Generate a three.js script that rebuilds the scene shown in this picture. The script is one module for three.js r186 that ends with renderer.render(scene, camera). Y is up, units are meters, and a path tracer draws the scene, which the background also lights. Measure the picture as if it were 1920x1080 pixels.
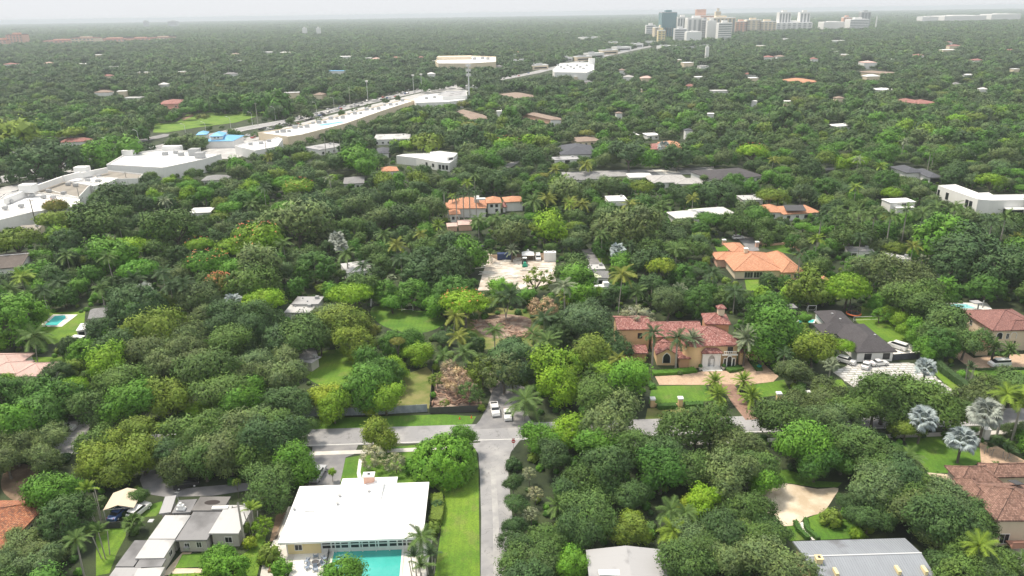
import * as THREE from 'three';
import { mergeGeometries } from 'three/addons/utils/BufferGeometryUtils.js';
import { RoundedBoxGeometry } from 'three/addons/geometries/RoundedBoxGeometry.js';

// ---------------------------------------------------------------- camera, sky, sun, haze, exposure
const PW = 1920, PH = 1080, EYE = 90;
const scene = new THREE.Scene();
const camera = new THREE.PerspectiveCamera(2 * Math.atan(540 / 1396) * 180 / Math.PI, 16 / 9, 0.5, 30000);
camera.position.set(0, EYE, 0);
camera.rotation.order = 'YXZ';
camera.rotation.set(-20.28 * Math.PI / 180, 0, -0.9 * Math.PI / 180);
camera.updateMatrixWorld(true); camera.updateProjectionMatrix();
const renderer = new THREE.WebGLRenderer({ antialias: true });
renderer.setSize(1024, 576);
renderer.toneMapping = THREE.LinearToneMapping;
renderer.toneMappingExposure = 1.46;
renderer.shadowMap.enabled = true;

function rng(seed) {
  let a = (seed * 2654435761) >>> 0;
  return () => { a = (a + 0x6d2b79f5) | 0; let t = Math.imul(a ^ (a >>> 15), 1 | a); t = (t + Math.imul(t ^ (t >>> 7), 61 | t)) ^ t; return ((t ^ (t >>> 14)) >>> 0) / 4294967296; };
}
const clamp = (x, a, b) => Math.min(b, Math.max(a, x)), lerp = (a, b, t) => a + (b - a) * t;
// value noise that repeats after `per` cells
function makeNoise(seed) {
  const r = rng(seed), T = new Float32Array(4096); for (let i = 0; i < 4096; i++) T[i] = r();
  const at = (x, y) => T[((x * 73 + y * 179 + ((x * y) & 1023) * 7) & 4095)];
  return (x, y, per) => {
    const xi = Math.floor(x), yi = Math.floor(y), fx = x - xi, fy = y - yi, w = (n) => ((n % per) + per) % per;
    const sx = fx * fx * (3 - 2 * fx), sy = fy * fy * (3 - 2 * fy);
    return lerp(lerp(at(w(xi), w(yi)), at(w(xi + 1), w(yi)), sx), lerp(at(w(xi), w(yi + 1)), at(w(xi + 1), w(yi + 1)), sx), sy);
  };
}
const N1 = makeNoise(11), N2 = makeNoise(23);
const fbm = (u, v, per, oct = 4, n = N1) => { let s = 0, a = 0.5, t = 0; for (let i = 0; i < oct; i++, a *= 0.55, per *= 2) { s += a * n(u * per, v * per, per); t += a; } return s / t; };

{ // overcast sky: a bright even cloud deck, a little brighter high up, with soft mottling
  const W = 512, H = 256, data = new Float32Array(W * H * 4);
  for (let y = 0; y < H; y++) for (let x = 0; x < W; x++) {
    const el = (y + 0.5) / H - 0.5, up = Math.max(0, Math.sin(el * Math.PI));
    const m = fbm(x / W, (y / H) * 0.9, 6, 4, N2) - 0.5, i = (y * W + x) * 4, b = (0.60 + 0.22 * up) * (1 + 0.14 * m);
    data[i] = b * 0.972; data[i + 1] = b * 0.99; data[i + 2] = b * 1.018; data[i + 3] = 1;
  }
  const t = new THREE.DataTexture(data, W, H, THREE.RGBAFormat, THREE.FloatType);
  t.mapping = THREE.EquirectangularReflectionMapping; t.magFilter = THREE.LinearFilter; t.needsUpdate = true;
  scene.background = t; scene.environment = t;
}
const sun = new THREE.DirectionalLight(0xfff3e0, 3.3);
sun.position.set(-260, 620, -330); sun.target.position.set(0, 0, -180); scene.add(sun, sun.target);
sun.castShadow = true; sun.shadow.radius = 14; sun.shadow.mapSize.set(4096, 4096);
Object.assign(sun.shadow.camera, { left: -350, right: 350, top: 350, bottom: -350, near: 1, far: 1600 });
scene.fog = new THREE.FogExp2(new THREE.Color(0.84, 0.93, 1.0), 0.000115);

// ---------------------------------------------------------------- placing: a point of the photograph is turned into a place on a level plane
const V = (x, y, z) => new THREE.Vector3(x, y, z);
const FPX = 540 / Math.tan(camera.fov * Math.PI / 360);
function G(px, py, y = 0) {
  const d = V((px - 960) / FPX, -(py - 540) / FPX, -1).applyQuaternion(camera.quaternion), t = (y - EYE) / d.y;
  return V(d.x * t, y, d.z * t);
}
const QI = camera.quaternion.clone().invert();
function proj(x, y, z) { const v = V(x, y - EYE, z).applyQuaternion(QI); return { x: 960 + FPX * v.x / -v.z, y: 540 - FPX * v.y / -v.z, d: -v.z }; }

// ---------------------------------------------------------------- names and records
const taken = new Map();
function numbered(n) { const k = taken.get(n) ?? 0; taken.set(n, k + 1); return k ? n + '_' + String(k).padStart(3, '0') : n; }
function tag(o, label, category, group, kind) { o.userData.label = label; if (category) o.userData.category = category; if (group) o.userData.group = group; if (kind) o.userData.kind = kind; return o; }
function thing(name, label, category, pos = V(0, 0, 0), turn = 0, group) {
  const o = new THREE.Group(); o.name = numbered(name); o.position.copy(pos); o.rotation.y = turn; scene.add(o); return tag(o, label, category, group);
}
function mesh(name, geo, mat, parent = scene) {
  const m = new THREE.Mesh(Array.isArray(geo) ? merge(geo) : geo, mat); m.name = parent === scene ? numbered(name) : name; m.castShadow = m.receiveShadow = true; parent.add(m); return m;
}
function merge(list) { const gs = list.map((g) => { g = g.index ? g.toNonIndexed() : g; for (const k of Object.keys(g.attributes)) if (!['position', 'normal', 'uv'].includes(k)) g.deleteAttribute(k); if (!g.attributes.uv) g.setAttribute('uv', new THREE.BufferAttribute(new Float32Array(g.attributes.position.count * 2), 2)); return g; }); return gs.length === 1 ? gs[0] : mergeGeometries(gs); }

// ---------------------------------------------------------------- materials
function texture(size, metres, f, srgb = true) {
  const d = new Uint8Array(size * size * 4);
  for (let y = 0; y < size; y++) for (let x = 0; x < size; x++) {
    const c = f(x / size, y / size, x, y), i = (y * size + x) * 4;
    for (let k = 0; k < 3; k++) d[i + k] = 255 * clamp(srgb ? Math.pow(clamp(c[k], 0, 1), 1 / 2.2) : c[k], 0, 1);
    d[i + 3] = 255;
  }
  const t = new THREE.DataTexture(d, size, size); t.wrapS = t.wrapT = THREE.RepeatWrapping; t.magFilter = THREE.LinearFilter; t.repeat.set(1 / metres, 1 / metres);
  if (srgb) t.colorSpace = THREE.SRGBColorSpace; t.needsUpdate = true; return t;
}
const tint = (c, k) => [c[0] * k, c[1] * k, c[2] * k], mixc = (a, b, t) => [lerp(a[0], b[0], t), lerp(a[1], b[1], t), lerp(a[2], b[2], t)];
const rnd = rng(5);
const M = {};
const std = (o) => new THREE.MeshStandardMaterial({ roughness: 0.9, side: THREE.DoubleSide, ...o });
const plain = (r, g, b, o = {}) => std({ color: new THREE.Color().setRGB(r, g, b), ...o });
const speck = (size, metres, a, b, o = {}) => { const { per = 6, oct = 5, grain = 0.18, k = 1 } = o; const r = rng(Math.round(metres * 91)); return texture(size, metres, (u, v) => { const t = clamp((fbm(u, v, per, oct) - 0.5) * 2.4 * k + 0.5, 0, 1); return tint(mixc(a, b, t), 1 + grain * (r() - 0.5) * 2); }); };
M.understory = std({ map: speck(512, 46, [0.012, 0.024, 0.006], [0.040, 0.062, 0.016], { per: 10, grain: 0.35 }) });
// mown lawn: patches, faint mower lanes, dry and worn spots
const lawn = (a, b, dry, seed) => { const r = rng(seed * 7); return std({ map: texture(1024, 26, (u, v) => { const t = clamp((fbm(u + seed * 0.13, v, 7, 6) - 0.5) * 2.6 + 0.5, 0, 1), d = clamp((fbm(u + 0.31, v + seed * 0.2, 9, 5, N2) - 0.57) * 7, 0, 1), lane = Math.sin((u * 26 / 1.3) * 6.2832) > 0 ? 1.04 : 0.96, tuft = fbm(u, v, 130, 2, N2); return tint(mixc(mixc(a, b, t), dry, d * 0.28), lane * (0.72 + 0.56 * tuft) * (1 + 0.3 * (r() - 0.5))); }) }); };
M.grass = lawn([0.076, 0.172, 0.005], [0.135, 0.235, 0.012], [0.20, 0.185, 0.06], 1);
M.grassDeep = lawn([0.054, 0.148, 0.005], [0.096, 0.200, 0.010], [0.16, 0.16, 0.05], 2);
M.grassDry = std({ map: speck(512, 19, [0.100, 0.145, 0.018], [0.215, 0.205, 0.070], { per: 7, grain: 0.25 }) });
M.asphalt = std({ map: (() => { const r = rng(171); return texture(1024, 34, (u, v) => { const t = clamp((fbm(u, v, 9, 5) - 0.5) * 2.4 + 0.5, 0, 1), c1 = Math.abs(fbm(u + 0.2, v + 0.6, 5, 5, N2) - 0.5), c2 = Math.abs(fbm(u + 0.7, v + 0.1, 7, 5) - 0.5), crack = c1 < 0.004 || c2 < 0.003 ? 0.72 : 1, oil = 1 - 0.18 * clamp((fbm(u + 0.4, v + 0.3, 14, 3, N2) - 0.6) * 5, 0, 1); return tint(mixc([0.265, 0.265, 0.275], [0.36, 0.355, 0.355], t), crack * oil * (1 + 0.1 * (r() - 0.5))); }); })() });
M.asphaltDark = std({ map: speck(512, 15, [0.18, 0.18, 0.19], [0.26, 0.255, 0.255], { per: 7, grain: 0.1 }) });
M.concrete = std({ map: speck(512, 13, [0.50, 0.48, 0.44], [0.64, 0.62, 0.58], { per: 8, grain: 0.08 }) });
M.patio = std({ map: speck(256, 11, [0.62, 0.60, 0.56], [0.76, 0.75, 0.72], { per: 8, grain: 0.06 }) });
M.sand = std({ map: speck(512, 18, [0.46, 0.37, 0.26], [0.66, 0.58, 0.46], { per: 7, grain: 0.12 }) });
M.soil = std({ map: speck(512, 16, [0.13, 0.085, 0.05], [0.27, 0.19, 0.125], { per: 7, grain: 0.3 }) });
M.rubble = std({ map: speck(512, 14, [0.16, 0.095, 0.07], [0.36, 0.28, 0.22], { per: 14, grain: 0.4 }) });
M.limerock = std({ map: speck(512, 26, [0.40, 0.345, 0.285], [0.68, 0.62, 0.55], { per: 11, grain: 0.2 }) });
M.paverTan = std({ map: texture(512, 6, (u, v) => { const bx = u * 20, row = Math.floor(v * 40), off = row % 2 ? 0.5 : 0, fx = (bx + off) % 1, fy = (v * 40) % 1, j = fx < 0.06 || fy < 0.1; const k = 0.86 + 0.3 * N1(Math.floor(bx + off) % 20, row, 64); return j ? [0.30, 0.22, 0.16] : tint([0.50, 0.36, 0.255], k * (0.85 + 0.3 * fbm(u, v, 5, 3))); }) });
M.paverRed = std({ map: texture(512, 6, (u, v) => { const bx = u * 20, row = Math.floor(v * 40), off = row % 2 ? 0.5 : 0, fx = (bx + off) % 1, fy = (v * 40) % 1, j = fx < 0.06 || fy < 0.1; const k = 0.8 + 0.4 * N2(Math.floor(bx + off) % 20, row, 64); return j ? [0.22, 0.13, 0.10] : tint([0.28, 0.175, 0.13], k * (0.85 + 0.3 * fbm(u, v, 5, 3))); }) });
M.white = plain(0.80, 0.80, 0.79); M.offWhite = plain(0.72, 0.70, 0.65); M.cream = plain(0.66, 0.55, 0.40); M.beige = plain(0.60, 0.53, 0.45);
M.lot = std({ map: speck(256, 30, [0.36, 0.36, 0.36], [0.50, 0.49, 0.48], { per: 8, grain: 0.15 }) });
M.asphaltWorn = std({ map: speck(256, 9, [0.30, 0.30, 0.305], [0.40, 0.395, 0.39], { per: 6, grain: 0.1 }) });
M.whiteLine = plain(0.78, 0.78, 0.75);
// walls: painted render with faint streaks and grime
const stucco = (c, seed) => std({ map: texture(256, 7, (u, v) => tint(c, 0.93 + 0.13 * fbm(u + seed, v * 0.35, 8, 4) + 0.05 * (rnd() - 0.5))) });
M.stuccoWhite = stucco([0.78, 0.775, 0.76], 0.1); M.stuccoOrange = stucco([0.74, 0.53, 0.30], 0.3); M.stuccoDeep = stucco([0.58, 0.33, 0.185], 0.35); M.stuccoCream = stucco([0.72, 0.62, 0.47], 0.5); M.stuccoPink = stucco([0.70, 0.44, 0.34], 0.7); M.stuccoGrey = stucco([0.55, 0.52, 0.49], 0.9); M.stuccoYellow = stucco([0.75, 0.63, 0.36], 0.2);
// roofs. u runs along the eave, v up the slope, both in metres
const membrane = (c, seed, dirt = 0.12) => std({ roughness: 0.75, map: texture(512, 22, (u, v) => { const n = fbm(u + seed, v, 5, 5), seam = (u * 22 / 1.83) % 1 < 0.025 ? 0.94 : 1; return tint(c, seam * (1 - dirt * clamp((n - 0.45) * 3.2, 0, 1))); }) });
M.roofWhite = membrane([0.83, 0.83, 0.825], 0, 0.07); M.roofShop = membrane([0.70, 0.70, 0.695], 0.5, 0.4); M.roofWhiteOld = membrane([0.47, 0.47, 0.47], 0.4, 0.42); M.roofTar = membrane([0.175, 0.168, 0.165], 0.7, 0.45); M.roofGrey = membrane([0.36, 0.36, 0.37], 0.2, 0.62); M.roofGreyDark = membrane([0.22, 0.22, 0.23], 0.6, 0.5); M.roofBrownGravel = membrane([0.27, 0.245, 0.21], 0.3, 0.3);
// barrel tile: rows of half-round tiles, each tile its own tone
function barrel(cols, seed, wear, groutTone = 0.45) {
  const A = makeNoise(seed), c = texture(512, 6.4, (u, v) => {
    const tx = u * 26, ty = v * 20, ix = Math.floor(tx), iy = Math.floor(ty), fx = tx - ix, fy = ty - iy, p = A(ix, iy, 520) * 0.999;
    const col = cols[Math.floor(p * cols.length)], joint = fy < 0.14 || fx < 0.1 ? groutTone : 1;
    return tint(col, joint * (0.9 + 0.2 * fbm(u, v, 6, 4)) * (1 - wear * clamp((fbm(u + 0.3, v + 0.2, 5, 4, N2) - 0.5) * 3, 0, 1)));
  });
  const b = texture(512, 6.4, (u, v) => { const fx = (u * 26) % 1, fy = (v * 20) % 1, h = Math.sqrt(Math.max(0, 1 - (2 * fx - 1) ** 2)) * 0.75 + 0.25 * (1 - fy); return [h, h, h]; }, false);
  return std({ map: c, bumpMap: b, bumpScale: 0.09, roughness: 0.85 });
}
M.tileRed = barrel([[0.34, 0.135, 0.115], [0.29, 0.11, 0.092], [0.39, 0.175, 0.15], [0.24, 0.09, 0.08], [0.47, 0.26, 0.23]], 31, 0.22);
M.tileMaroon = barrel([[0.27, 0.125, 0.105], [0.22, 0.10, 0.088], [0.32, 0.16, 0.14]], 33, 0.12, 0.6);
M.tileOrange = barrel([[0.56, 0.265, 0.15], [0.50, 0.23, 0.13], [0.61, 0.32, 0.20]], 35, 0.1, 0.72);
M.tileClay = barrel([[0.275, 0.155, 0.115], [0.23, 0.125, 0.095], [0.33, 0.195, 0.15], [0.185, 0.10, 0.075]], 37, 0.28, 0.4);
M.tilePink = barrel([[0.66, 0.47, 0.42], [0.62, 0.43, 0.385]], 39, 0.1, 0.78);
M.tileRust = barrel([[0.45, 0.17, 0.08], [0.38, 0.14, 0.075], [0.52, 0.24, 0.13], [0.26, 0.11, 0.07]], 41, 0.4, 0.4);
M.tileBrown = barrel([[0.33, 0.25, 0.20], [0.28, 0.21, 0.17]], 43, 0.25, 0.6);
M.tileWhite = barrel([[0.72, 0.72, 0.71], [0.68, 0.68, 0.67]], 45, 0.12, 0.85);
M.tileGreyFlat = barrel([[0.46, 0.45, 0.44], [0.41, 0.40, 0.395]], 47, 0.15, 0.8);
const shingle = (c, seed) => { const A = makeNoise(seed); return std({ map: texture(512, 6, (u, v) => { const row = Math.floor(v * 30), ix = Math.floor(u * 20 + (row % 2) * 0.5) % 20, j = (v * 30) % 1 < 0.15 ? 0.78 : 1; return tint(c, j * (0.82 + 0.36 * A(ix, row, 600)) * (0.85 + 0.3 * fbm(u, v, 4, 3))); }) }); };
M.shingleDark = shingle([0.062, 0.057, 0.063], 51); M.shingleSlate = shingle([0.075, 0.080, 0.098], 53); M.shingleGrey = shingle([0.22, 0.22, 0.225], 55); M.shingleBrown = shingle([0.115, 0.095, 0.085], 57);
M.roofMetal = std({ roughness: 0.45, metalness: 0.15, map: texture(512, 16, (u, v) => { const n = fbm(u, v, 4, 5), s = clamp((n - 0.58) * 5, 0, 1); return mixc(tint([0.29, 0.315, 0.35], 0.9 + 0.2 * fbm(u * 4, v, 8, 3)), [0.10, 0.095, 0.095], s * 0.6); }) });
M.roofBlue = plain(0.14, 0.40, 0.66, { roughness: 0.5 });
M.glass = plain(0.018, 0.022, 0.026, { roughness: 0.28 }); M.glassBlue = plain(0.15, 0.265, 0.295, { roughness: 0.25 }); M.glassFar = plain(0.24, 0.255, 0.27, { roughness: 0.4 });
M.frameWhite = plain(0.76, 0.76, 0.75, { roughness: 0.5 }); M.frameDark = plain(0.035, 0.035, 0.04, { roughness: 0.5 });
M.metalGrey = plain(0.42, 0.43, 0.44, { roughness: 0.5, metalness: 0.3 }); M.metalPale = plain(0.62, 0.63, 0.64, { roughness: 0.5 }); M.metalDark = plain(0.06, 0.06, 0.065, { roughness: 0.6 });
M.pool = plain(0.10, 0.56, 0.55, { roughness: 0.06 }); M.poolPale = plain(0.30, 0.66, 0.70, { roughness: 0.06 });
M.bark = std({ map: speck(128, 2, [0.10, 0.085, 0.07], [0.20, 0.175, 0.15], { per: 8, grain: 0.3 }) }); M.barkPale = plain(0.36, 0.34, 0.31); M.twig = plain(0.34, 0.27, 0.23);
M.tyre = plain(0.025, 0.025, 0.027); M.wood = plain(0.24, 0.15, 0.09); M.brick = plain(0.38, 0.20, 0.15);
// ---------------------------------------------------------------- trees
// A leaf soup: small pointed leaf sprays, each with its own slant and tone
class Soup {
  constructor() { this.p = []; this.n = []; this.c = []; this.i = []; }
  leaf(c, out, soft, w, l, col, r) {
    const a = r() * Math.PI * 2, t = V(Math.cos(a), (r() - 0.5) * 1.2, Math.sin(a)), n = out.clone().add(V(r() - 0.5, r() - 0.2, r() - 0.5).multiplyScalar(soft)).normalize();
    t.addScaledVector(n, -t.dot(n)).normalize(); const b = n.clone().cross(t), k = this.p.length / 3, sm = n.clone().lerp(out, 0.68).normalize();
    for (const [u, v, d] of [[-l * 0.45, -w * 0.5, 0], [l * 0.75, 0, l * 0.12], [-l * 0.3, w * 0.55, 0]]) {
      this.p.push(c.x + t.x * u + b.x * v + n.x * d, c.y + t.y * u + b.y * v + n.y * d, c.z + t.z * u + b.z * v + n.z * d); this.n.push(sm.x, sm.y, sm.z); this.c.push(col[0], col[1], col[2]);
    }
    this.i.push(k, k + 1, k + 2);
  }
  tri(a, b, c, n, col) { if (b.clone().sub(a).cross(c.clone().sub(a)).dot(n) < 0) [b, c] = [c, b]; const k = this.p.length / 3; for (const q of [a, b, c]) { this.p.push(q.x, q.y, q.z); this.n.push(n.x, n.y, n.z); this.c.push(...col); } this.i.push(k, k + 1, k + 2); }
  solid(geo, col) { const k = this.p.length / 3, P = geo.attributes.position, Nn = geo.attributes.normal; for (let q = 0; q < P.count; q++) { this.p.push(P.getX(q), P.getY(q), P.getZ(q)); this.n.push(Nn.getX(q), Nn.getY(q), Nn.getZ(q)); this.c.push(...col); } if (geo.index) for (const q of geo.index.array) this.i.push(k + q); else for (let q = 0; q < P.count; q++) this.i.push(k + q); }
  build() {
    const g = new THREE.BufferGeometry(); g.setAttribute('position', new THREE.Float32BufferAttribute(this.p, 3)); g.setAttribute('normal', new THREE.Float32BufferAttribute(this.n, 3)); g.setAttribute('color', new THREE.Float32BufferAttribute(this.c, 3)); g.setIndex(this.i); return g;
  }
}
// how the crown of each kind is made: puffs (how many, how large), hollow share, height over radius, how far down it reaches, leaf size, how loose
const KIND = {
  oak:   { puffs: 150, pr: [0.09, 0.18], flat: 0.9, h: 0.74, low: -0.5, leaf: 0.050, soft: 1.7, fuzz: 0.72, n: 8200, wob: 0.26, core: 0.62, domes: 6 },
  bushy: { puffs: 64, pr: [0.15, 0.29], flat: 0.85, h: 0.92, low: -0.7, leaf: 0.056, soft: 1.5, fuzz: 0.5, n: 7200, core: 0.68, wob: 0.20, domes: 4 },
  dense: { puffs: 66, pr: [0.15, 0.26], flat: 0.8, h: 0.88, low: -0.8, leaf: 0.054, soft: 1.3, fuzz: 0.36, n: 7200, core: 0.72, wob: 0.14 },
  umbrella: { puffs: 56, pr: [0.15, 0.28], flat: 0.45, h: 0.50, low: -0.25, leaf: 0.052, soft: 1.1, fuzz: 0.42, n: 7000, core: 0.68, wob: 0.22 },
  dome: { puffs: 130, dep: 0.05, pr: [0.14, 0.2], flat: 0.8, h: 0.62, low: -0.55, leaf: 0.050, soft: 1.1, fuzz: 0.26, n: 9000, wob: 0.08, core: 0.8 },
  airy:  { puffs: 40, pr: [0.10, 0.22], flat: 0.7, h: 0.85, low: -0.5, leaf: 0.055, soft: 1.8, fuzz: 0.6, n: 2400, wob: 0.32 },
  shrub: { puffs: 16, pr: [0.34, 0.52], flat: 0.95, h: 0.8, low: -0.9, leaf: 0.11, soft: 1.1, fuzz: 0.2, n: 800, wob: 0.2 },
};
function crownGeo(kind, seed, lod = 0) {
  const K = KIND[kind], r = rng(seed * 977 + 3), S = new Soup(), puffs = [], many = [1, 0.6, 0.25, 0.12][lod], nP = Math.max(7, Math.round(K.puffs * many)), grow = [1, 1.15, 1.5, 2.0][lod];
  const lobes = [0, 1, 2, 3].map(() => [1 + Math.floor(r() * 4), r() * 6.28, (r() - 0.5) * 2 * K.wob]);
  const rad = (az) => 1 + lobes.reduce((s, [k, ph, a]) => s + a * Math.sin(az * k + ph), 0) * 0.6;
  if (K.domes) { // several broken domes rather than one
    const D = [{ c: V(0, 0, 0), r: 0.6 }]; for (let k = 0; k < K.domes; k++) { const az = k * 6.283 / K.domes + (r() - 0.5) * 1.3, q = 0.36 + 0.36 * r(); D.push({ c: V(Math.cos(az) * q, -0.38 + 0.72 * r(), Math.sin(az) * q), r: 0.28 + 0.28 * r() }); }
    const tot = D.reduce((s, d) => s + d.r * d.r, 0);
    for (const d of D) { const m = Math.round(nP * 1.5 * d.r * d.r / tot); for (let k = 0; k < m; k++) { const yy = lerp(1, K.low * 0.9, Math.pow((k + 0.5) / m, 0.9)), az = k * 2.39996 + r(), ring = Math.sqrt(Math.max(0, 1 - yy * yy)), q = lerp(K.pr[0], K.pr[1], r()) * grow, e = d.r - q * 0.35 - 0.06 * r(), c = V(d.c.x + Math.cos(az) * ring * e, (d.c.y + yy * e) , d.c.z + Math.sin(az) * ring * e); if (D.some((o) => o !== d && o.c.distanceTo(c) < o.r * 0.78)) continue; c.y *= K.h / 0.8; const g = 0.84 + 0.32 * r(); puffs.push({ c, r: q, t: [g * (0.92 + 0.14 * r()), g] }); } }
  } else for (let k = 0; k < nP; k++) { // puffs spread evenly over the dome (golden angle), more of them on top
    const t = (k + 0.5) / nP, az = k * 2.39996 + r() * 0.7, yy = lerp(1, K.low, Math.pow(t, 0.85)), ring = Math.sqrt(Math.max(0, 1 - (yy < 0 ? yy / K.low * 0.35 : yy) ** 2)), R = rad(az), q = lerp(K.pr[0], K.pr[1], r()) * grow, depth = 1 - q * 0.8 - r() * (K.dep ?? 0.14);
    puffs.push({ c: V(Math.cos(az) * ring * depth * R, yy * K.h * depth, Math.sin(az) * ring * depth * R), r: q, t: [0, 0.84 + 0.32 * r()] }); puffs[k].t[0] = puffs[k].t[1] * (0.92 + 0.14 * r());
  }
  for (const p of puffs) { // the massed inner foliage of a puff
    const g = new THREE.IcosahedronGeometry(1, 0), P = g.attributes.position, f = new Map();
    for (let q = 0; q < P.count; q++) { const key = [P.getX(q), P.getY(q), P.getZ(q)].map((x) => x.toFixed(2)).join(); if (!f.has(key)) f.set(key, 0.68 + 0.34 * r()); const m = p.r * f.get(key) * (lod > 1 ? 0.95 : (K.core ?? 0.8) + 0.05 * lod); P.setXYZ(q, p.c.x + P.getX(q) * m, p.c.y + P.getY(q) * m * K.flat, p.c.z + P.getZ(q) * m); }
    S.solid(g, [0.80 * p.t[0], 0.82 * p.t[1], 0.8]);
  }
  const n = Math.round(K.n * [1, 0.42, 0.1, 0.022][lod]), ls = K.leaf * [1.15, 1.65, 2.9, 4.8][lod], area = puffs.reduce((s, p) => s + p.r * p.r, 0);
  for (const p of puffs) for (let k = Math.ceil(n * p.r * p.r / area); k > 0; k--) {
    const az = r() * 6.2832, cy = r() * 1.75 - 0.75, rr = Math.sqrt(Math.max(0, 1 - cy * cy)), o = V(Math.cos(az) * rr, cy, Math.sin(az) * rr), d = p.r * (0.80 + K.fuzz * 1.6 * Math.pow(r(), 1.6));
    const c = V(p.c.x + o.x * d, p.c.y + o.y * d * K.flat, p.c.z + o.z * d), tone = 0.87 + 0.26 * r(), y = 0.94 + 0.14 * r(), s = ls * (0.5 + 1.1 * r() * r());
    const out = o.clone().multiplyScalar(0.7).add(c.clone().normalize().multiplyScalar(0.55)).normalize();
    S.leaf(c, out, K.soft, s * 0.8, s * 1.35, [tone * p.t[0] * y, tone * p.t[1], tone * 0.9], r);
  }
  return S.build();
}
function limb(a, b, r0, r1, sides = 6) { const d = b.clone().sub(a), L = d.length(), g = new THREE.CylinderGeometry(r1, r0, L, sides, 1, true); g.translate(0, L / 2, 0); g.applyQuaternion(new THREE.Quaternion().setFromUnitVectors(V(0, 1, 0), d.normalize())); g.translate(a.x, a.y, a.z); return g; }
function trunkGeo(seed, spread = 0.5) { // unit: crown radius 1, ground at 0, crown centre at 1
  const r = rng(seed * 31 + 7), list = [], fork = V((r() - 0.5) * 0.1, 0.45, (r() - 0.5) * 0.1); list.push(limb(V(0, -0.02, 0), V(0, 0.06, 0), 0.085, 0.058, 8), limb(V(0, 0.06, 0), fork, 0.058, 0.045, 8));
  for (let k = 0; k < 5; k++) { const a = k * 1.257 + r(), m = V(Math.cos(a) * spread * 0.55, 0.78 + r() * 0.15, Math.sin(a) * spread * 0.55), e = V(Math.cos(a + 0.2) * spread, 1.05 + 0.2 * r(), Math.sin(a + 0.2) * spread); list.push(limb(fork, m, 0.036, 0.024, 5), limb(m, e, 0.024, 0.01, 5)); }
  return merge(list);
}
const leafMat = (c) => std({ color: new THREE.Color().setRGB(...c), vertexColors: true, roughness: 0.75, });
// foliage tones as reflectance
const TONE = {
  oak: [0.064, 0.124, 0.022], oakgrey: [0.086, 0.136, 0.044], dark: [0.040, 0.090, 0.020], deep: [0.042, 0.120, 0.010], green: [0.078, 0.205, 0.011], lime: [0.142, 0.268, 0.007], yellow: [0.205, 0.285, 0.012],
  olive: [0.118, 0.185, 0.016], flame: [0.15, 0.165, 0.024], brown: [0.30, 0.23, 0.15], pale: [0.26, 0.28, 0.16], silver: [0.52, 0.60, 0.60], mango: [0.054, 0.150, 0.012], bluish: [0.064, 0.122, 0.042],
};
const WORDS = { oak: 'dull green', oakgrey: 'grey-green', dark: 'dark green', deep: 'deep green', green: 'bright green', lime: 'lime green', yellow: 'yellow-green', olive: 'olive', flame: 'orange-flowering', brown: 'bare brown', pale: 'pale dry', mango: 'glossy mid-green', bluish: 'bluish green' };
const FORM = { oak: 'spreading', bushy: 'bushy', dense: 'dense round', dome: 'wide dome-shaped', umbrella: 'flat-topped', airy: 'thin airy', shrub: 'low' };
const crowns = {}, trunks = [trunkGeo(1), trunkGeo(2, 0.6), trunkGeo(3, 0.45), trunkGeo(4, 0.55)];
const crownOf = (kind, v, lod = 0) => (crowns[kind + v + lod] ??= crownGeo(kind, v + 1 + kind.length * 10, lod));
const mats = {};
function toneMat(tone, v) { const k = tone + v; if (!mats[k]) { const r = rng(v * 17 + tone.length * 5 + 1), c = TONE[tone], l = [1.22, 1.04, 1.42][v]; mats[k] = leafMat([c[0] * l * (0.93 + 0.14 * r()), c[1] * l * (0.96 + 0.08 * r()), c[2] * l * (0.85 + 0.3 * r())]); } return mats[k]; }

const trees = []; // every single tree: {kind, tone, x, z, R, H (crown centre), hy (crown half height)}
function addTree(kind, tone, px, py, wpx, o = {}) {
  let R = 5, c; // settle size and height together
  for (let k = 0; k < 6; k++) { const H = o.H ?? clamp(R * (kind === 'shrub' ? 0.62 : kind === 'umbrella' ? 1.05 : 0.98), kind === 'shrub' ? 0.6 : 2.4, 10); c = G(px, py, H); R = wpx / 2 * proj(c.x, c.y, c.z).d / FPX; c.H = H; }
  trees.push({ kind, tone, x: c.x, z: c.z, R, H: c.H, hand: true, px, py, w: wpx, say: o.say, ht: o.ht ?? 1 });
}
// ---------------------------------------------------------------- ground: one sheet to the horizon, then lawns, roads, paths and yards as thin sheets on it
const OPEN = []; // outlines (in the photograph) where nothing may stand in front
const inside = (pts, x, y) => { let c = false; for (let i = 0, j = pts.length - 1; i < pts.length; j = i++) { const [xi, yi] = pts[i], [xj, yj] = pts[j]; if (yi > y !== yj > y && x < ((xj - xi) * (y - yi)) / (yj - yi) + xi) c = !c; } return c; };
function sheetGeo(W) { // W: world points [x, z]; uv in metres
  const s = new THREE.Shape(W.map(([x, z]) => new THREE.Vector2(x, -z))), g = new THREE.ShapeGeometry(s); g.rotateX(-Math.PI / 2);
  const p = g.attributes.position, u = g.attributes.uv; for (let i = 0; i < p.count; i++) u.setXY(i, p.getX(i), p.getZ(i)); return g;
}
function smooth(pts, n = 3) { // rounds the corners of an outline
  const c = new THREE.CatmullRomCurve3(pts.map(([x, y]) => V(x, y, 0)), true, 'centripetal'); return c.getPoints(pts.length * n).slice(0, -1).map((p) => [p.x, p.y]);
}
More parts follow.
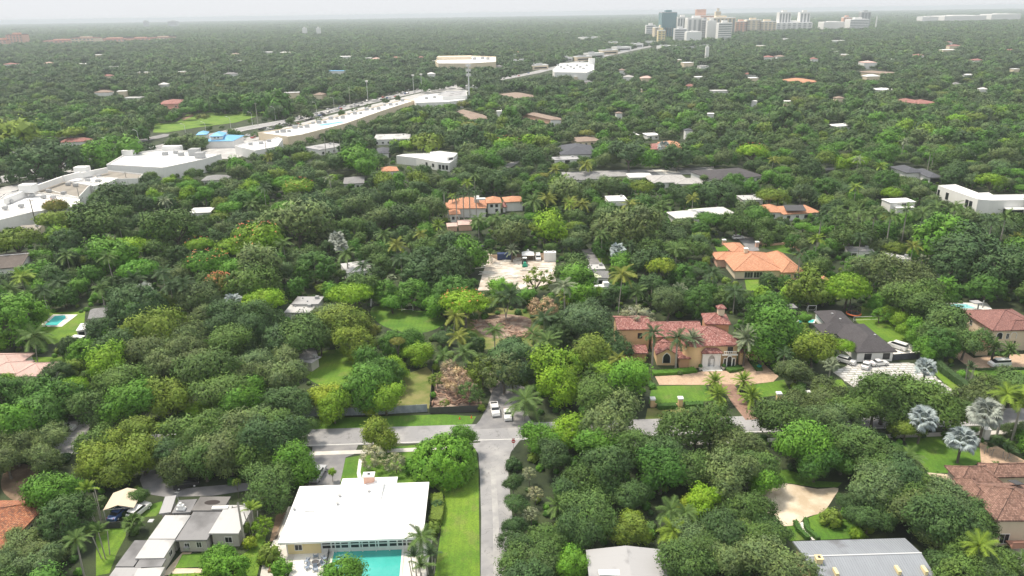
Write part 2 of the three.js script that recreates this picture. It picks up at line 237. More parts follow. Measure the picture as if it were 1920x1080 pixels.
function patch(name, mat, y, pts, o = {}) {
  if (o.round) pts = smooth(pts); if (o.open !== false) OPEN.push(pts);
  const m = mesh(name, sheetGeo(pts.map(([a, b]) => { const q = G(a, b); return [q.x, q.z]; })), mat); m.position.y = y; m.userData.kind = 'structure'; if (o.label) m.userData.label = o.label; return m;
}
function worldPatch(name, mat, y, W, kind = 'structure') { const m = mesh(name, sheetGeo(W), mat); m.position.y = y; m.userData.kind = kind; return m; }
function strip(P, w, off = 0) { // a band along world points [x, z]
  const L = [], Rr = []; P.forEach(([x, z], i) => { const a = P[Math.max(0, i - 1)], b = P[Math.min(P.length - 1, i + 1)], dx = b[0] - a[0], dz = b[1] - a[1], l = Math.hypot(dx, dz), nx = -dz / l, nz = dx / l; L.push([x + nx * (off + w / 2), z + nz * (off + w / 2)]); Rr.unshift([x + nx * (off - w / 2), z + nz * (off - w / 2)]); }); return [...L, ...Rr];
}
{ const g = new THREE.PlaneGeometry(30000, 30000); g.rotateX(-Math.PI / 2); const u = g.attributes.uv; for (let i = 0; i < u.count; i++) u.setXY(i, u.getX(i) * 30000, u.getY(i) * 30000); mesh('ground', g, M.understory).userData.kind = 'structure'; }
const Y = { lawn: 0.03, dirt: 0.05, walk: 0.09, road: 0.06, road2: 0.066, line: 0.075 };
// streets
const mainRoad = [[-320, -139], [-120, -145.2], [-46, -147.3], [0, -148.6], [60, -150.3], [330, -158]];
worldPatch('main_road', M.asphalt, Y.road, strip(mainRoad, 7.4));
for (const s of [-1, 1]) worldPatch('road_edge_line', M.whiteLine, Y.line, strip(mainRoad.map(([x, z]) => [x, z]).filter(([x]) => s > 0 || x < -10), 0.16, s * 3.25));
const sideRoad = [[-4.7, -145], [-4.55, -136], [-3.6, -118], [-3.1, -100], [-2.5, -60]];
worldPatch('side_road', M.asphalt, Y.road2, strip(sideRoad, 5.9));
patch('road_junction', M.asphalt, Y.road2 + 0.004, [[868, 833], [888, 838], [897, 852], [899, 880], [950, 880], [958, 848], [975, 826], [1000, 821]], { round: false });
worldPatch('road_wear_mark', M.asphaltWorn, Y.road2 + 0.012, strip([[-4.5, -134], [-3.7, -118], [-3.2, -100], [-2.9, -80]], 1.1, 0.1));
patch('driveway_apron', M.asphaltDark, Y.road2, [[884, 806], [900, 788], [914, 762], [924, 730], [950, 706], [985, 728], [985, 770], [1002, 800]]);
patch('gravel_track', M.limerock, Y.dirt, [[922, 740], [916, 705], [926, 672], [948, 668], [962, 700], [958, 735]], { round: true, open: false });
const SW = [[-47, -140.6], [-26, -141.4], [-12.5, -142.2]];
worldPatch('sidewalk', M.concrete, Y.walk, strip(SW, 1.5));
worldPatch('sidewalk', M.concrete, Y.walk, strip([[20, -142], [120, -145.3]], 1.6));
// the block north of the main road
patch('verge_lawn', M.grassDeep, Y.lawn, [[560, 809], [562, 786], [830, 777], [893, 781], [885, 795], [868, 801], [845, 803]]);
patch('back_lawn', M.grass, Y.lawn, [[566, 690], [598, 662], [650, 655], [682, 668], [655, 712], [622, 728], [575, 708]], { round: true });
patch('goal_lawn', M.grassDeep, Y.lawn, [[694, 588], [702, 574], [760, 581], [812, 586], [838, 600], [815, 618], [775, 625], [720, 612]], { round: true });
patch('rough_yard', M.grassDry, Y.lawn, [[742, 768], [752, 705], [800, 688], [812, 700], [808, 766]]);
patch('rubble_yard', M.rubble, Y.dirt, [[810, 764], [818, 705], [850, 688], [888, 698], [905, 762]]);
patch('cleared_lot', M.rubble, Y.dirt, [[888, 608], [915, 593], [960, 590], [996, 600], [990, 620], [955, 633], [912, 632]], { round: true });
patch('grass_fringe', M.grassDry, Y.lawn, [[860, 612], [880, 584], [960, 578], [1010, 590], [1030, 640], [960, 652], [880, 650]], { round: true, open: false });
patch('building_site', M.limerock, Y.dirt, [[884, 463], [904, 463], [935, 487], [1042, 487], [1042, 528], [995, 542], [896, 545], [905, 512], [914, 490]]);
patch('soil_bank', M.soil, Y.dirt + 0.01, [[915, 478], [1042, 474], [1042, 488], [935, 489]], { open: true });
patch('yard_drive', M.asphaltDark, Y.dirt, [[1090, 468], [1108, 466], [1130, 500], [1106, 504]], { open: true });
patch('side_lawn', M.grass, Y.lawn, [[1110, 479], [1142, 476], [1146, 494], [1122, 496]]);
// the big white house's plot
patch('side_lawn', M.grass, Y.lawn, [[806, 905], [850, 903], [897, 876], [900, 1100], [812, 1100], [826, 1000], [834, 930]]);
patch('front_lawn', M.grassDeep, Y.lawn, [[634, 912], [643, 860], [720, 846], [893, 842], [897, 880], [850, 908], [800, 912]]);
patch('verge_lawn', M.grassDeep, Y.lawn, [[728, 839], [785, 834], [885, 832], [885, 838], [735, 843]], { open: false });
patch('asphalt_driveway', M.asphaltDark, Y.road2, [[586, 837], [672, 834], [664, 852], [648, 858], [636, 916], [578, 916]]);
patch('garden_path', M.patio, Y.walk, [[673, 861], [680, 861], [678, 872], [676, 886], [682, 912], [674, 912], [669, 888], [671, 874]]);
patch('side_path', M.concrete, Y.dirt, [[541, 950], [553, 950], [520, 1035], [500, 1042]], { open: true });
patch('soil_bed', M.soil, Y.dirt, [[518, 965], [538, 960], [520, 1010], [505, 1018]], { open: true });
patch('stone_patio', M.concrete, Y.dirt + 0.02, [[498, 1026], [570, 1018], [560, 1060], [520, 1090], [486, 1090]]);
patch('pool_deck', M.patio, Y.walk, [[560, 1018], [812, 1008], [806, 1040], [792, 1120], [530, 1120]]);
// bottom left plots
patch('garden_lawn', M.grass, Y.lawn, [[180, 1000], [190, 985], [236, 982], [236, 1005], [218, 1040], [205, 1075], [180, 1080]], { open: true });
patch('garden_lawn', M.grassDeep, Y.lawn, [[262, 952], [304, 940], [306, 952], [292, 968], [268, 970]]);
patch('dirt_drive', M.asphaltDark, Y.dirt, [[262, 900], [275, 868], [300, 872], [306, 905], [345, 916], [470, 905], [475, 918], [400, 930], [310, 932], [272, 926]], { open: true });
patch('bare_soil', M.soil, Y.dirt, [[2, 915], [12, 880], [45, 870], [72, 885], [60, 925], [30, 940]], { round: true });
patch('sand_path', M.sand, Y.dirt, [[342, 1036], [360, 1036], [318, 1078], [300, 1082]], { open: true });
patch('sand_path', M.sand, Y.dirt, [[326, 1066], [400, 1066], [396, 1074], [322, 1076]], { open: true });
patch('vegetable_bed', M.grassDeep, Y.dirt + 0.02, [[342, 1040], [380, 1038], [378, 1063], [328, 1066]], { open: true });
patch('yard_grass', M.grass, Y.lawn, [[318, 1076], [400, 1074], [470, 1030], [480, 1000], [500, 1000], [480, 1090], [318, 1090]], { open: false });
// left: pool garden, pink house lawn, street beyond
patch('pool_lawn', M.grass, Y.lawn, [[70, 618], [92, 586], [160, 584], [158, 606], [140, 640], [90, 645]], { open: true });
patch('pool_terrace', M.patio, Y.walk, [[73, 613], [100, 590], [146, 590], [116, 613]]);
patch('pink_house_lawn', M.grass, Y.lawn, [[58, 670], [165, 668], [160, 690], [110, 704], [92, 704]], { open: true });
patch('street_stub', M.asphalt, Y.road2, [[112, 792], [172, 786], [165, 812], [140, 828], [105, 828]], { open: true });
// terracotta mansion
patch('mansion_drive', M.paverTan, Y.walk - 0.02, [[1228, 706], [1290, 702], [1330, 694], [1362, 696], [1392, 688], [1398, 664], [1414, 662], [1440, 690], [1460, 706], [1450, 716], [1400, 722], [1375, 722], [1340, 722], [1236, 722]]);
patch('mansion_lawn', M.grassDeep, Y.lawn, [[1222, 724], [1322, 722], [1340, 752], [1216, 757]]);
patch('mansion_lawn', M.grassDeep, Y.lawn, [[1410, 722], [1470, 712], [1484, 738], [1412, 747]]);
patch('gate_drive', M.paverRed, Y.walk - 0.01, [[1350, 721], [1376, 721], [1398, 752], [1428, 786], [1398, 788], [1372, 755]]);
patch('verge_lawn', M.grassDry, Y.lawn, [[1210, 786], [1214, 766], [1300, 760], [1352, 764], [1372, 786]]);
patch('verge_lawn', M.grassDry, Y.lawn, [[1410, 762], [1440, 756], [1475, 754], [1440, 779], [1425, 779]], { open: true });
// dark-roofed house
patch('long_lawn', M.grass, Y.lawn, [[1598, 578], [1626, 572], [1712, 642], [1672, 645], [1640, 628], [1606, 604]]);
patch('van_pad', M.patio, Y.walk, [[1668, 646], [1704, 643], [1734, 665], [1674, 670]]);
patch('front_lawn', M.grass, Y.lawn, [[1520, 742], [1528, 713], [1578, 712], [1596, 736]], { open: true });
patch('front_lawn', M.grass, Y.lawn, [[1742, 690], [1764, 690], [1818, 732], [1796, 744]], { open: true });
patch('slab_bed', plain(0.36, 0.35, 0.32), Y.dirt, [[1562, 698], [1596, 682], [1704, 680], [1730, 691], [1806, 745], [1776, 750], [1700, 712], [1600, 726]]);
// right mansion
patch('brick_drive', M.paverTan, Y.walk, [[1768, 652], [1800, 655], [1826, 672], [1850, 668], [1925, 664], [1925, 692], [1850, 694], [1812, 686]], { open: true });
patch('mansion_lawn', M.grassDeep, Y.lawn, [[1815, 694], [1925, 694], [1925, 714], [1850, 722]], { open: true });
patch('pool_terrace', M.patio, Y.walk, [[1760, 568], [1850, 568], [1860, 580], [1800, 584], [1770, 580]], { open: true });
// lower right: sand yard, lawns, drive
patch('sand_yard', M.sand, Y.dirt, [[1427, 910], [1467, 906], [1533, 917], [1572, 916], [1562, 935], [1543, 960], [1513, 970], [1493, 984], [1460, 984], [1433, 950]], { round: true });
patch('curved_lawn', M.grassDeep, Y.lawn, [[1513, 972], [1543, 960], [1600, 978], [1630, 1008], [1527, 1013]]);
patch('curved_lawn', M.grassDeep, Y.lawn, [[1425, 905], [1440, 885], [1478, 880], [1532, 902], [1580, 905], [1570, 914], [1530, 914], [1467, 904]], { open: true });
patch('curved_lawn', M.grassDeep, Y.lawn, [[1462, 988], [1490, 986], [1508, 1012], [1480, 1015]], { open: true });
patch('curved_path', M.patio, Y.walk, [[1496, 982], [1508, 978], [1508, 992], [1530, 1013], [1520, 1014], [1500, 998]]);
patch('palm_lawn', M.grassDeep, Y.lawn, [[1690, 818], [1800, 814], [1838, 830], [1846, 862], [1800, 886], [1742, 888], [1712, 850]]);
patch('brick_drive', M.paverTan, Y.walk, [[1836, 829], [1854, 829], [1925, 866], [1925, 890], [1840, 878]]);
patch('gravel_path', M.sand, Y.dirt, [[1738, 886], [1778, 890], [1790, 905], [1750, 902]], { open: true });
patch('stone_terrace', M.patio, Y.walk, [[1892, 1030], [1930, 1024], [1930, 1085], [1898, 1074]], { open: true });
// mid-distance openings
patch('cross_street', M.asphalt, Y.road, [[1052, 323], [1338, 313], [1345, 325], [1058, 334]], { open: true });
patch('white_forecourt', M.patio, Y.road2 + 0.01, [[1222, 318], [1262, 314], [1276, 324], [1238, 328]]);
patch('street_glimpse', M.asphalt, Y.road, [[940, 312], [972, 298], [985, 296], [955, 316]], { open: true });
patch('street_glimpse', M.asphalt, Y.road, [[1546, 316], [1590, 310], [1592, 314], [1548, 320]]);
patch('ranch_drive', M.asphaltDark, Y.road, [[1380, 444], [1412, 444], [1424, 470], [1404, 472], [1392, 456]], { open: true });
patch('ranch_lawn', M.grassDeep, Y.lawn, [[1340, 462], [1364, 460], [1368, 470], [1345, 472]], { open: true });
patch('ranch_lawn', M.grassDeep, Y.lawn, [[1426, 464], [1470, 458], [1500, 480], [1470, 474]], { open: true });
patch('ranch_lawn', M.grass, Y.lawn, [[1396, 524], [1460, 522], [1510, 524], [1500, 540], [1400, 545]], { open: true });
patch('white_house_lawn', M.grassDeep, Y.lawn, [[1268, 394], [1330, 388], [1380, 390], [1382, 396], [1300, 402]], { open: true });
patch('park_lawn', M.grass, 0.2, [[287, 249], [290, 233], [333, 228], [353, 213], [493, 208], [500, 213], [443, 230], [373, 239], [312, 249]]);
patch('sand_bank', M.soil, 0.24, [[340, 222], [362, 214], [364, 218], [344, 226]]);
// the highway with its car parks, running off diagonally
const HW = [[-30, 345], [0, 338], [112, 312], [175, 302], [300, 277], [446, 244], [552, 225], [685, 193], [779, 172], [930, 150], [1000, 137], [1100, 112], [1180, 95], [1225, 86]].map(([a, b]) => { const q = G(a, b); return [q.x, q.z]; });
worldPatch('highway', M.asphalt, 0.25, strip(HW, 19));
worldPatch('highway_edge_line', M.whiteLine, 0.3, strip(HW, 0.5, 7)); worldPatch('highway_edge_line', M.whiteLine, 0.3, strip(HW, 0.5, -7));
worldPatch('busway', M.asphaltDark, 0.25, strip([[150, 293], [172, 287], [250, 267], [320, 252]].map(([a, b]) => { const q = G(a, b); return [q.x, q.z]; }), 13));
patch('car_park', M.lot, 0.2, [[-20, 380], [-20, 358], [60, 338], [190, 304], [200, 308], [45, 352], [10, 365]], { open: true });
patch('car_park', M.lot, 0.2, [[330, 300], [420, 270], [560, 232], [700, 196], [800, 172], [860, 162], [880, 172], [820, 184], [640, 236], [520, 272], [440, 298]]);
for (const q of [[[0, 350], [0, 334], [112, 308], [180, 298], [185, 306], [112, 320]], [[430, 256], [430, 246], [560, 218], [700, 186], [790, 167], [800, 172], [700, 198], [560, 232]], [[170, 292], [172, 285], [250, 264], [306, 253], [307, 259], [250, 272]], [[930, 152], [1000, 134], [1110, 110], [1112, 116], [1010, 142]], [[1120, 108], [1190, 90], [1250, 84], [1250, 90], [1190, 100], [1130, 112]]]) OPEN.push(q);
// ---------------------------------------------------------------- buildings
const geoCache = new Map();
const cached = (k, f) => { if (!geoCache.has(k)) geoCache.set(k, f()); return geoCache.get(k); };
const box = (w, h, d, x = 0, y = 0, z = 0) => { const g = new THREE.BoxGeometry(w, h, d); g.translate(x, y + h / 2, z); const p = g.attributes.position, n = g.attributes.normal, u = g.attributes.uv; for (let i = 0; i < p.count; i++) { if (Math.abs(n.getY(i)) > 0.5) u.setXY(i, p.getX(i), p.getZ(i)); else if (Math.abs(n.getX(i)) > 0.5) u.setXY(i, p.getZ(i), p.getY(i)); else u.setXY(i, p.getX(i), p.getY(i)); } return g; };
// faces given as polygons; uv along the first edge and up the slope, in metres
function faces(list) {
  const P = [], U = [], Nn = [];
  for (const f of list) { const u = f[1].clone().sub(f[0]).normalize(), n = u.clone().cross(f[f.length - 1].clone().sub(f[0])).normalize(), v = n.clone().cross(u); for (let i = 1; i < f.length - 1; i++) for (const q of [f[0], f[i], f[i + 1]]) { P.push(q.x, q.y, q.z); Nn.push(n.x, n.y, n.z); const d = q.clone().sub(f[0]); U.push(d.dot(u) + f[0].x * 0.37, d.dot(v)); } }
  const g = new THREE.BufferGeometry(); g.setAttribute('position', new THREE.Float32BufferAttribute(P, 3)); g.setAttribute('normal', new THREE.Float32BufferAttribute(Nn, 3)); g.setAttribute('uv', new THREE.Float32BufferAttribute(U, 2)); return g;
}
function hipGeo(L, W, h, t = 0.2) {
  const a = L / 2, b = W / 2, r = Math.max(0, (L - W) / 2), s = Math.max(0, (W - L) / 2), e = [V(-a, 0, b), V(a, 0, b), V(a, 0, -b), V(-a, 0, -b)], R0 = L >= W ? V(-r, h, 0) : V(0, h, s), R1 = L >= W ? V(r, h, 0) : V(0, h, -s), d = e.map((q) => q.clone().setY(-t));
  const F = L >= W ? [[e[0], e[1], R1, R0], [e[1], e[2], R1], [e[2], e[3], R0, R1], [e[3], e[0], R0]] : [[e[0], e[1], R0], [e[1], e[2], R1, R0], [e[2], e[3], R1], [e[3], e[0], R0, R1]];
  for (let i = 0; i < 4; i++) F.push([d[i], d[(i + 1) % 4], e[(i + 1) % 4], e[i]]); F.push([d[3], d[2], d[1], d[0]]); return faces(F);
}
function gableGeo(L, W, h, t = 0.2) { // ridge along x
  const a = L / 2, b = W / 2, e = [V(-a, 0, b), V(a, 0, b), V(a, 0, -b), V(-a, 0, -b)], r = [V(-a, h, 0), V(a, h, 0)], d = e.map((q) => q.clone().setY(-t)), rd = r.map((q) => q.clone().setY(h - t));
  return faces([[e[0], e[1], r[1], r[0]], [e[2], e[3], r[0], r[1]], [d[1], d[0], rd[0], rd[1]], [d[3], d[2], rd[1], rd[0]], [d[0], d[1], e[1], e[0]], [d[2], d[3], e[3], e[2]], [d[0], e[0], r[0], rd[0]], [rd[0], r[0], e[3], d[3]], [d[2], e[2], r[1], rd[1]], [rd[1], r[1], e[1], d[1]]]);
}
function winGeo(w, h, n = 2) { return cached('w' + [w, h, n], () => { const b = 0.09, l = [box(w + b, b, 0.14, 0, -b / 2, 0), box(w + b, b, 0.14, 0, h - b / 2, 0)]; for (let i = 0; i <= n; i++) l.push(box(i % n ? 0.06 : b, h - b, i % n ? 0.1 : 0.14, -w / 2 + (w * i) / n, b / 2, 0)); return merge(l); }); }
const archShape = (w, h, point) => { const s = new THREE.Shape(), k = h - w * (point ? 0.8 : 0.5); s.moveTo(-w / 2, 0); s.lineTo(w / 2, 0); s.lineTo(w / 2, k); if (point) { s.quadraticCurveTo(w / 2, k + w * 0.5, 0, h); s.quadraticCurveTo(-w / 2, k + w * 0.5, -w / 2, k); } else s.absarc(0, k, w / 2, 0, Math.PI, false); s.closePath(); return s; };
function win(H, p, ang, w, h, o = {}) { // a window: frame with its pane as a sub-part
  const f = new THREE.Mesh(o.arch ? cached('a' + [w, h, o.arch], () => { const s = archShape(w + 0.3, h + 0.2, o.arch === 'point'); s.holes.push(archShape(w, h, o.arch === 'point')); const g = new THREE.ExtrudeGeometry(s, { depth: 0.14, bevelEnabled: false, curveSegments: 8 }); g.translate(0, 0, -0.07); return g; }) : winGeo(w, h, o.n ?? 2), o.fm ?? M.frameWhite);
  f.name = o.name ?? 'window'; f.position.copy(p); f.rotation.y = ang; H.add(f);
  const g = new THREE.Mesh(o.arch ? cached('p' + [w, h, o.arch], () => { const q = new THREE.ExtrudeGeometry(archShape(w, h, o.arch === 'point'), { depth: 0.05, bevelEnabled: false, curveSegments: 8 }); q.translate(0, 0, -0.03); return q; }) : cached('g' + [w, h], () => box(w - 0.02, h - 0.02, 0.05)), o.pm ?? M.glass); g.name = 'pane'; f.add(g); return f;
}
function hull(pts) { const p = [...pts].sort((a, b) => a[0] - b[0] || a[1] - b[1]), cr = (o, a, b) => (a[0] - o[0]) * (b[1] - o[1]) - (a[1] - o[1]) * (b[0] - o[0]), half = (l) => { const h = []; for (const q of l) { while (h.length > 1 && cr(h[h.length - 2], h[h.length - 1], q) <= 0) h.pop(); h.push(q); } h.pop(); return h; }; return [...half(p), ...half(p.reverse())]; }
let HIDE_WALLS = 0, AUTO_WIN = false; const FOOT = []; // footprints, so that no tree stands in a house
function keepClear(cx, cz, L, W, th, y0, y1) { if (HIDE_WALLS) { y0 = Math.max(y0, lerp(y0, y1, HIDE_WALLS)); L *= 0.86; W *= 0.86; }
  const c = Math.cos(th), s = Math.sin(th), pts = []; for (const x of [-L / 2, L / 2]) for (const z of [-W / 2, W / 2]) for (const y of [y0, y1]) { const q = proj(cx + x * c + z * s, y, cz - x * s + z * c); pts.push([q.x, q.y]); } OPEN.push(hull(pts)); FOOT.push([cx, cz, Math.max(L, W) / 2]);
}
function house(name, label, category, at, eave = 3, group) { const p = G(at[0], at[1], eave); return thing(name, label, category, V(p.x, 0, p.z), 0, group); }
// one block of a house, from three corners of its eaves in the photograph: front left, front right, and a point on the back edge
function block(H, A, B, C, y, o = {}) {
  const a = G(...A, y), b = G(...B, y), c = G(...C, y), th = Math.atan2(-(b.z - a.z), b.x - a.x), L = a.distanceTo(b), zx = Math.sin(th), zz = Math.cos(th), W = o.W ?? Math.abs((c.x - a.x) * zx + (c.z - a.z) * zz), cx = (a.x + b.x) / 2 - zx * W / 2, cz = (a.z + b.z) / 2 - zz * W / 2;
  return blockAt(H, cx, cz, L, W, th, y, o);
}
function blockAt(H, cx, cz, L, W, th, y, o = {}) {
  const ov = o.ov ?? 0.6, wl = Math.max(0.5, L - 2 * ov), ww = Math.max(0.5, W - 2 * ov), base = o.base ?? 0, set = (m) => { m.position.set(cx - H.position.x, 0, cz - H.position.z); m.rotation.y = th; return m; }, put = (x, yy, z) => V(cx + x * Math.cos(th) + z * Math.sin(th) - H.position.x, yy, cz - x * Math.sin(th) + z * Math.cos(th) - H.position.z);
  const t = o.t ?? 0.25, rt = o.roof ?? 'hip', wallTop = y - t * (rt === 'flat' ? 1 : 0.5);
  if (o.wall !== false) set(mesh(o.wallName ?? 'wall', box(wl, wallTop - base, ww, 0, base, 0), o.wm ?? M.stuccoWhite, H));
  const rh = o.rh ?? Math.min(L, W) * 0.2; let g;
  if (rt === 'flat') { g = [box(L, t, W, 0, y - t, 0)]; if (o.rim) for (const [w, d, x, z] of [[L, 0.3, 0, W / 2 - 0.15], [L, 0.3, 0, -W / 2 + 0.15], [0.3, W - 0.6, L / 2 - 0.15, 0], [0.3, W - 0.6, -L / 2 + 0.15, 0]]) g.push(box(w, o.rim, d, x, y + 0.002, z)); }
  else { g = rt === 'hip' ? hipGeo(L, W, rh, t) : rt === 'gable' ? gableGeo(L, W, rh, t) : (() => { const q = gableGeo(W, L, rh, t); q.rotateY(Math.PI / 2); return q; })(); g.translate(0, y, 0); g = [g];
    if (rt !== 'hip') { const s = new THREE.Shape(), q = (rt === 'gable' ? ww : wl) / 2; s.moveTo(-q, 0); s.lineTo(q, 0); s.lineTo(0, rh * 0.94); const e = (k) => { const x = new THREE.ExtrudeGeometry(s, { depth: 0.2, bevelEnabled: false }); if (rt === 'gable') { x.rotateY(Math.PI / 2); x.translate(k * (wl / 2 - 0.1) - 0.1, wallTop, 0); } else x.translate(0, wallTop, k * (ww / 2 - 0.1) - 0.1); return x; }; for (const k of [1, -1]) set(mesh('gable', e(k), o.wm ?? M.stuccoWhite, H)); } }
  const roof = set(mesh('roof', merge(g), o.rm ?? M.tileRed, H));
  if (o.ridge) { const rg = rt === 'hip' ? hipRidges(L, W, rh) : [limb(V(-L / 2, rh, 0), V(L / 2, rh, 0), 0.16, 0.16, 6)]; const rm = mesh('ridge_cap', merge(rg), o.ridge, roof); rm.position.y = y; }
  if (AUTO_WIN && !o.win && o.wall !== false && y - base > 2.2) { const n = Math.max(1, Math.floor(wl / 4)); o = { ...o, win: Array.from({ length: n }, (_, i) => ['f', (i + 0.5) / n, base + 0.9, 1.5, Math.min(1.3, y - base - 1.6), { fm: i % 2 ? M.frameWhite : M.frameDark }]) }; }
  if (AUTO_WIN && rt === 'flat' && L > 6) for (let i = 0; i < 3; i++) piece(H, i ? 'roof_vent' : 'rooftop_unit', i ? cached('av', () => new THREE.CylinderGeometry(0.2, 0.26, 0.5, 8).translate(0, 0.25, 0)) : cached('au', () => box(1.2, 0.9, 1.0)), M.metalGrey, put(L * (0.3 - 0.27 * i), y, W * (i % 2 ? 0.2 : -0.22)), th);
  for (const [side, f, sill, w, h, k = {}] of o.win ?? []) { const q = 0.03; win(H, side === 'f' ? put((f - 0.5) * wl, sill, ww / 2 + q) : side === 'b' ? put((f - 0.5) * wl, sill, -ww / 2 - q) : side === 'l' ? put(-wl / 2 - q, sill, (f - 0.5) * ww) : put(wl / 2 + q, sill, (f - 0.5) * ww), th + (side === 'l' || side === 'r' ? Math.PI / 2 : 0), w, h, k); }
  keepClear(cx, cz, L, W, th, base, y + (rt === 'flat' ? 0 : rh * 0.7)); return { cx, cz, L, W, th, put, set, roof, y, rh };
}
function hipRidges(L, W, h) { const a = L / 2, b = W / 2, r = Math.max(0, (L - W) / 2), s = Math.max(0, (W - L) / 2), R0 = L >= W ? V(-r, h, 0) : V(0, h, s), R1 = L >= W ? V(r, h, 0) : V(0, h, -s), l = [], e = (p, q) => p.distanceTo(q) > 0.3 && l.push(limb(p, q, 0.13, 0.13, 6)); e(R0, R1); if (L >= W) { e(V(-a, 0, b), R0); e(V(-a, 0, -b), R0); e(V(a, 0, b), R1); e(V(a, 0, -b), R1); } else { e(V(-a, 0, b), R0); e(V(a, 0, b), R0); e(V(-a, 0, -b), R1); e(V(a, 0, -b), R1); } return l; }
// a flat-roofed building of any outline, given at roof height
function prism(H, pts, y, o = {}) {
  const W = pts.map(([a, b]) => { const q = G(a, b, y); return V(q.x - H.position.x, 0, q.z - H.position.z); }), base = o.base ?? 0; let area = 0; W.forEach((p, i) => { const q = W[(i + 1) % W.length]; area += p.x * q.z - q.x * p.z; }); if (area > 0) W.reverse();
  const up = (p, yy) => V(p.x, yy, p.z), side = W.map((p, i) => { const q = W[(i + 1) % W.length]; return [up(p, base), up(q, base), up(q, y - 0.02), up(p, y - 0.02)]; });
  if (o.wall !== false) mesh(o.wallName ?? 'wall', faces(side), o.wm ?? M.stuccoWhite, H);
  const c = W.reduce((s, p) => s.add(p), V(0, 0, 0)).divideScalar(W.length), rg = sheetGeo(W.map((p) => [p.x, p.z])); rg.translate(0, y, 0);
  const roof = mesh('roof', rg, o.rm ?? M.roofWhite, H);
  if (o.rim) mesh('parapet', merge(W.map((p, i) => { const q = W[(i + 1) % W.length], d = q.clone().sub(p), L = d.length(), g = box(L, o.rim, 0.35, 0, 0, 0); g.rotateY(Math.atan2(-d.z, d.x)); const n = V(-d.z, 0, d.x).normalize(), m = p.clone().add(q).multiplyScalar(0.5), sgn = n.dot(c.clone().sub(m)) > 0 ? 1 : -1; g.translate(m.x + n.x * 0.16 * sgn, y - 0.012, m.z + n.z * 0.16 * sgn); return g; })), o.pm ?? o.wm ?? M.white, H);
  const px = []; for (const p of W) for (const yy of [HIDE_WALLS ? lerp(base, y, HIDE_WALLS) : base, y]) { const q = proj(p.x + H.position.x, yy, p.z + H.position.z); px.push([q.x, q.y]); } OPEN.push(hull(px)); FOOT.push([c.x + H.position.x, c.z + H.position.z, 6]); return { W, c };
}
function at(H, px, py, y) { const q = G(px, py, y); return V(q.x - H.position.x, y, q.z - H.position.z); }
function piece(H, name, geo, mat, p, turn = 0) { const m = mesh(name, geo, mat, H); m.position.copy(p); m.rotation.y = turn; return m; }
function edgeWins(H, A, B, y, ts, sill, w, h) { const a = at(H, A[0], A[1], y), b = at(H, B[0], B[1], y), th = Math.atan2(-(b.z - a.z), b.x - a.x), n = V(Math.sin(th), 0, Math.cos(th)); for (const t of ts) win(H, a.clone().lerp(b, t).setY(sill).addScaledVector(n, 0.05), th, w, h, { fm: M.frameDark, n: 1 }); }
const vent = (H, px, py, y) => piece(H, 'roof_vent', cached('vent', () => merge([new THREE.CylinderGeometry(0.22, 0.22, 0.4, 10).translate(0, 0.2, 0), new THREE.CylinderGeometry(0.34, 0.34, 0.1, 10).translate(0, 0.45, 0)])), M.metalGrey, at(H, px, py, y));
const unit = (H, px, py, y, s = 1.5) => piece(H, 'rooftop_unit', cached('unit' + s, () => merge([box(s, s * 0.7, s), new THREE.CylinderGeometry(s * 0.35, s * 0.35, 0.12, 12).translate(0, s * 0.7 + 0.06, 0)])), M.metalGrey, at(H, px, py, y));

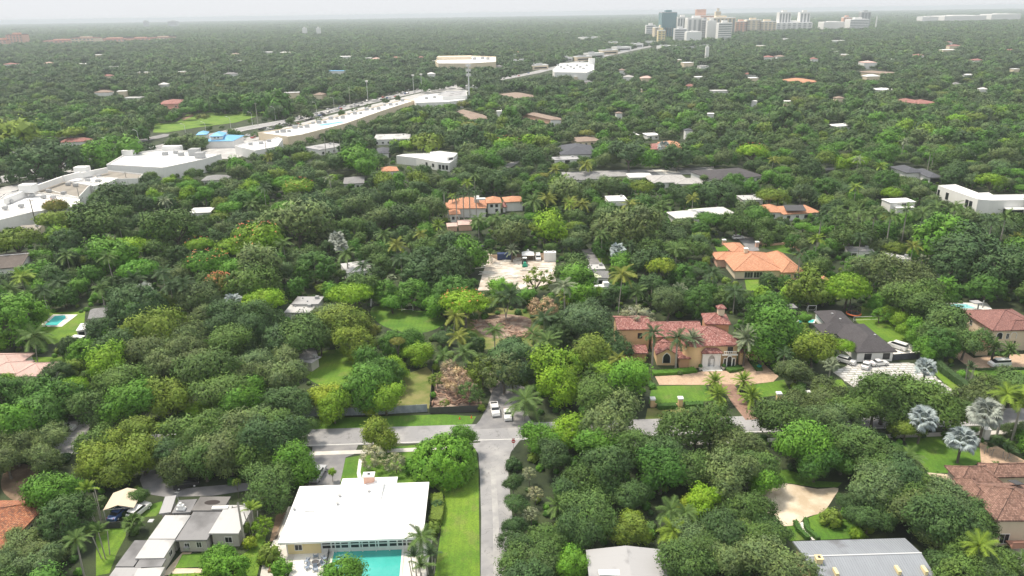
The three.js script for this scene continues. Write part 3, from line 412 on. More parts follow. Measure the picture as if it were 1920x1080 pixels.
// --- the big white flat-roofed house by the side road
{
  const H = house('flat_roofed_house', 'large house with blank white flat roof beside the turquoise pool', 'house', [660, 965], 3.3);
  const b = block(H, [521, 1018], [793, 1008], [559, 912], 3.3, { roof: 'flat', rm: M.roofWhite, wm: M.stuccoWhite, ov: 1.0, t: 0.42 });
  const w = (i, n, x0, x1) => lerp(x0, x1, (i + 0.5) / n);
  for (let i = 0; i < 10; i++) { const x = w(i, 10, -b.L / 2 + 7.3, b.L / 2 - 1.4); for (const [yy, hh] of [[0.95, 0.72], [1.78, 0.95]]) win(H, b.put(x, yy, b.W / 2 - 0.97), b.th, 1.52, hh, { n: 1 }); }
  for (let i = 0; i <= 7; i++) piece(H, 'post', box(0.16, 2.88, 0.16), M.frameWhite, b.put(lerp(-b.L / 2 + 7.3, b.L / 2 - 1.4, i / 7), 0, b.W / 2 - 0.86), b.th);
  piece(H, 'yellow_wall', box(5.8, 2.86, 0.12), M.stuccoYellow, b.put(-b.L / 2 + 4.2, 0, b.W / 2 - 0.93), b.th).userData.label = 'pale yellow end of the poolside wall';
  win(H, b.put(-b.L / 2 + 3.2, 0.9, b.W / 2 - 0.84), b.th, 1.3, 1.2); win(H, b.put(-b.L / 2 + 1.05, 0.9, b.W / 2 - 4), b.th + Math.PI / 2, 1.3, 1.2);
  // the raised wedge of roof over the hall
  const p = (x, y, h) => at(H, x, y, h), q = [p(673, 943, 3.34), p(713, 942, 3.5), p(720, 899, 4.3), p(648, 905, 3.34)], d = q.map((v) => v.clone().setY(3.31));
  mesh('raised_roof', faces([q, [d[0], d[1], q[1], q[0]], [d[1], d[2], q[2], q[1]], [d[2], d[3], q[3], q[2]], [d[3], d[0], q[0], q[3]]]), M.roofWhite, H);
  const pb = at(H, 692, 904, 3.2); piece(H, 'porch_roof', box(11, 0.2, 2.2, 0, 0, 0), M.roofWhite, V(pb.x, 3.02, pb.z - 0.4), b.th); for (const s of [-5, 5]) piece(H, 'porch_post', box(0.2, 3.0, 0.2), M.frameWhite, V(pb.x + s, 0, pb.z - 1.1));
  const ch = at(H, 693, 907, 3.3); const cs = piece(H, 'chimney', box(2.0, 2.0, 1.3), M.stuccoPink, ch, b.th); piece(cs, 'chimney_cap', merge([box(2.3, 0.22, 1.6, 0, 2.003, 0)]), M.white, V(0, 0, 0)); piece(cs, 'flue', box(0.5, 0.2, 0.4, 0, 2.23, 0), M.metalDark, V(0, 0, 0));
  vent(H, 637, 931, 3.3); vent(H, 633, 946, 3.3); vent(H, 692, 923, 3.6); vent(H, 552, 956, 3.3); piece(H, 'skylight', box(1.9, 0.22, 0.5), M.metalPale, at(H, 581, 958, 3.3), b.th);
}
// --- the low grey house with many roofs
{
  const H = house('grey_roofed_house', 'low rambling house with patched grey flat roofs below the carport', 'house', [335, 985], 2.9), wm = M.stuccoGrey, F = (A, B, C, y, rm, o = {}) => block(H, A, B, C, y, { roof: 'flat', rm, wm, ov: 0.35, t: 0.28, ...o });
  F([278, 1010], [328, 1010], [290, 966], 3.0, M.roofWhiteOld); F([329, 1013], [388, 1012], [358, 957], 2.8, M.roofGreyDark, { win: [['f', 0.28, 1.0, 0.9, 0.9], ['f', 0.72, 0.9, 0.9, 1.2]] });
  F([391, 1000], [447, 1000], [416, 947], 3.15, M.roofWhiteOld, { win: [['f', 0.62, 0.9, 1.3, 1.2]] }); F([358, 957], [417, 957], [363, 931], 3.05, M.roofTar);
  F([322, 962], [357, 960], [345, 937], 2.9, M.roofGreyDark); F([298, 963], [320, 960], [318, 930], 2.7, M.roofGrey); F([253, 1047], [307, 1046], [272, 1011], 2.85, M.roofWhiteOld, { win: [['r', 0.4, 0.9, 1.2, 1]] });
  F([216, 1062], [250, 1062], [234, 1013], 2.5, M.roofGreyDark); F([190, 1100], [240, 1100], [205, 1064], 2.6, M.roofGrey); F([252, 1064], [303, 1062], [262, 1049], 2.65, M.roofGreyDark); F([240, 1098], [292, 1095], [256, 1066], 2.8, M.roofWhiteOld);
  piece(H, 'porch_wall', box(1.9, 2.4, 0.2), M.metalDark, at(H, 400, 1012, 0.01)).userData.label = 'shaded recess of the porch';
  piece(H, 'chimney', merge([box(1.6, 0.3, 0.9), box(1.1, 0.7, 0.7, 0, 0.3, 0), box(0.4, 0.5, 0.4, 0, 1.0, 0)]), M.white, at(H, 340, 955, 3.0)); piece(H, 'skylight', box(3.0, 0.3, 0.8), M.white, at(H, 413, 953, 3.1)); piece(H, 'skylight', box(0.9, 0.12, 0.9), M.metalGrey, at(H, 283, 977, 3.0));
  piece(H, 'roof_stain', new THREE.CylinderGeometry(1.5, 1.5, 0.012, 20).scale(1, 1, 0.5).translate(0, 0.01, 0), plain(0.035, 0.028, 0.027), at(H, 398, 942, 3.05)).userData.label = 'dark oval ponding stain'; unit(H, 351, 1030, 0.5, 0.9); piece(H, 'antenna', merge([box(0.06, 2.2, 0.06), box(0.9, 0.05, 0.05, 0, 2.0, 0)]), M.metalGrey, at(H, 335, 940, 2.9));
}
// --- rust tile roof at the frame's lower edge, left
{ const H = house('clay_roofed_house', 'house with rust-red clay tile roof beside the bare soil yard', 'house', [-10, 990], 3.5); block(H, [-130, 1037], [0, 1037], [-40, 938], 3.5, { rm: M.tileRust, rh: 2.6, ov: 0.7, wm: M.stuccoCream, ridge: M.tileRust, win: [['r', 0.4, 1, 1.4, 1.2], ['r', 0.75, 1, 1.4, 1.2]] }); block(H, [28, 972], [58, 972], [60, 940], 3.1, { rm: M.tileRust, rh: 1.2, ov: 0.5, wm: M.stuccoCream }); }
// --- lower right: clay tile villa
{
  const H = house('tiled_villa', 'cream villa with weathered clay tile roof below the three silver palms', 'house', [1870, 930], 5.6), R = { rm: M.tileClay, wm: M.stuccoCream, ridge: M.tileClay, ov: 0.6 };
  block(H, [1824, 942], [1868, 943], [1773, 897], 5.6, { ...R, rh: 1.5 }); block(H, [1868, 976], [1990, 976], [1840, 905], 5.9, { ...R, rh: 2.6, win: [['l', 0.2, 3.3, 0.8, 1.0], ['l', 0.45, 3.3, 0.8, 1.0], ['f', 0.2, 0.6, 1.6, 2.0]] });
  block(H, [1800, 905], [1880, 905], [1797, 873], 5.4, { ...R, rh: 1.7 }); block(H, [1860, 895], [1960, 893], [1860, 868], 5.0, { ...R, rh: 1.4 });
  piece(H, 'solar_panel', box(3.0, 0.12, 1.6), M.metalDark, at(H, 1905, 905, 7.6), 0.5).rotation.z = -0.3; win(H, at(H, 1849, 962, 3.3), 0, 1.2, 1.2); piece(H, 'balcony', merge([box(3.2, 0.3, 1.8), box(3.2, 1.0, 0.15, 0, 0.3, 0.82)]), M.brick, at(H, 1908, 1022, 1.2));
}
// --- lower right: grey metal roof with cream walls
{
  const H = house('metal_roofed_house', 'house with wide grey standing seam roof at the sand yard', 'house', [1620, 1050], 4.2), b = block(H, [1530, 1092], [1757, 1085], [1487, 1015], 4.2, { roof: 'gable', rm: M.roofMetal, rh: 0.9, ov: 0.6, wm: M.stuccoYellow });
  const ribs = []; for (let k = 0; k <= 46; k++) { const x = lerp(-b.L / 2 + 0.05, b.L / 2 - 0.05, k / 46); for (const s of [-1, 1]) ribs.push(limb(V(x, b.y + 0.03, s * b.W / 2), V(x, b.y + b.rh + 0.03, 0), 0.022, 0.022, 4)); } const rm = b.set(mesh('standing_seam', merge(ribs), M.roofMetal, H)); rm.userData.kind = 'stuff'; b.set(mesh('ridge_cap', limb(V(-b.L / 2, b.y + b.rh + 0.03, 0), V(b.L / 2, b.y + b.rh + 0.03, 0), 0.14, 0.14, 6), M.metalPale, H));
  const c = piece(H, 'chimney', merge([box(1.0, 1.1, 1.0), box(1.2, 0.14, 1.2, 0, 1.103, 0)]), M.stuccoYellow, at(H, 1534, 1056, 4.6)); piece(c, 'flue', box(0.4, 0.15, 0.4, 0, 1.245, 0), M.metalDark, V(0, 0, 0));
  for (const [x, y] of [[1566, 1078], [1682, 1074], [1732, 1074]]) piece(H, 'parapet_end', merge([box(0.5, 0.9, 1.5)]), M.stuccoYellow, at(H, x, y, 4.2));
}
// --- bottom centre: stained white roof among the oaks
{ const H = house('stained_roof_house', 'house with stained pale low-pitched roof sunk among oaks', 'house', [1190, 1055], 3.4); block(H, [1106, 1098], [1266, 1098], [1122, 1031], 3.4, { roof: 'gableX', rm: M.roofGrey, rh: 0.9, ov: 0.5, wm: M.stuccoWhite, t: 0.2 }); piece(H, 'skylight', box(4.8, 0.16, 1.2), M.white, at(H, 1150, 1074, 3.9), 0); }
// --- the terracotta mansion
{
  const H = house('terracotta_mansion', 'orange stucco mansion with red tile roofs and white arched entrance portal', 'house', [1330, 660], 4), R = { rm: M.tileRed, wm: M.stuccoOrange, ridge: M.tileRed, ov: 0.5 };
  block(H, [1157, 618], [1222, 617], [1154, 592], 6.4, { ...R, roof: 'gable', rh: 1.6, wm: M.stuccoOrange, win: [['f', 0.7, 3.4, 1.2, 1.6, { fm: M.frameDark }]] });
  block(H, [1171, 662], [1216, 662], [1172, 646], 2.8, { ...R, rh: 1.0, wm: M.stuccoDeep }); block(H, [1224, 632], [1320, 631], [1232, 603], 5.6, { ...R, roof: 'gable', rh: 2.2 });
  const b = block(H, [1289, 648], [1378, 648], [1302, 611], 6.4, { ...R, rh: 2.6, win: [['f', 0.12, 3.9, 0.6, 1.3, { arch: 'round', fm: M.stuccoOrange }]] }); block(H, [1322, 607], [1371, 608], [1325, 588], 8.6, { ...R, rh: 1.7, wm: M.stuccoDeep });
  // round turrets with conical tile caps
  for (const [px, py, r, h, cap] of [[1303, 690, 2.9, 6.3, 1.8], [1366, 688, 2.7, 6.6, 2.0]]) { const q = at(H, px, py, 0); q.z -= r; piece(H, 'turret', new THREE.CylinderGeometry(r, r, h, 24).translate(0, h / 2, 0), M.stuccoOrange, q); const c = faces(Array.from({ length: 20 }, (_, i) => { const a = i * 0.31416, a2 = (i + 1) * 0.31416, e = r + 0.6; return [V(Math.cos(a2) * e, 0, Math.sin(a2) * e), V(Math.cos(a) * e, 0, Math.sin(a) * e), V(0, cap, 0)]; })); piece(H, 'turret_roof', c, M.tileRed, V(q.x, h, q.z)); }
  // portal
  const P = at(H, 1334, 692, 0); P.z -= 0.6; { const s = new THREE.Shape(); s.moveTo(-2.4, 0); s.lineTo(2.4, 0); s.lineTo(2.4, 4.5); s.lineTo(-2.4, 4.5); s.closePath(); s.holes.push(archShape(1.9, 3.9, true)); const g = new THREE.ExtrudeGeometry(s, { depth: 0.7, bevelEnabled: true, bevelSize: 0.04, bevelThickness: 0.04, bevelSegments: 1, curveSegments: 10 }); g.translate(0, 0, -0.7); piece(H, 'entrance_portal', g, M.stuccoWhite, P); }
  piece(H, 'portal_room', box(4.6, 4.4, 4.0, 0, 0, -2.75), M.stuccoOrange, P); piece(H, 'entrance_recess', box(1.8, 3.7, 0.1, 0, 0, -0.66), M.metalGrey, P); const dr = piece(H, 'door', box(0.9, 2.4, 0.08, 0.35, 0, -0.55), M.white, P); piece(dr, 'door_handle', box(0.06, 0.3, 0.1, 0.05, 1.0, -0.5), M.metalDark, V(0, 0, 0));
  piece(H, 'portal_roof', hipGeo(5.6, 4.6, 1.9), M.tileRed, V(P.x, 4.55, P.z - 1.9)); piece(H, 'entrance_steps', merge([box(5.2, 0.16, 2.2, 0, 0, 1.0), box(4.4, 0.16, 1.4, 0, 0.165, 0.7), box(3.6, 0.16, 0.8, 0, 0.33, 0.4)]), M.patio, P);
  for (const s of [-3.1, 3.1]) { const u = piece(H, 'planter', new THREE.CylinderGeometry(0.5, 0.32, 0.8, 12).translate(0, 0.4, 0), M.offWhite, V(P.x + s, 0, P.z + 0.9)); piece(u, 'plant', crownOf('shrub', 1, 1), toneMat('deep', 0), V(0, 1.2, 0)).scale.setScalar(0.7); }
  // arched triple window with balcony over it, gable with pointed window, gate wing
  const Wn = at(H, 1366, 690, 0); for (const [x, w, h] of [[-1.15, 0.6, 2.3], [0, 1.1, 2.9], [1.15, 0.6, 2.3]]) win(H, V(Wn.x + x, 0.6, Wn.z + 0.16), 0, w, h, { arch: 'round' }); piece(H, 'window_surround', merge([box(4.2, 0.3, 0.3, 0, 0.2, 0), box(4.2, 0.3, 0.5, 0, 3.75, 0)]), M.stuccoWhite, V(Wn.x, 0, Wn.z)); piece(H, 'balcony_rail', merge([box(3.4, 0.1, 0.1, 0, 4.9, 0.2), ...[-1.5, -1, -0.5, 0, 0.5, 1, 1.5].map((x) => box(0.14, 0.9, 0.14, x, 4.05, 0.2))]), M.white, V(Wn.x, 0, Wn.z)); win(H, V(Wn.x, 4.4, Wn.z - 0.03), 0, 1.3, 1.7, { fm: M.frameDark });
  block(H, [1230, 665], [1272, 665], [1232, 640], 3.4, { ...R, roof: 'gableX', rh: 1.8, wm: M.stuccoOrange, win: [['f', 0.5, 0.7, 1.9, 2.9, { arch: 'point' }]] }); block(H, [1272, 672], [1296, 672], [1272, 650], 3.0, { ...R, roof: 'flat', rm: M.tileRed, wm: M.stuccoDeep });
  block(H, [1384, 660], [1412, 660], [1386, 645], 4.0, { ...R, wm: M.stuccoOrange, rh: 0.9, roof: 'hip', wall: false }); for (const [x, y] of [[1388, 682], [1408, 678]]) piece(H, 'gate_pier', box(1.1, 4.0, 1.1), M.stuccoOrange, at(H, x, y, 0));
  const c = piece(H, 'chimney', merge([box(1.7, 2.2, 1.5)]), M.stuccoCream, at(H, 1351, 590, 9.9)); piece(c, 'chimney_roof', hipGeo(2.5, 2.3, 0.9), M.tileRed, V(0, 2.25, 0));
  piece(H, 'skylight', box(2, 0.1, 1.2), M.metalPale, at(H, 1253, 610, 7.0)).rotation.x = 0.35; win(H, at(H, 1330, 645, 6.2), 0, 0.7, 0.7, { arch: 'round', fm: M.stuccoCream });
}
// --- the dark-roofed L-shaped house
{
  const H = house('dark_roofed_house', 'white house with long dark shingle roof and trampoline lawn behind', 'house', [1600, 620], 3.2), R = { rm: M.shingleDark, wm: M.stuccoWhite, ov: 0.7 };
  block(H, [1606, 661], [1683, 659], [1614, 607], 3.2, { ...R, rh: 2.5, win: [['f', 0.3, 0.7, 1.8, 1.7, { fm: M.frameDark }], ['f', 0.82, 0.7, 1.8, 1.7, { fm: M.frameDark }], ['l', 0.7, 0.8, 1.2, 1.3, { fm: M.frameDark }]] });
  block(H, [1541, 626], [1606, 626], [1511, 607], 3.3, { ...R, rh: 1.7, win: [['f', 0.62, 1.4, 2.4, 0.8, { fm: M.frameDark }]] }); block(H, [1550, 609], [1604, 609], [1527, 583], 3.1, { ...R, rh: 2.0 });
  for (const [x, y] of [[1560, 590], [1575, 600], [1640, 630]]) vent(H, x, y, 4.4); piece(H, 'patio_screen', box(0.2, 2.4, 7.5), M.white, at(H, 1538, 606, 0.02));
}
{ const H = house('dark_roofed_cabin', 'small cabin with flat dark shingle roof behind the mango trees', 'house', [1447, 576], 3); block(H, [1419, 584], [1476, 584], [1420, 569], 3, { rm: M.shingleDark, roof: 'gable', rh: 1.0, ov: 0.5 }); }
{ const H = house('garden_pavilion', 'open pavilion with flat dark roof on posts by the football goal', 'pavilion', [1483, 575], 2.8); block(H, [1468, 578], [1496, 577], [1466, 570], 2.8, { roof: 'flat', rm: M.roofGreyDark, wall: false, t: 0.2 }); for (const [x, y] of [[1471, 584], [1495, 583], [1468, 578]]) piece(H, 'post', box(0.18, 2.6, 0.18), M.metalDark, at(H, x, y + 4, 0)); }
// --- the beige mansion at the right edge
{
  const H = house('red_roofed_mansion', 'beige two-storey mansion with maroon tile roof and arched windows', 'house', [1880, 610], 6.4), R = { rm: M.tileMaroon, wm: M.beige === undefined ? M.stuccoCream : M.stuccoCream, ov: 0.6, ridge: M.tileMaroon };
  block(H, [1862, 620], [1965, 618], [1805, 581], 6.4, { ...R, rh: 2.9, win: [['f', 0.14, 3.6, 1.5, 1.9, { arch: 'round' }], ['f', 0.3, 3.6, 0.8, 1.6], ['f', 0.42, 3.6, 1.5, 1.9, { arch: 'round' }], ['f', 0.14, 0.6, 1.5, 1.9], ['f', 0.42, 0.3, 1.8, 2.6, { fm: M.frameDark }], ['l', 0.3, 3.6, 1.2, 1.5], ['l', 0.7, 3.6, 1.2, 1.5]] });
  block(H, [1896, 619], [1965, 617], [1890, 604], 6.5, { ...R, rh: 1.7 }); block(H, [1830, 650], [1862, 650], [1810, 610], 3.0, { ...R, rh: 1.0 });
}
{ const H = house('poolside_cabana', 'grey flat cabana on a post beside the right-hand mansion pool', 'pavilion', [1836, 566], 2.8); block(H, [1828, 569], [1844, 568], [1826, 563], 2.8, { roof: 'flat', rm: M.roofGrey, wall: false, t: 0.2 }); piece(H, 'post', box(0.3, 2.6, 0.3), M.metalGrey, at(H, 1833, 580, 0)); piece(H, 'post', box(0.3, 2.6, 0.3), M.metalGrey, at(H, 1842, 578, 0)); }
// --- the orange-tiled ranch
{
  const H = house('orange_tiled_ranch', 'sprawling single-storey house with bright orange tile roof behind hedges', 'house', [1430, 490], 3.2), R = { rm: M.tileOrange, wm: M.stuccoPink, ov: 0.7, ridge: M.tileOrange };
  block(H, [1376, 508], [1470, 507], [1380, 474], 3.2, { ...R, rh: 3.4, wm: M.stuccoCream, win: [['f', 0.3, 0.3, 3.0, 2.2, { n: 3 }], ['f', 0.5, 0.3, 3.0, 2.2, { n: 3 }], ['f', 0.78, 0.05, 1.0, 2.2, { n: 1, pm: M.white, name: 'door' }]] });
  block(H, [1466, 511], [1511, 510], [1440, 476], 3.2, { ...R, rh: 2.6, win: [['f', 0.3, 0.9, 1.4, 1.3], ['f', 0.7, 0.9, 1.9, 1.5]] }); block(H, [1343, 487], [1400, 487], [1345, 473], 3.2, { ...R, rh: 1.7 }); block(H, [1374, 474], [1408, 473], [1362, 456], 3.6, { ...R, rh: 1.3, wall: false });
  for (const [x, y] of [[1366, 472], [1378, 484]]) piece(H, 'porch_post', box(0.4, 3.4, 0.4), M.stuccoCream, at(H, x, y, 0)); const c = piece(H, 'chimney', box(1.2, 1.6, 1.2), M.stuccoCream, at(H, 1398, 474, 6)); piece(c, 'chimney_cap', box(1.5, 0.2, 1.5, 0, 1.603, 0), M.white, V(0, 0, 0));
}
{ const H = house('orange_shed', 'little shed with orange tile roof between tree and ranch house', 'shed', [1547, 522], 2.5); block(H, [1540, 526], [1556, 526], [1540, 519], 2.5, { rm: M.tileOrange, rh: 1, ov: 0.3 }); }
// --- peach-tiled villa in the middle distance
{
  const H = house('peach_tiled_villa', 'white villa with peach tile roofs in front of tall dark palms', 'house', [890, 388], 4.5), R = { rm: M.tileOrange, wm: M.stuccoWhite, ov: 0.7 };
  block(H, [836, 391], [912, 390], [852, 375], 4.6, { ...R, rh: 3.4 }); block(H, [912, 381], [941, 380], [914, 371], 5.4, { ...R, rh: 1.7, win: [['f', 0.3, 3.2, 1.2, 1.3, { fm: M.frameDark }], ['f', 0.7, 3.2, 1.2, 1.3, { fm: M.frameDark }], ['f', 0.7, 0.7, 1.2, 1.5, { fm: M.frameDark }]] });
  block(H, [947, 379], [983, 377], [956, 369], 4.8, { ...R, rh: 1.5, win: [['r', 0.5, 1.2, 1.3, 1.3]] }); block(H, [842, 402], [864, 401], [846, 394], 4.0, { ...R, rh: 1.2, win: [['f', 0.3, 1.3, 1.1, 1.3, { fm: M.frameDark }], ['f', 0.75, 1.3, 1.1, 1.3, { fm: M.frameDark }]] }); block(H, [940, 388], [950, 388], [940, 378], 2.8, { ...R, rh: 0.8, rm: M.tileRed });
  block(H, [835, 387], [862, 386], [838, 380], 4.8, { ...R, rh: 0.9 }); piece(H, 'chimney', box(2.4, 3.2, 1.6), M.stuccoWhite, at(H, 894, 380, 6)); piece(H, 'roof_deck', box(4.5, 0.6, 2.5), M.stuccoWhite, at(H, 901, 374, 8.0));
}
{ const H = house('pink_roofed_outbuilding', 'low outbuilding with dusty pink tile roof below the peach-tiled villa', 'outbuilding', [870, 416], 2.8); block(H, [858, 422], [886, 421], [862, 413], 2.8, { rm: M.tilePink, rh: 1.1, ov: 0.4, wm: M.stuccoPink }); block(H, [838, 425], [858, 424], [840, 418], 2.4, { rm: M.tilePink, rh: 0.6, roof: 'flat', ov: 0.3, wm: M.stuccoPink }); }
// --- modern white villas
HIDE_WALLS = 0.4;
{ const H = house('modern_white_villa', 'modern white flat-roofed villa behind the highway-side woods, dark upper windows', 'house', [800, 298], 6); prism(H, [[743, 293], [758, 290], [808, 288], [858, 291], [856, 298], [842, 307], [820, 305], [780, 297]], 4.8, { rim: 0.5 }); prism(H, [[806, 286], [824, 284], [858, 288], [852, 294], [838, 296]], 6.8, { base: 4.7, rim: 0.4 }); edgeWins(H, [820, 305], [842, 307], 4.8, [0.2, 0.5, 0.8], 1.0, 1.6, 2.6); edgeWins(H, [780, 297], [820, 305], 4.8, [0.5, 0.8], 1.6, 1.8, 2.0); edgeWins(H, [838, 296], [852, 294], 6.8, [0.5], 5.3, 3, 1.0); }
{
  const H = house('white_cube_villa', 'angular white modern villa stepping down behind the tall palm row', 'house', [1840, 375], 7);
  prism(H, [[1759, 349], [1790, 347], [1833, 363], [1853, 362], [1862, 367], [1925, 366], [1925, 376], [1858, 377], [1834, 375], [1765, 351]], 7, { rim: 0.4 });
  edgeWins(H, [1765, 351], [1834, 375], 7, [0.2, 0.74, 0.84], 2.2, 2.0, 3.2); edgeWins(H, [1759, 349], [1765, 351], 7, [0.5], 2.2, 1.4, 3.2); const gq = at(H, 1872, 388, 2.6); piece(H, 'glass_front', box(7, 3.2, 0.2), M.glassBlue, gq); const cq = at(H, 1905, 392, 3.6); piece(H, 'canopy', box(9, 0.4, 4), M.white, cq); piece(H, 'loggia', box(9, 3, 0.2), M.glass, V(cq.x, 0.3, cq.z - 1.6));
}
{ const H = house('white_terrace_house', 'small white terraced house with open upper loggia among palms', 'house', [1688, 378], 5); block(H, [1670, 380], [1718, 378], [1670, 372], 5, { roof: 'flat', rm: M.roofWhite, ov: 0.3, win: [['f', 0.6, 2.6, 3.5, 1.8, { n: 3, fm: M.frameWhite }]] }); block(H, [1682, 390], [1716, 389], [1684, 383], 3, { roof: 'flat', rm: M.roofWhite, ov: 0.2 }); }
{ const H = house('slate_roofed_villa', 'villa with slate-grey hip roofs, open porch and small pool', 'house', [1730, 325], 3.6), R = { rm: M.shingleSlate, ov: 0.8 }; block(H, [1700, 324], [1735, 323], [1686, 312], 3.8, { ...R, rh: 2 }); block(H, [1742, 333], [1771, 333], [1722, 318], 3.4, { ...R, rh: 1.6, win: [['f', 0.3, 0.2, 3, 2.5, { fm: M.frameDark, n: 1 }], ['f', 0.75, 0.2, 3, 2.5, { fm: M.frameDark, n: 1 }]] }); }
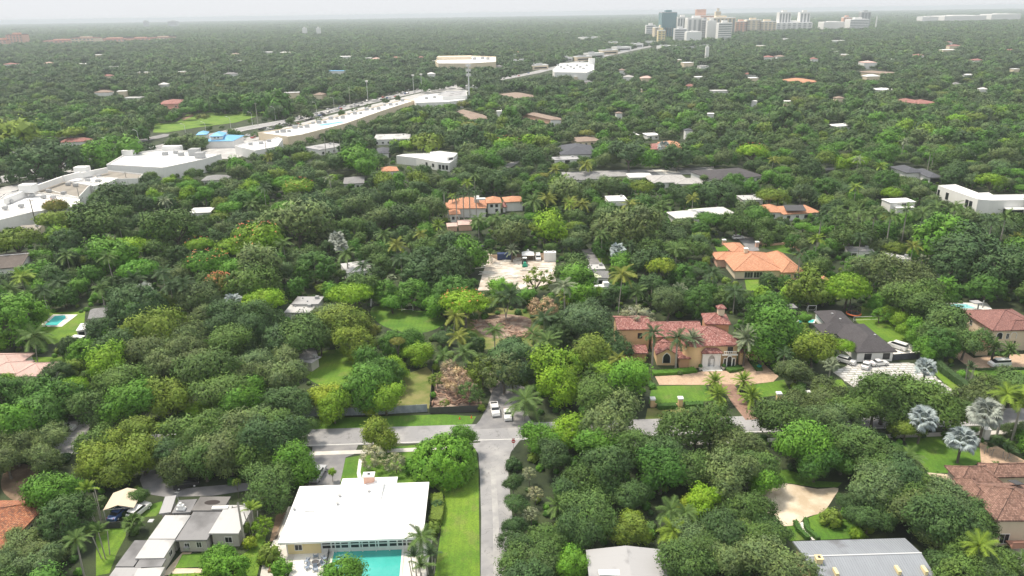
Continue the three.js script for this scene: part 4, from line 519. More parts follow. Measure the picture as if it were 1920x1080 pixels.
// --- further houses: [name, label, front-left eave, front-right eave, back, eave height, options]
const HOUSES = [
  ['pink_tiled_house', 'house with pale pink tile roofs beside the left lawn and coconut palm', [[[-60, 690], [24, 690], [-40, 662], 3.4, { rm: M.tilePink, wm: M.stuccoWhite, rh: 1.8, ridge: M.tilePink }], [[22, 706], [82, 705], [30, 680], 3.2, { rm: M.tilePink, wm: M.stuccoWhite, rh: 1.8, ridge: M.tilePink, win: [['r', 0.4, 0.8, 1.4, 1.4], ['f', 0.85, 0.8, 1.2, 1.4]] }], [[-30, 700], [30, 700], [-20, 676], 3.1, { rm: M.tilePink, rh: 1.4, ridge: M.tilePink }]]],
  ['grey_gabled_house', 'weathered grey-roofed house at the lawn beside the mango grove', [[[548, 674], [584, 681], [530, 655], 2.9, { roof: 'flat', rm: M.roofGrey, t: 0.2, wm: M.stuccoGrey }], [[556, 676], [597, 669], [545, 657], 3.3, { rm: M.shingleGrey, rh: 1.0, wm: M.stuccoWhite, ov: 0.5, win: [['r', 0.5, 0.8, 1.2, 1.2, { fm: M.frameDark }]] }]]],
  ['white_shed_house', 'white house with low white roof under the oaks near the lime poinciana', [[[532, 586], [582, 586], [545, 571], 2.6, { roof: 'flat', rm: M.roofWhiteOld, ov: 0.3 }], [[546, 570], [597, 570], [560, 556], 3.4, { roof: 'flat', rm: M.roofGrey, ov: 0.3 }]]],
  ['pool_garden_house', 'grey-roofed cottage half hidden by trees beside the left pool', [[[164, 598], [200, 594], [170, 579], 3.4, { rm: M.shingleGrey, rh: 1.2, roof: 'gable' }]]],
  ['white_awning_shed', 'little shed with pale sloping roof on the pool lawn', [[[142, 620], [160, 618], [146, 607], 2.6, { roof: 'flat', rm: M.poolPale === undefined ? M.roofWhite : M.roofWhite, t: 0.2, ov: 0.2 }], [[131, 632], [151, 634], [138, 627], 2.4, { roof: 'flat', rm: M.roofWhite, t: 0.15, wm: M.metalDark, ov: 0.2 }]]],
  ['dark_gabled_house', 'house with dark brown gable roof and white trim at the left edge', [[[-30, 506], [40, 500], [-10, 476], 4.5, { rm: M.shingleBrown, roof: 'gable', rh: 2.0, ov: 0.4, ridge: M.white }]]],
  ['beige_flat_house', 'flat-roofed house under the left trees below the white strip mall', [[[20, 440], [66, 436], [28, 424], 3.2, { roof: 'flat', rm: M.roofBrownGravel, wm: M.stuccoCream, ov: 0.2 }]]],
  ['hidden_white_house', 'white-roofed house glimpsed between crowns below the strip mall', [[[308, 412], [342, 410], [312, 402], 3.2, { roof: 'flat', rm: M.roofWhiteOld, ov: 0.2 }], [[352, 400], [394, 398], [356, 390], 3.4, { rm: M.tileWhite, rh: 1.0 }]]],
  ['grey_hip_house', 'grey hip-roofed house beside the big store end wall', [[[376, 339], [426, 337], [384, 330], 3.4, { rm: M.shingleGrey, rh: 1.8 }]]],
  ['white_garage', 'white garage with grey hip roof in the left-centre woods', [[[643, 345], [683, 343], [648, 333], 3.4, { rm: M.shingleGrey, rh: 1.5, win: [['f', 0.7, 0.8, 1.3, 1.3, { fm: M.frameDark }]] }]]],
  ['orange_gable_cottage', 'cottage with vivid orange tile roof beside the left-centre palms', [[[716, 322], [748, 320], [722, 314], 3.2, { rm: M.tileOrange, rh: 1.6, ov: 0.4 }]]],
  ['slate_hip_house', 'slate hip-roofed house with white walls left of the cross street', [[[1050, 290], [1118, 289], [1056, 273], 3.6, { rm: M.shingleSlate, rh: 3.6 }]]],
  ['white_street_house', 'white flat-roofed house with pergola beside the cross street', [[[1040, 300], [1088, 298], [1042, 294], 3.2, { roof: 'flat', rm: M.roofGrey, ov: 0.2, win: [['f', 0.5, 0.4, 3, 2.2, { fm: M.frameDark }]] }]]],
  ['twin_grey_hip_house', 'grey twin hip-roofed house just below the cross street', [[[1062, 338], [1102, 337], [1066, 328], 3.2, { rm: M.shingleGrey, rh: 2.0 }], [[1100, 336], [1132, 335], [1104, 326], 3.2, { rm: M.shingleGrey, rh: 2.0 }]]],
  ['long_grey_house', 'long pale grey tiled house by the white forecourt', [[[1222, 343], [1296, 341], [1230, 329], 3.4, { rm: M.tileGreyFlat, rh: 2.2, ridge: M.tileGreyFlat }], [[1266, 345], [1318, 345], [1272, 334], 3.2, { rm: M.tileGreyFlat, rh: 1.6, ridge: M.tileGreyFlat }], [[1180, 333], [1226, 332], [1186, 325], 3.2, { rm: M.tileWhite, rh: 1.4 }]]],
  ['charcoal_hip_house', 'white house with broad charcoal hip roof right of the forecourt', [[[1338, 338], [1434, 330], [1346, 317], 3.6, { rm: M.shingleDark, rh: 2.2, win: [['f', 0.7, 0.6, 2, 2], ['f', 0.9, 0.6, 2, 2]] }]]],
  ['salmon_tiled_house', 'two-storey house with salmon tile roof behind a silver palm', [[[1220, 280], [1252, 280], [1224, 270], 5, { rm: M.tileRed, wm: M.stuccoCream, rh: 1.5 }], [[1248, 277], [1286, 276], [1252, 266], 5.4, { rm: M.tileOrange, wm: M.stuccoPink, rh: 2.0, win: [['f', 0.4, 2.8, 1.2, 1.6, { fm: M.frameDark }]] }]]],
  ['white_tiled_villa', 'villa with bright white tile hip roofs in front of a coconut palm', [[[1268, 410], [1330, 406], [1280, 396], 3.2, { rm: M.tileWhite, rh: 1.8, ridge: M.white }], [[1312, 405], [1380, 400], [1318, 391], 3.2, { rm: M.tileWhite, rh: 1.8, ridge: M.white }]]],
  ['orange_l_house', 'orange-tiled house with dark solar panels on its roof', [[[1432, 398], [1470, 398], [1430, 385], 3.4, { rm: M.tileOrange, rh: 1.8 }], [[1470, 402], [1540, 398], [1470, 386], 3.2, { rm: M.tileOrange, rh: 2.0 }]]],
  ['white_box_house', 'small white box house among palms in the middle distance', [[[1141, 377], [1178, 376], [1143, 367], 5.2, { roof: 'flat', rm: M.roofWhite, ov: 0.1 }]]],
  ['white_long_garage', 'low white building with pale flat roof above the white tiled villa', [[[1393, 375], [1432, 374], [1395, 366], 3.2, { roof: 'flat', rm: M.roofWhiteOld, ov: 0.2 }]]],
  ['boat_yard_house', 'grey-roofed house beside the boat under its pale canopy', [[[1104, 505], [1136, 504], [1105, 496], 3.4, { roof: 'flat', rm: M.roofWhiteOld, ov: 0.2, wm: M.stuccoWhite }], [[1112, 521], [1142, 521], [1112, 509], 3.2, { roof: 'gable', rm: M.shingleGrey, rh: 1.4, ov: 0.3 }]]],
  ['hidden_pale_house', 'pale house glimpsed behind the large dark ficus', [[[650, 512], [700, 505], [656, 492], 3.2, { roof: 'flat', rm: M.roofWhiteOld, ov: 0.1 }]]],
  ['grey_slab_house', 'low grey-roofed house hidden by palms behind the lime shrub row', [[[1590, 470], [1640, 472], [1592, 462], 3.2, { roof: 'flat', rm: M.roofGrey, ov: 0.2 }], [[1655, 480], [1706, 488], [1660, 474], 3.4, { roof: 'flat', rm: M.roofWhiteOld, ov: 0.2 }]]],
  ['beige_mid_house', 'beige hip-roofed house above the slate hip-roofed one', [[[1082, 266], [1128, 264], [1086, 257], 3.4, { rm: M.tileBrown, wm: M.stuccoCream, rh: 1.6 }]]],
  ['white_far_pair', 'white low house half hidden behind a lime tree', [[[1180, 254], [1200, 253], [1182, 249], 3.4, { roof: 'flat', rm: M.roofWhite }], [[1214, 254], [1238, 253], [1216, 249], 3.4, { roof: 'flat', rm: M.roofWhite }]]],
  ['pink_stucco_villa', 'pink two-storey villa with red tile roof by the park lawn', [[[297, 196], [343, 194], [305, 189], 8, { rm: M.tileRed, wm: M.stuccoPink, rh: 2.4, win: [['f', 0.3, 4.4, 1.6, 1.8], ['f', 0.7, 4.4, 1.6, 1.8]] }], [[314, 204], [334, 203], [318, 199], 4, { rm: M.tileRed, wm: M.stuccoPink, rh: 1.2 }]]],
  ['tan_roofed_house', 'house with tan gable roof right of the mast', [[[968, 184], [1014, 181], [972, 174], 5, { rm: M.tileBrown, wm: M.stuccoCream, rh: 2.4 }]]],
  ['brown_tiled_house', 'brown-tiled white house beside the flame tree row', [[[876, 216], [902, 214], [880, 207], 4, { rm: M.tileBrown, rh: 2.2 }], [[882, 224], [920, 222], [886, 215], 4, { rm: M.tileBrown, rh: 2.0 }]]],
  ['pink_walled_house', 'house with dusty pink walls between two dark crowns', [[[1030, 224], [1054, 222], [1032, 208], 4, { rm: M.tileBrown, wm: M.stuccoPink, rh: 1 }]]],
  ['grey_strip_house', 'grey low building just behind the highway shops', [[[600, 281], [652, 272], [604, 270], 4, { roof: 'flat', rm: M.roofGrey, ov: 0.2 }]]],
  ['white_roof_unit', 'white flat-roofed shop back in the trees behind the highway', [[[700, 262], [768, 260], [705, 252], 4, { roof: 'flat', rm: M.roofWhiteOld, ov: 0.2 }]]],
  ['slate_far_house', 'small slate-roofed house left of the modern white villa', [[[706, 288], [730, 287], [708, 278], 3.4, { rm: M.shingleSlate, rh: 1.4 }]]],
  ['orange_far_house', 'far house with bright orange hip roof in the right woods', [[[1506, 155], [1542, 153], [1512, 147], 4, { rm: M.tileOrange, wm: M.stuccoCream, rh: 3 }]]],
  ['terracotta_far_villa', 'long far villa with dull terracotta roofs in the right woods', [[[1696, 192], [1730, 190], [1700, 186], 4, { rm: M.tileRed, wm: M.stuccoCream, rh: 2.4 }], [[1722, 195], [1764, 193], [1728, 188], 4, { rm: M.tileRed, wm: M.stuccoCream, rh: 2.6 }]]],
  ['beige_far_villa', 'far beige villa with flat tiled roof right of the orange-roofed one', [[[1652, 138], [1686, 136], [1656, 131], 5, { rm: M.tileBrown, wm: M.stuccoCream, rh: 1.6 }]]],
  ['white_far_villa', 'far house with white flat roof below the beige villa', [[[1654, 169], [1682, 167], [1656, 164], 4, { roof: 'flat', rm: M.roofWhite }]]],
  ['white_wide_house', 'white flat house glimpsed under the dark woods at right', [[[1568, 237], [1604, 235], [1570, 232], 4, { roof: 'flat', rm: M.roofWhite }]]],
];
HIDE_WALLS = 0.8; AUTO_WIN = true;
for (const [name, label, blocks] of HOUSES) { const [A, B, , y] = blocks[0], H = house(name, label, 'house', [(A[0] + B[0]) / 2, (A[1] + B[1]) / 2], y); for (const [a, b, c, e, o] of blocks) block(H, a, b, c, e, o); if (name === 'orange_l_house') piece(H, 'solar_panel', box(9, 0.15, 5), M.metalDark, at(H, 1490, 390, 5.2)).rotation.x = 0.3; }
// --- far roofs among the woods: a scatter of small houses, each its own thing
const FAR = [ // px, py, width px, roof, word, where
  [22, 126, 18, 'tileRed', 'red-roofed', 'at the far left edge of the woods'], [94, 124, 13, 'tilePink', 'pink-roofed', 'in the far left woods'], [158, 125, 16, 'roofWhite', 'white-roofed', 'left of the far poles'], [186, 107, 14, 'roofWhite', 'white-roofed', 'below the pink mall'], [308, 162, 14, 'tileWhite', 'white gabled', 'right of the pink two-storey villa'], [196, 177, 24, 'tileBrown', 'tan-roofed', 'left of the pink two-storey villa'], [230, 175, 14, 'roofWhite', 'pale-roofed', 'beside the tan-roofed far house'],
  [443, 106, 16, 'tileBrown', 'brown-roofed', 'left of the far white cluster'], [502, 102, 16, 'roofWhite', 'white-roofed', 'left in the far white cluster'], [535, 103, 15, 'tileWhite', 'white gabled', 'right in the far white cluster'], [632, 136, 28, 'roofBlue', 'blue-roofed', 'beside the far flame trees'], [648, 111, 22, 'roofWhite', 'long white-roofed', 'above the far blue roof'], [706, 116, 18, 'tilePink', 'pink-roofed', 'left of the far store'], [742, 114, 20, 'tileRed', 'red-roofed', 'left beside the far store'], [788, 113, 12, 'tileRed', 'small red-roofed', 'just left of the far store'], [809, 142, 14, 'tileWhite', 'white gabled', 'below the far store'], [548, 178, 26, 'roofWhiteOld', 'white-roofed', 'behind the park trees'], [600, 182, 18, 'tileBrown', 'brown-roofed', 'between park trees and highway'],
  [838, 73, 16, 'roofWhite', 'white-roofed', 'alone in the far centre woods'], [960, 62, 12, 'roofWhite', 'tiny white-roofed', 'near the far grey block'], [1084, 147, 16, 'roofWhite', 'white-roofed', 'below the white sales hall'], [1166, 135, 12, 'tileBrown', 'tan-roofed', 'right of the white sales hall'], [1178, 148, 18, 'tileGreyFlat', 'grey-roofed', 'in the trees below the sales hall'], [1212, 150, 22, 'tilePink', 'pink-roofed', 'right below the sales hall'], [1270, 118, 12, 'roofWhite', 'white-roofed', 'left of the white chapel tower'], [1288, 124, 18, 'roofWhite', 'white-roofed', 'below the white chapel tower'], [1318, 127, 16, 'roofWhiteOld', 'pale-roofed', 'right of the white chapel tower'], [1410, 150, 16, 'roofWhite', 'white-roofed', 'near the far grey-blue tree'], [1440, 113, 18, 'tileRed', 'red-roofed', 'in the far right woods'], [1462, 112, 16, 'tileBrown', 'brown-roofed', 'beside the far red roof'], [1524, 117, 12, 'tileRed', 'small red-roofed', 'above the orange hip roof'], [1580, 108, 16, 'roofWhite', 'white-roofed', 'above the beige far villa'], [1626, 124, 22, 'tilePink', 'pink-roofed', 'left of the beige far villa'], [1632, 147, 24, 'tileWhite', 'white-roofed', 'left below the beige far villa'], [1720, 110, 14, 'tileRed', 'red-roofed', 'in the far right haze'], [1776, 99, 20, 'roofWhite', 'white-roofed', 'far right of the woods'], [1788, 91, 18, 'tileRed', 'faint red-roofed', 'far right near the haze'], [1842, 172, 12, 'tileWhite', 'white gabled', 'near the right edge woods'], [1902, 133, 10, 'roofWhite', 'tiny white-roofed', 'at the right edge woods'], [1472, 76, 10, 'roofWhite', 'tiny white-roofed', 'below the twin white towers'], [1570, 80, 20, 'roofWhite', 'low white-roofed', 'below the white slab offices'], [1425, 90, 14, 'roofWhite', 'low white-roofed', 'above the red far roof'], [1412, 195, 12, 'roofWhite', 'tiny white-roofed', 'amid the right mid woods'], [1332, 219, 12, 'roofWhite', 'small white-roofed', 'in the centre right woods'], [1290, 251, 14, 'shingleSlate', 'slate-roofed', 'right of the lime tree'], [1476, 195, 12, 'roofWhite', 'pale-roofed', 'right amid the mid woods'], [1572, 189, 14, 'tileBrown', 'tan-roofed', 'left of the long terracotta villa'], [936, 214, 10, 'roofWhite', 'tiny white-roofed', 'right of the brown-tiled house'], [1042, 230, 20, 'tileBrown', 'tan-roofed', 'below the pink-walled house'], [1160, 218, 12, 'tileBrown', 'brown-roofed', 'in the trees right of the pink walls'],
];
HIDE_WALLS = 0.45; AUTO_WIN = false;
for (const [px, py, w, rm, word, where] of FAR) {
  const q = G(px, py, 4), W = w * q.distanceTo(camera.position) / FPX, far = q.length() > 1300, H = thing('distant_house', `${word} house ${where}`, 'house', V(q.x, 0, q.z));
  blockAt(H, q.x, q.z, W, Math.min(W, far ? 22 : 13), (rnd() - 0.5) * 0.5, far ? 10 : 7, { roof: /roof/.test(rm) ? 'flat' : 'hip', rm: M[rm], rh: Math.min(W, 12) * 0.2, ov: 0.4, wm: rnd() < 0.5 ? M.stuccoWhite : M.stuccoCream });
}
// ---------------------------------------------------------------- shops along the highway
HIDE_WALLS = 0.85;
const shop = (name, label, cat, seat) => house(name, label, cat, seat, 8);
{
  const H = shop('strip_mall', 'long white strip mall with brown gravel roofs at the highway', 'strip mall', [130, 370]), wm = M.stuccoWhite;
  prism(H, [[-40, 400], [12, 366], [70, 352], [150, 373], [150, 388], [60, 400], [-40, 425]], 5.6, { rim: 0.7, rm: M.roofShop, wm }); prism(H, [[62, 362], [118, 340], [178, 343], [166, 352], [148, 372]], 5.8, { rim: 0.7, rm: M.roofBrownGravel, wm }); prism(H, [[118, 340], [148, 330], [222, 335], [200, 345], [176, 350]], 6.0, { rim: 0.5, rm: M.roofShop, wm }); prism(H, [[150, 330], [194, 320], [268, 328], [262, 336], [222, 337]], 5.7, { rim: 0.6, rm: M.roofBrownGravel, wm });
  // tall parapet wall on the street side, in steps
  for (const [x0, y0, x1, y1, h] of [[8, 372, 48, 356, 9], [48, 354, 118, 330, 9.6], [118, 330, 150, 322, 10.4], [150, 324, 200, 314, 9.6]]) { const a = at(H, x0, y0, h), b = at(H, x1, y1, h), d = b.clone().sub(a), g = box(d.length(), 3.0, 1.2, 0, -3.0, 0); g.rotateY(Math.atan2(-d.z, d.x)); piece(H, 'parapet_wall', g, M.stuccoWhite, a.clone().add(b).multiplyScalar(0.5)); }
  for (const [x, y] of [[54, 356], [155, 322]]) piece(H, 'sign_tower', box(7, 4, 5, 0, -1, 0), M.white, at(H, x, y, 9)); for (const [x, y] of [[60, 368], [82, 371], [100, 372], [92, 360], [120, 364], [128, 347], [142, 349], [165, 340], [184, 341], [186, 332], [20, 380], [40, 388], [10, 392]]) unit(H, x, y, 6, 2);
  prism(H, [[100, 385], [150, 378], [152, 390], [120, 400]], 4.0, { rm: M.roofBrownGravel, wm: M.stuccoCream });
}
{
  const H = shop('big_store', 'big box store with bright white roof and grey parapet', 'store', [300, 300]);
  prism(H, [[200, 311], [236, 290], [312, 281], [415, 291], [382, 301], [306, 317]], 7.4, { rim: 0.9, rm: M.roofShop, wm: M.stuccoWhite }); for (const [x, y, s] of [[310, 291, 3], [340, 292, 3], [366, 291, 6], [376, 296, 5], [330, 288, 2.5]]) unit(H, x, y, 7.4, s);
  for (const [x, y, w, h] of [[242, 291, 7, 4.4], [324, 281, 12, 3.8]]) piece(H, 'sign_tower', box(w, h, 4, 0, -1, 0), M.white, at(H, x, y, 7.6)); block(H, [384, 302], [413, 300], [390, 296], 5, { roof: 'flat', rm: M.roofWhiteOld, ov: 0.2, wm: M.stuccoGrey });
}
{ const H = shop('blue_roofed_restaurant', 'white restaurant with bright blue hip roofs beside the highway', 'restaurant', [400, 257]), R = { rm: M.roofBlue, ov: 0.8 }; block(H, [382, 265], [437, 264], [386, 255], 5.4, { ...R, rh: 2.4 }); block(H, [392, 256], [418, 255], [394, 250], 8.6, { ...R, rh: 2.0, base: 5, win: [['f', 0.35, 7, 1.4, 0.9], ['f', 0.65, 7, 1.4, 0.9]] }); block(H, [367, 253], [388, 252], [369, 248], 6.5, { ...R, rh: 1.6 }); }
{ const H = shop('white_plaza', 'white flat-roofed plaza building right of the blue roofs', 'shop', [470, 268]); prism(H, [[440, 275], [465, 268], [505, 264], [520, 258], [530, 262], [520, 276], [478, 284]], 5.6, { rim: 0.7, rm: M.roofShop }); for (const [x, y] of [[470, 272], [490, 270], [505, 266]]) unit(H, x, y, 5.6, 2.4); }
{ const H = shop('long_white_shops', 'very long row of white-roofed shops stretching along the highway', 'shop', [640, 228]); prism(H, [[484, 250], [552, 240], [640, 217], [720, 197], [760, 187], [776, 190], [720, 208], [648, 233], [566, 254], [540, 258]], 5.4, { rim: 0.8, rm: M.roofShop, wm: M.stuccoCream }); for (let k = 0; k < 22; k++) { const t = k / 21, x = lerp(520, 755, t); unit(H, x, lerp(249, 190, t) + (k % 3) * 2, 5.4, 2.4 + (k % 2)); } piece(H, 'blue_awning', box(26, 0.5, 7, 0, -2, 0), M.roofBlue, at(H, 622, 228, 7), 0.9); }
{ const H = shop('far_white_shops', 'white-roofed shop blocks behind the mast', 'shop', [830, 184]); prism(H, [[776, 186], [800, 178], [862, 172], [876, 178], [872, 188], [840, 192], [780, 194]], 7, { rim: 0.7, rm: M.roofShop }); prism(H, [[818, 178], [836, 172], [874, 172], [876, 180], [830, 182]], 10, { rim: 0.6, rm: M.roofGrey }); for (const [x, y] of [[800, 186], [815, 184], [850, 178]]) unit(H, x, y, 8, 3); }
{ const H = shop('cream_superstore', 'cream and pink superstore with stepped parapet in the far woods', 'store', [880, 112]); prism(H, [[816, 116], [826, 108], [880, 106], [930, 108], [930, 118], [880, 121], [822, 121]], 14, { rim: 2, rm: M.roofWhite, wm: M.stuccoCream }); piece(H, 'raised_block', box(60, 5, 40), M.stuccoCream, at(H, 852, 111, 14)); piece(H, 'pink_wall_band', box(58, 8, 2, 0, 0, 0), M.stuccoPink, V(at(H, 895, 121, 2).x, 1, at(H, 895, 121, 2).z + 3)); for (const [x, y] of [[890, 112], [905, 111], [915, 112]]) unit(H, x, y, 14, 6); }
{ const H = shop('white_sales_hall', 'white stepped sales hall with tall sign wall above the treeline', 'store', [1070, 127]); prism(H, [[1036, 133], [1050, 120], [1112, 118], [1114, 132], [1100, 138], [1040, 137]], 11, { rim: 1.5, rm: M.roofWhite }); piece(H, 'sign_wall', box(10, 20, 6), M.white, at(H, 1109, 134, 0)); for (let k = 0; k < 10; k++) unit(H, 1046 + k * 6, 124 + (k % 3) * 3, 11, 4); }
{ // low shops further up the road, each on its own
  const far = [[955, 105, 34, 9, 'with roof ducts right of the superstore'], [975, 114, 26, 7, 'low, right below the superstore'], [1010, 122, 30, 7, 'low, left of the sales hall'], [1092, 106, 30, 8, 'with cream tower by the highway'], [1060, 108, 22, 7, 'small, left of the cream tower'], [1112, 100, 34, 10, 'with dark columns beside the highway'], [1140, 94, 30, 9, 'long, up the highway'], [1165, 88, 30, 9, 'long, further up the highway'], [1190, 82, 26, 10, 'cube-like, nearing the towers'], [1215, 78, 24, 10, 'blocky, before the towers'], [1150, 80, 26, 12, 'pale, left of the highway end'], [1105, 70, 34, 14, 'pale apartment-like, in the far woods'], [1060, 62, 30, 16, 'grey office-like, in the far woods'], [1012, 60, 26, 10, 'low, left of the grey offices'], [1250, 86, 30, 10, 'low, below the glass tower'], [1290, 90, 34, 9, 'low, below the striped tower'], [1320, 86, 30, 9, 'low, right below the towers'], [1236, 96, 20, 8, 'small, left below the towers']];
  for (const [px, py, w, h, say] of far) { const q = G(px, py, h), W = w * q.distanceTo(camera.position) / FPX, H = thing('roadside_shop', 'white roadside building, ' + say, 'shop', V(q.x, 0, q.z)), b = blockAt(H, q.x, q.z, W, W * 0.6, 0.3 + rnd() * 0.2, h, { roof: 'flat', rm: rnd() < 0.75 ? M.roofWhite : M.roofGrey, rim: 1, ov: 0, wm: rnd() < 0.6 ? M.stuccoWhite : M.stuccoCream }); for (let k = 0; k < 3; k++) piece(H, 'rooftop_unit', cached('ru', () => box(6, 3, 5)), M.metalGrey, b.put((rnd() - 0.5) * W * 0.7, h, (rnd() - 0.5) * W * 0.35)); piece(H, 'window_band', box(W * 0.8, h * 0.3, 0.4), M.glass, b.put(0, h * 0.3, W * 0.3), b.th); }
}
HIDE_WALLS = 0;
// ---------------------------------------------------------------- the towers on the skyline
function tower(name, label, x0, x1, top, base, mat, o = {}) {
  const d = o.dist ?? -G((x0 + x1) / 2, base).z, hit = (px, py) => { const r = V((px - 960) / FPX, -(py - 540) / FPX, -1).applyQuaternion(camera.quaternion), t = -d / r.z; return V(r.x * t, EYE + r.y * t, -d); };
  const a = hit(x0, top), b = hit(x1, top), W = b.x - a.x, h = (a.y + b.y) / 2, D = o.depth ?? W * 0.7, H = thing(name, label, o.cat ?? 'tower block', V((a.x + b.x) / 2, 0, -d - D / 2));
  mesh('wall', box(W, h, D), mat, H); mesh('roof', box(W * 0.98, 2.2, D * 0.96, 0, h + 0.01, 0), o.rm ?? M.white, H); piece(H, 'plant_room', box(W * 0.4, o.ph ?? 6, D * 0.4), o.pm ?? mat, V(W * (o.off ?? 0), h + 2.22, 0));
  const fl = Math.max(2, Math.round(h / (o.fh ?? 6))), n = Math.max(2, Math.round(W / (o.bay ?? 12)));
  if (o.bands) for (let k = 0; k < fl; k++) mesh('window_band', cached('wb' + [W, D, h / fl].map((q) => q.toFixed(2)), () => box(W * 0.97, (h / fl) * 0.45, D * 1.012)), M.glassFar, H).position.y = (k + 0.3) * h / fl;
  if (o.stripes) for (let k = 0; k < n; k++) mesh('window_strip', cached('ws' + [W, D, h, n].map((q) => q.toFixed(1)), () => box(W / n * 0.5, h * 0.94, D * 1.012)), o.sm ?? M.glassFar, H).position.set(-W / 2 + (k + 0.5) * W / n, h * 0.02, 0);
  if (o.grid) for (let k = 0; k < fl; k++) for (let j = 0; j < n; j++) mesh('window', cached('wg' + [W / n, D, h / fl].map((q) => q.toFixed(2)), () => box(W / n * 0.55, (h / fl) * 0.5, D * 1.012)), M.glassFar, H).position.set(-W / 2 + (j + 0.5) * W / n, (k + 0.3) * h / fl, 0);
  keepClear(H.position.x, H.position.z, W, D, 0, h * 0.25, h); return { H, W, D, h };
}
tower('glass_tower', 'blue-green glass office tower on the skyline', 1242, 1270, 24, 84, M.glassBlue, { depth: 60, stripes: true, bay: 8, sm: M.glassBlue, dist: 2500, rm: M.metalGrey });
tower('pale_ribbed_tower', 'pale ribbed apartment tower right of the glass one', 1271, 1291, 33, 86, M.stuccoWhite, { stripes: true, bay: 8, dist: 2480 });
tower('striped_tower', 'dark and white striped apartment tower in front of the skyline', 1290, 1326, 35, 88, M.stuccoWhite, { stripes: true, bay: 13, dist: 2300, sm: M.metalGrey });
tower('blue_grey_slab', 'slim blue-grey slab beside the striped tower', 1317, 1327, 38, 88, M.metalGrey, { bands: true, dist: 2280 });
tower('white_cube_offices', 'white windowless podium block below the striped tower', 1288, 1316, 61, 80, M.white, { dist: 2150, ph: 2 });
tower('white_slab_tower', 'narrow plain white tower in the skyline cluster', 1327, 1344, 40, 84, M.stuccoWhite, { dist: 2250 });
tower('tan_hotel', 'tan wide hotel block with dark top windows', 1330, 1380, 34, 84, M.stuccoCream, { stripes: true, bay: 14, dist: 2750 });
tower('twin_crowned_tower', 'pink-white tower with two roof turrets behind the tan hotel', 1308, 1352, 30, 84, M.stuccoPink, { dist: 3000, ph: 22, off: -0.3 });
tower('turret_tower', 'pale tower with high turret behind the hotel', 1342, 1352, 22, 84, M.stuccoCream, { dist: 3000, ph: 10 });
tower('banded_offices', 'white office block with dark floor bands in the cluster', 1348, 1373, 44, 82, M.stuccoWhite, { bands: true, dist: 2200 });
tower('blue_offices', 'blue-grey banded offices left of the windowless podium', 1266, 1288, 55, 78, M.metalPale, { bands: true, dist: 2200 });
tower('yellow_offices', 'yellowish apartment block at the left of the cluster', 1234, 1248, 58, 80, M.stuccoYellow, { grid: true, bay: 9, dist: 2150 });
tower('white_left_offices', 'white mid-rise left of the glass tower', 1212, 1230, 48, 76, M.stuccoWhite, { bands: true, dist: 2700 });
tower('cream_left_offices', 'cream mid-rise behind the yellowish apartments', 1228, 1264, 52, 78, M.stuccoCream, { grid: true, bay: 12, dist: 2500 });
for (const [a, b, t, say] of [[1380, 1402, 41, 'long pale mid-rise right of the hotel'], [1400, 1428, 38, 'peach mid-rise with roof steps'], [1426, 1456, 41, 'peach mid-rise left of the twin white towers']]) tower('mid_rise', say, a, b, t, 70, rnd() < 0.5 ? M.stuccoPink : M.stuccoCream, { grid: true, bay: 16, dist: 2800 });
tower('twin_white_tower', 'white tower with stepped top, first of the twin towers', 1462, 1484, 24, 62, M.stuccoWhite, { stripes: true, bay: 12, dist: 3100, ph: 8 }); tower('twin_white_tower', 'white tower with stepped top, second of the twin towers', 1501, 1520, 24, 62, M.stuccoWhite, { stripes: true, bay: 12, dist: 3100, ph: 8 });
tower('tower_podium', 'white podium between the twin towers', 1456, 1524, 43, 62, M.stuccoWhite, { grid: true, bay: 20, dist: 3080 });
tower('peach_block', 'peach block left of the white slab offices', 1582, 1597, 33, 58, M.stuccoPink, { grid: true, bay: 12, dist: 3100 }); tower('white_slab_offices', 'white long slab offices right of the peach block', 1595, 1630, 37, 58, M.stuccoWhite, { bands: true, dist: 3000 }); tower('grey_twin_block', 'dark grey tower pair behind the slab offices', 1616, 1634, 23, 56, M.metalGrey, { stripes: true, bay: 14, dist: 3400 }); tower('low_far_hall', 'low pale hall left of the peach block', 1545, 1584, 42, 58, M.stuccoWhite, { dist: 3050, ph: 2 }); tower('crane_mast', 'thin pale mast right of the grey towers', 1644, 1646, 32, 56, M.white, { dist: 3100, ph: 2, cat: 'mast' });
for (const [a, b, t, say] of [[1730, 1760, 32, 'first'], [1772, 1850, 30, 'second and longest'], [1860, 1915, 27, 'last']]) tower('horizon_hall', `low white hall on the right horizon, ${say} of the row`, a, b, t, 44, M.stuccoWhite, { dist: 4300, ph: 3, cat: 'hall' });
tower('white_chapel_tower', 'small white tower rising from the woods below the skyline', 1324, 1330, 90, 104, M.stuccoWhite, { dist: 1400, depth: 6, ph: 2, fh: 4, bands: false, cat: 'tower' });
// the pink mall on the left horizon
tower('pink_hotel', 'pink hotel block with pitched crown on the left horizon', 10, 41, 66, 88, M.stuccoPink, { dist: 2900, grid: true, bay: 12, rm: M.tileRed, cat: 'hotel' }); tower('pink_hotel_wing', 'low pink wing left of the hotel', -20, 12, 76, 88, M.stuccoPink, { dist: 2880, grid: true, bay: 14, rm: M.tileRed, cat: 'building' });
for (const [a, b, t, d, say] of [[76, 134, 77, 3000, 'low front of the pink mall, first section'], [132, 176, 72, 3000, 'arcaded section of the pink mall'], [174, 235, 74, 3100, 'middle section of the pink mall'], [233, 280, 73, 3200, 'long section of the pink mall'], [278, 321, 71, 3300, 'end section of the pink mall']]) tower('pink_mall', say, a, b, t, 88, a === 132 || a === 278 ? M.stuccoCream : M.stuccoPink, { dist: d, grid: true, fh: 9, bay: 16, ph: 4, rm: M.tileRed, cat: 'mall' });
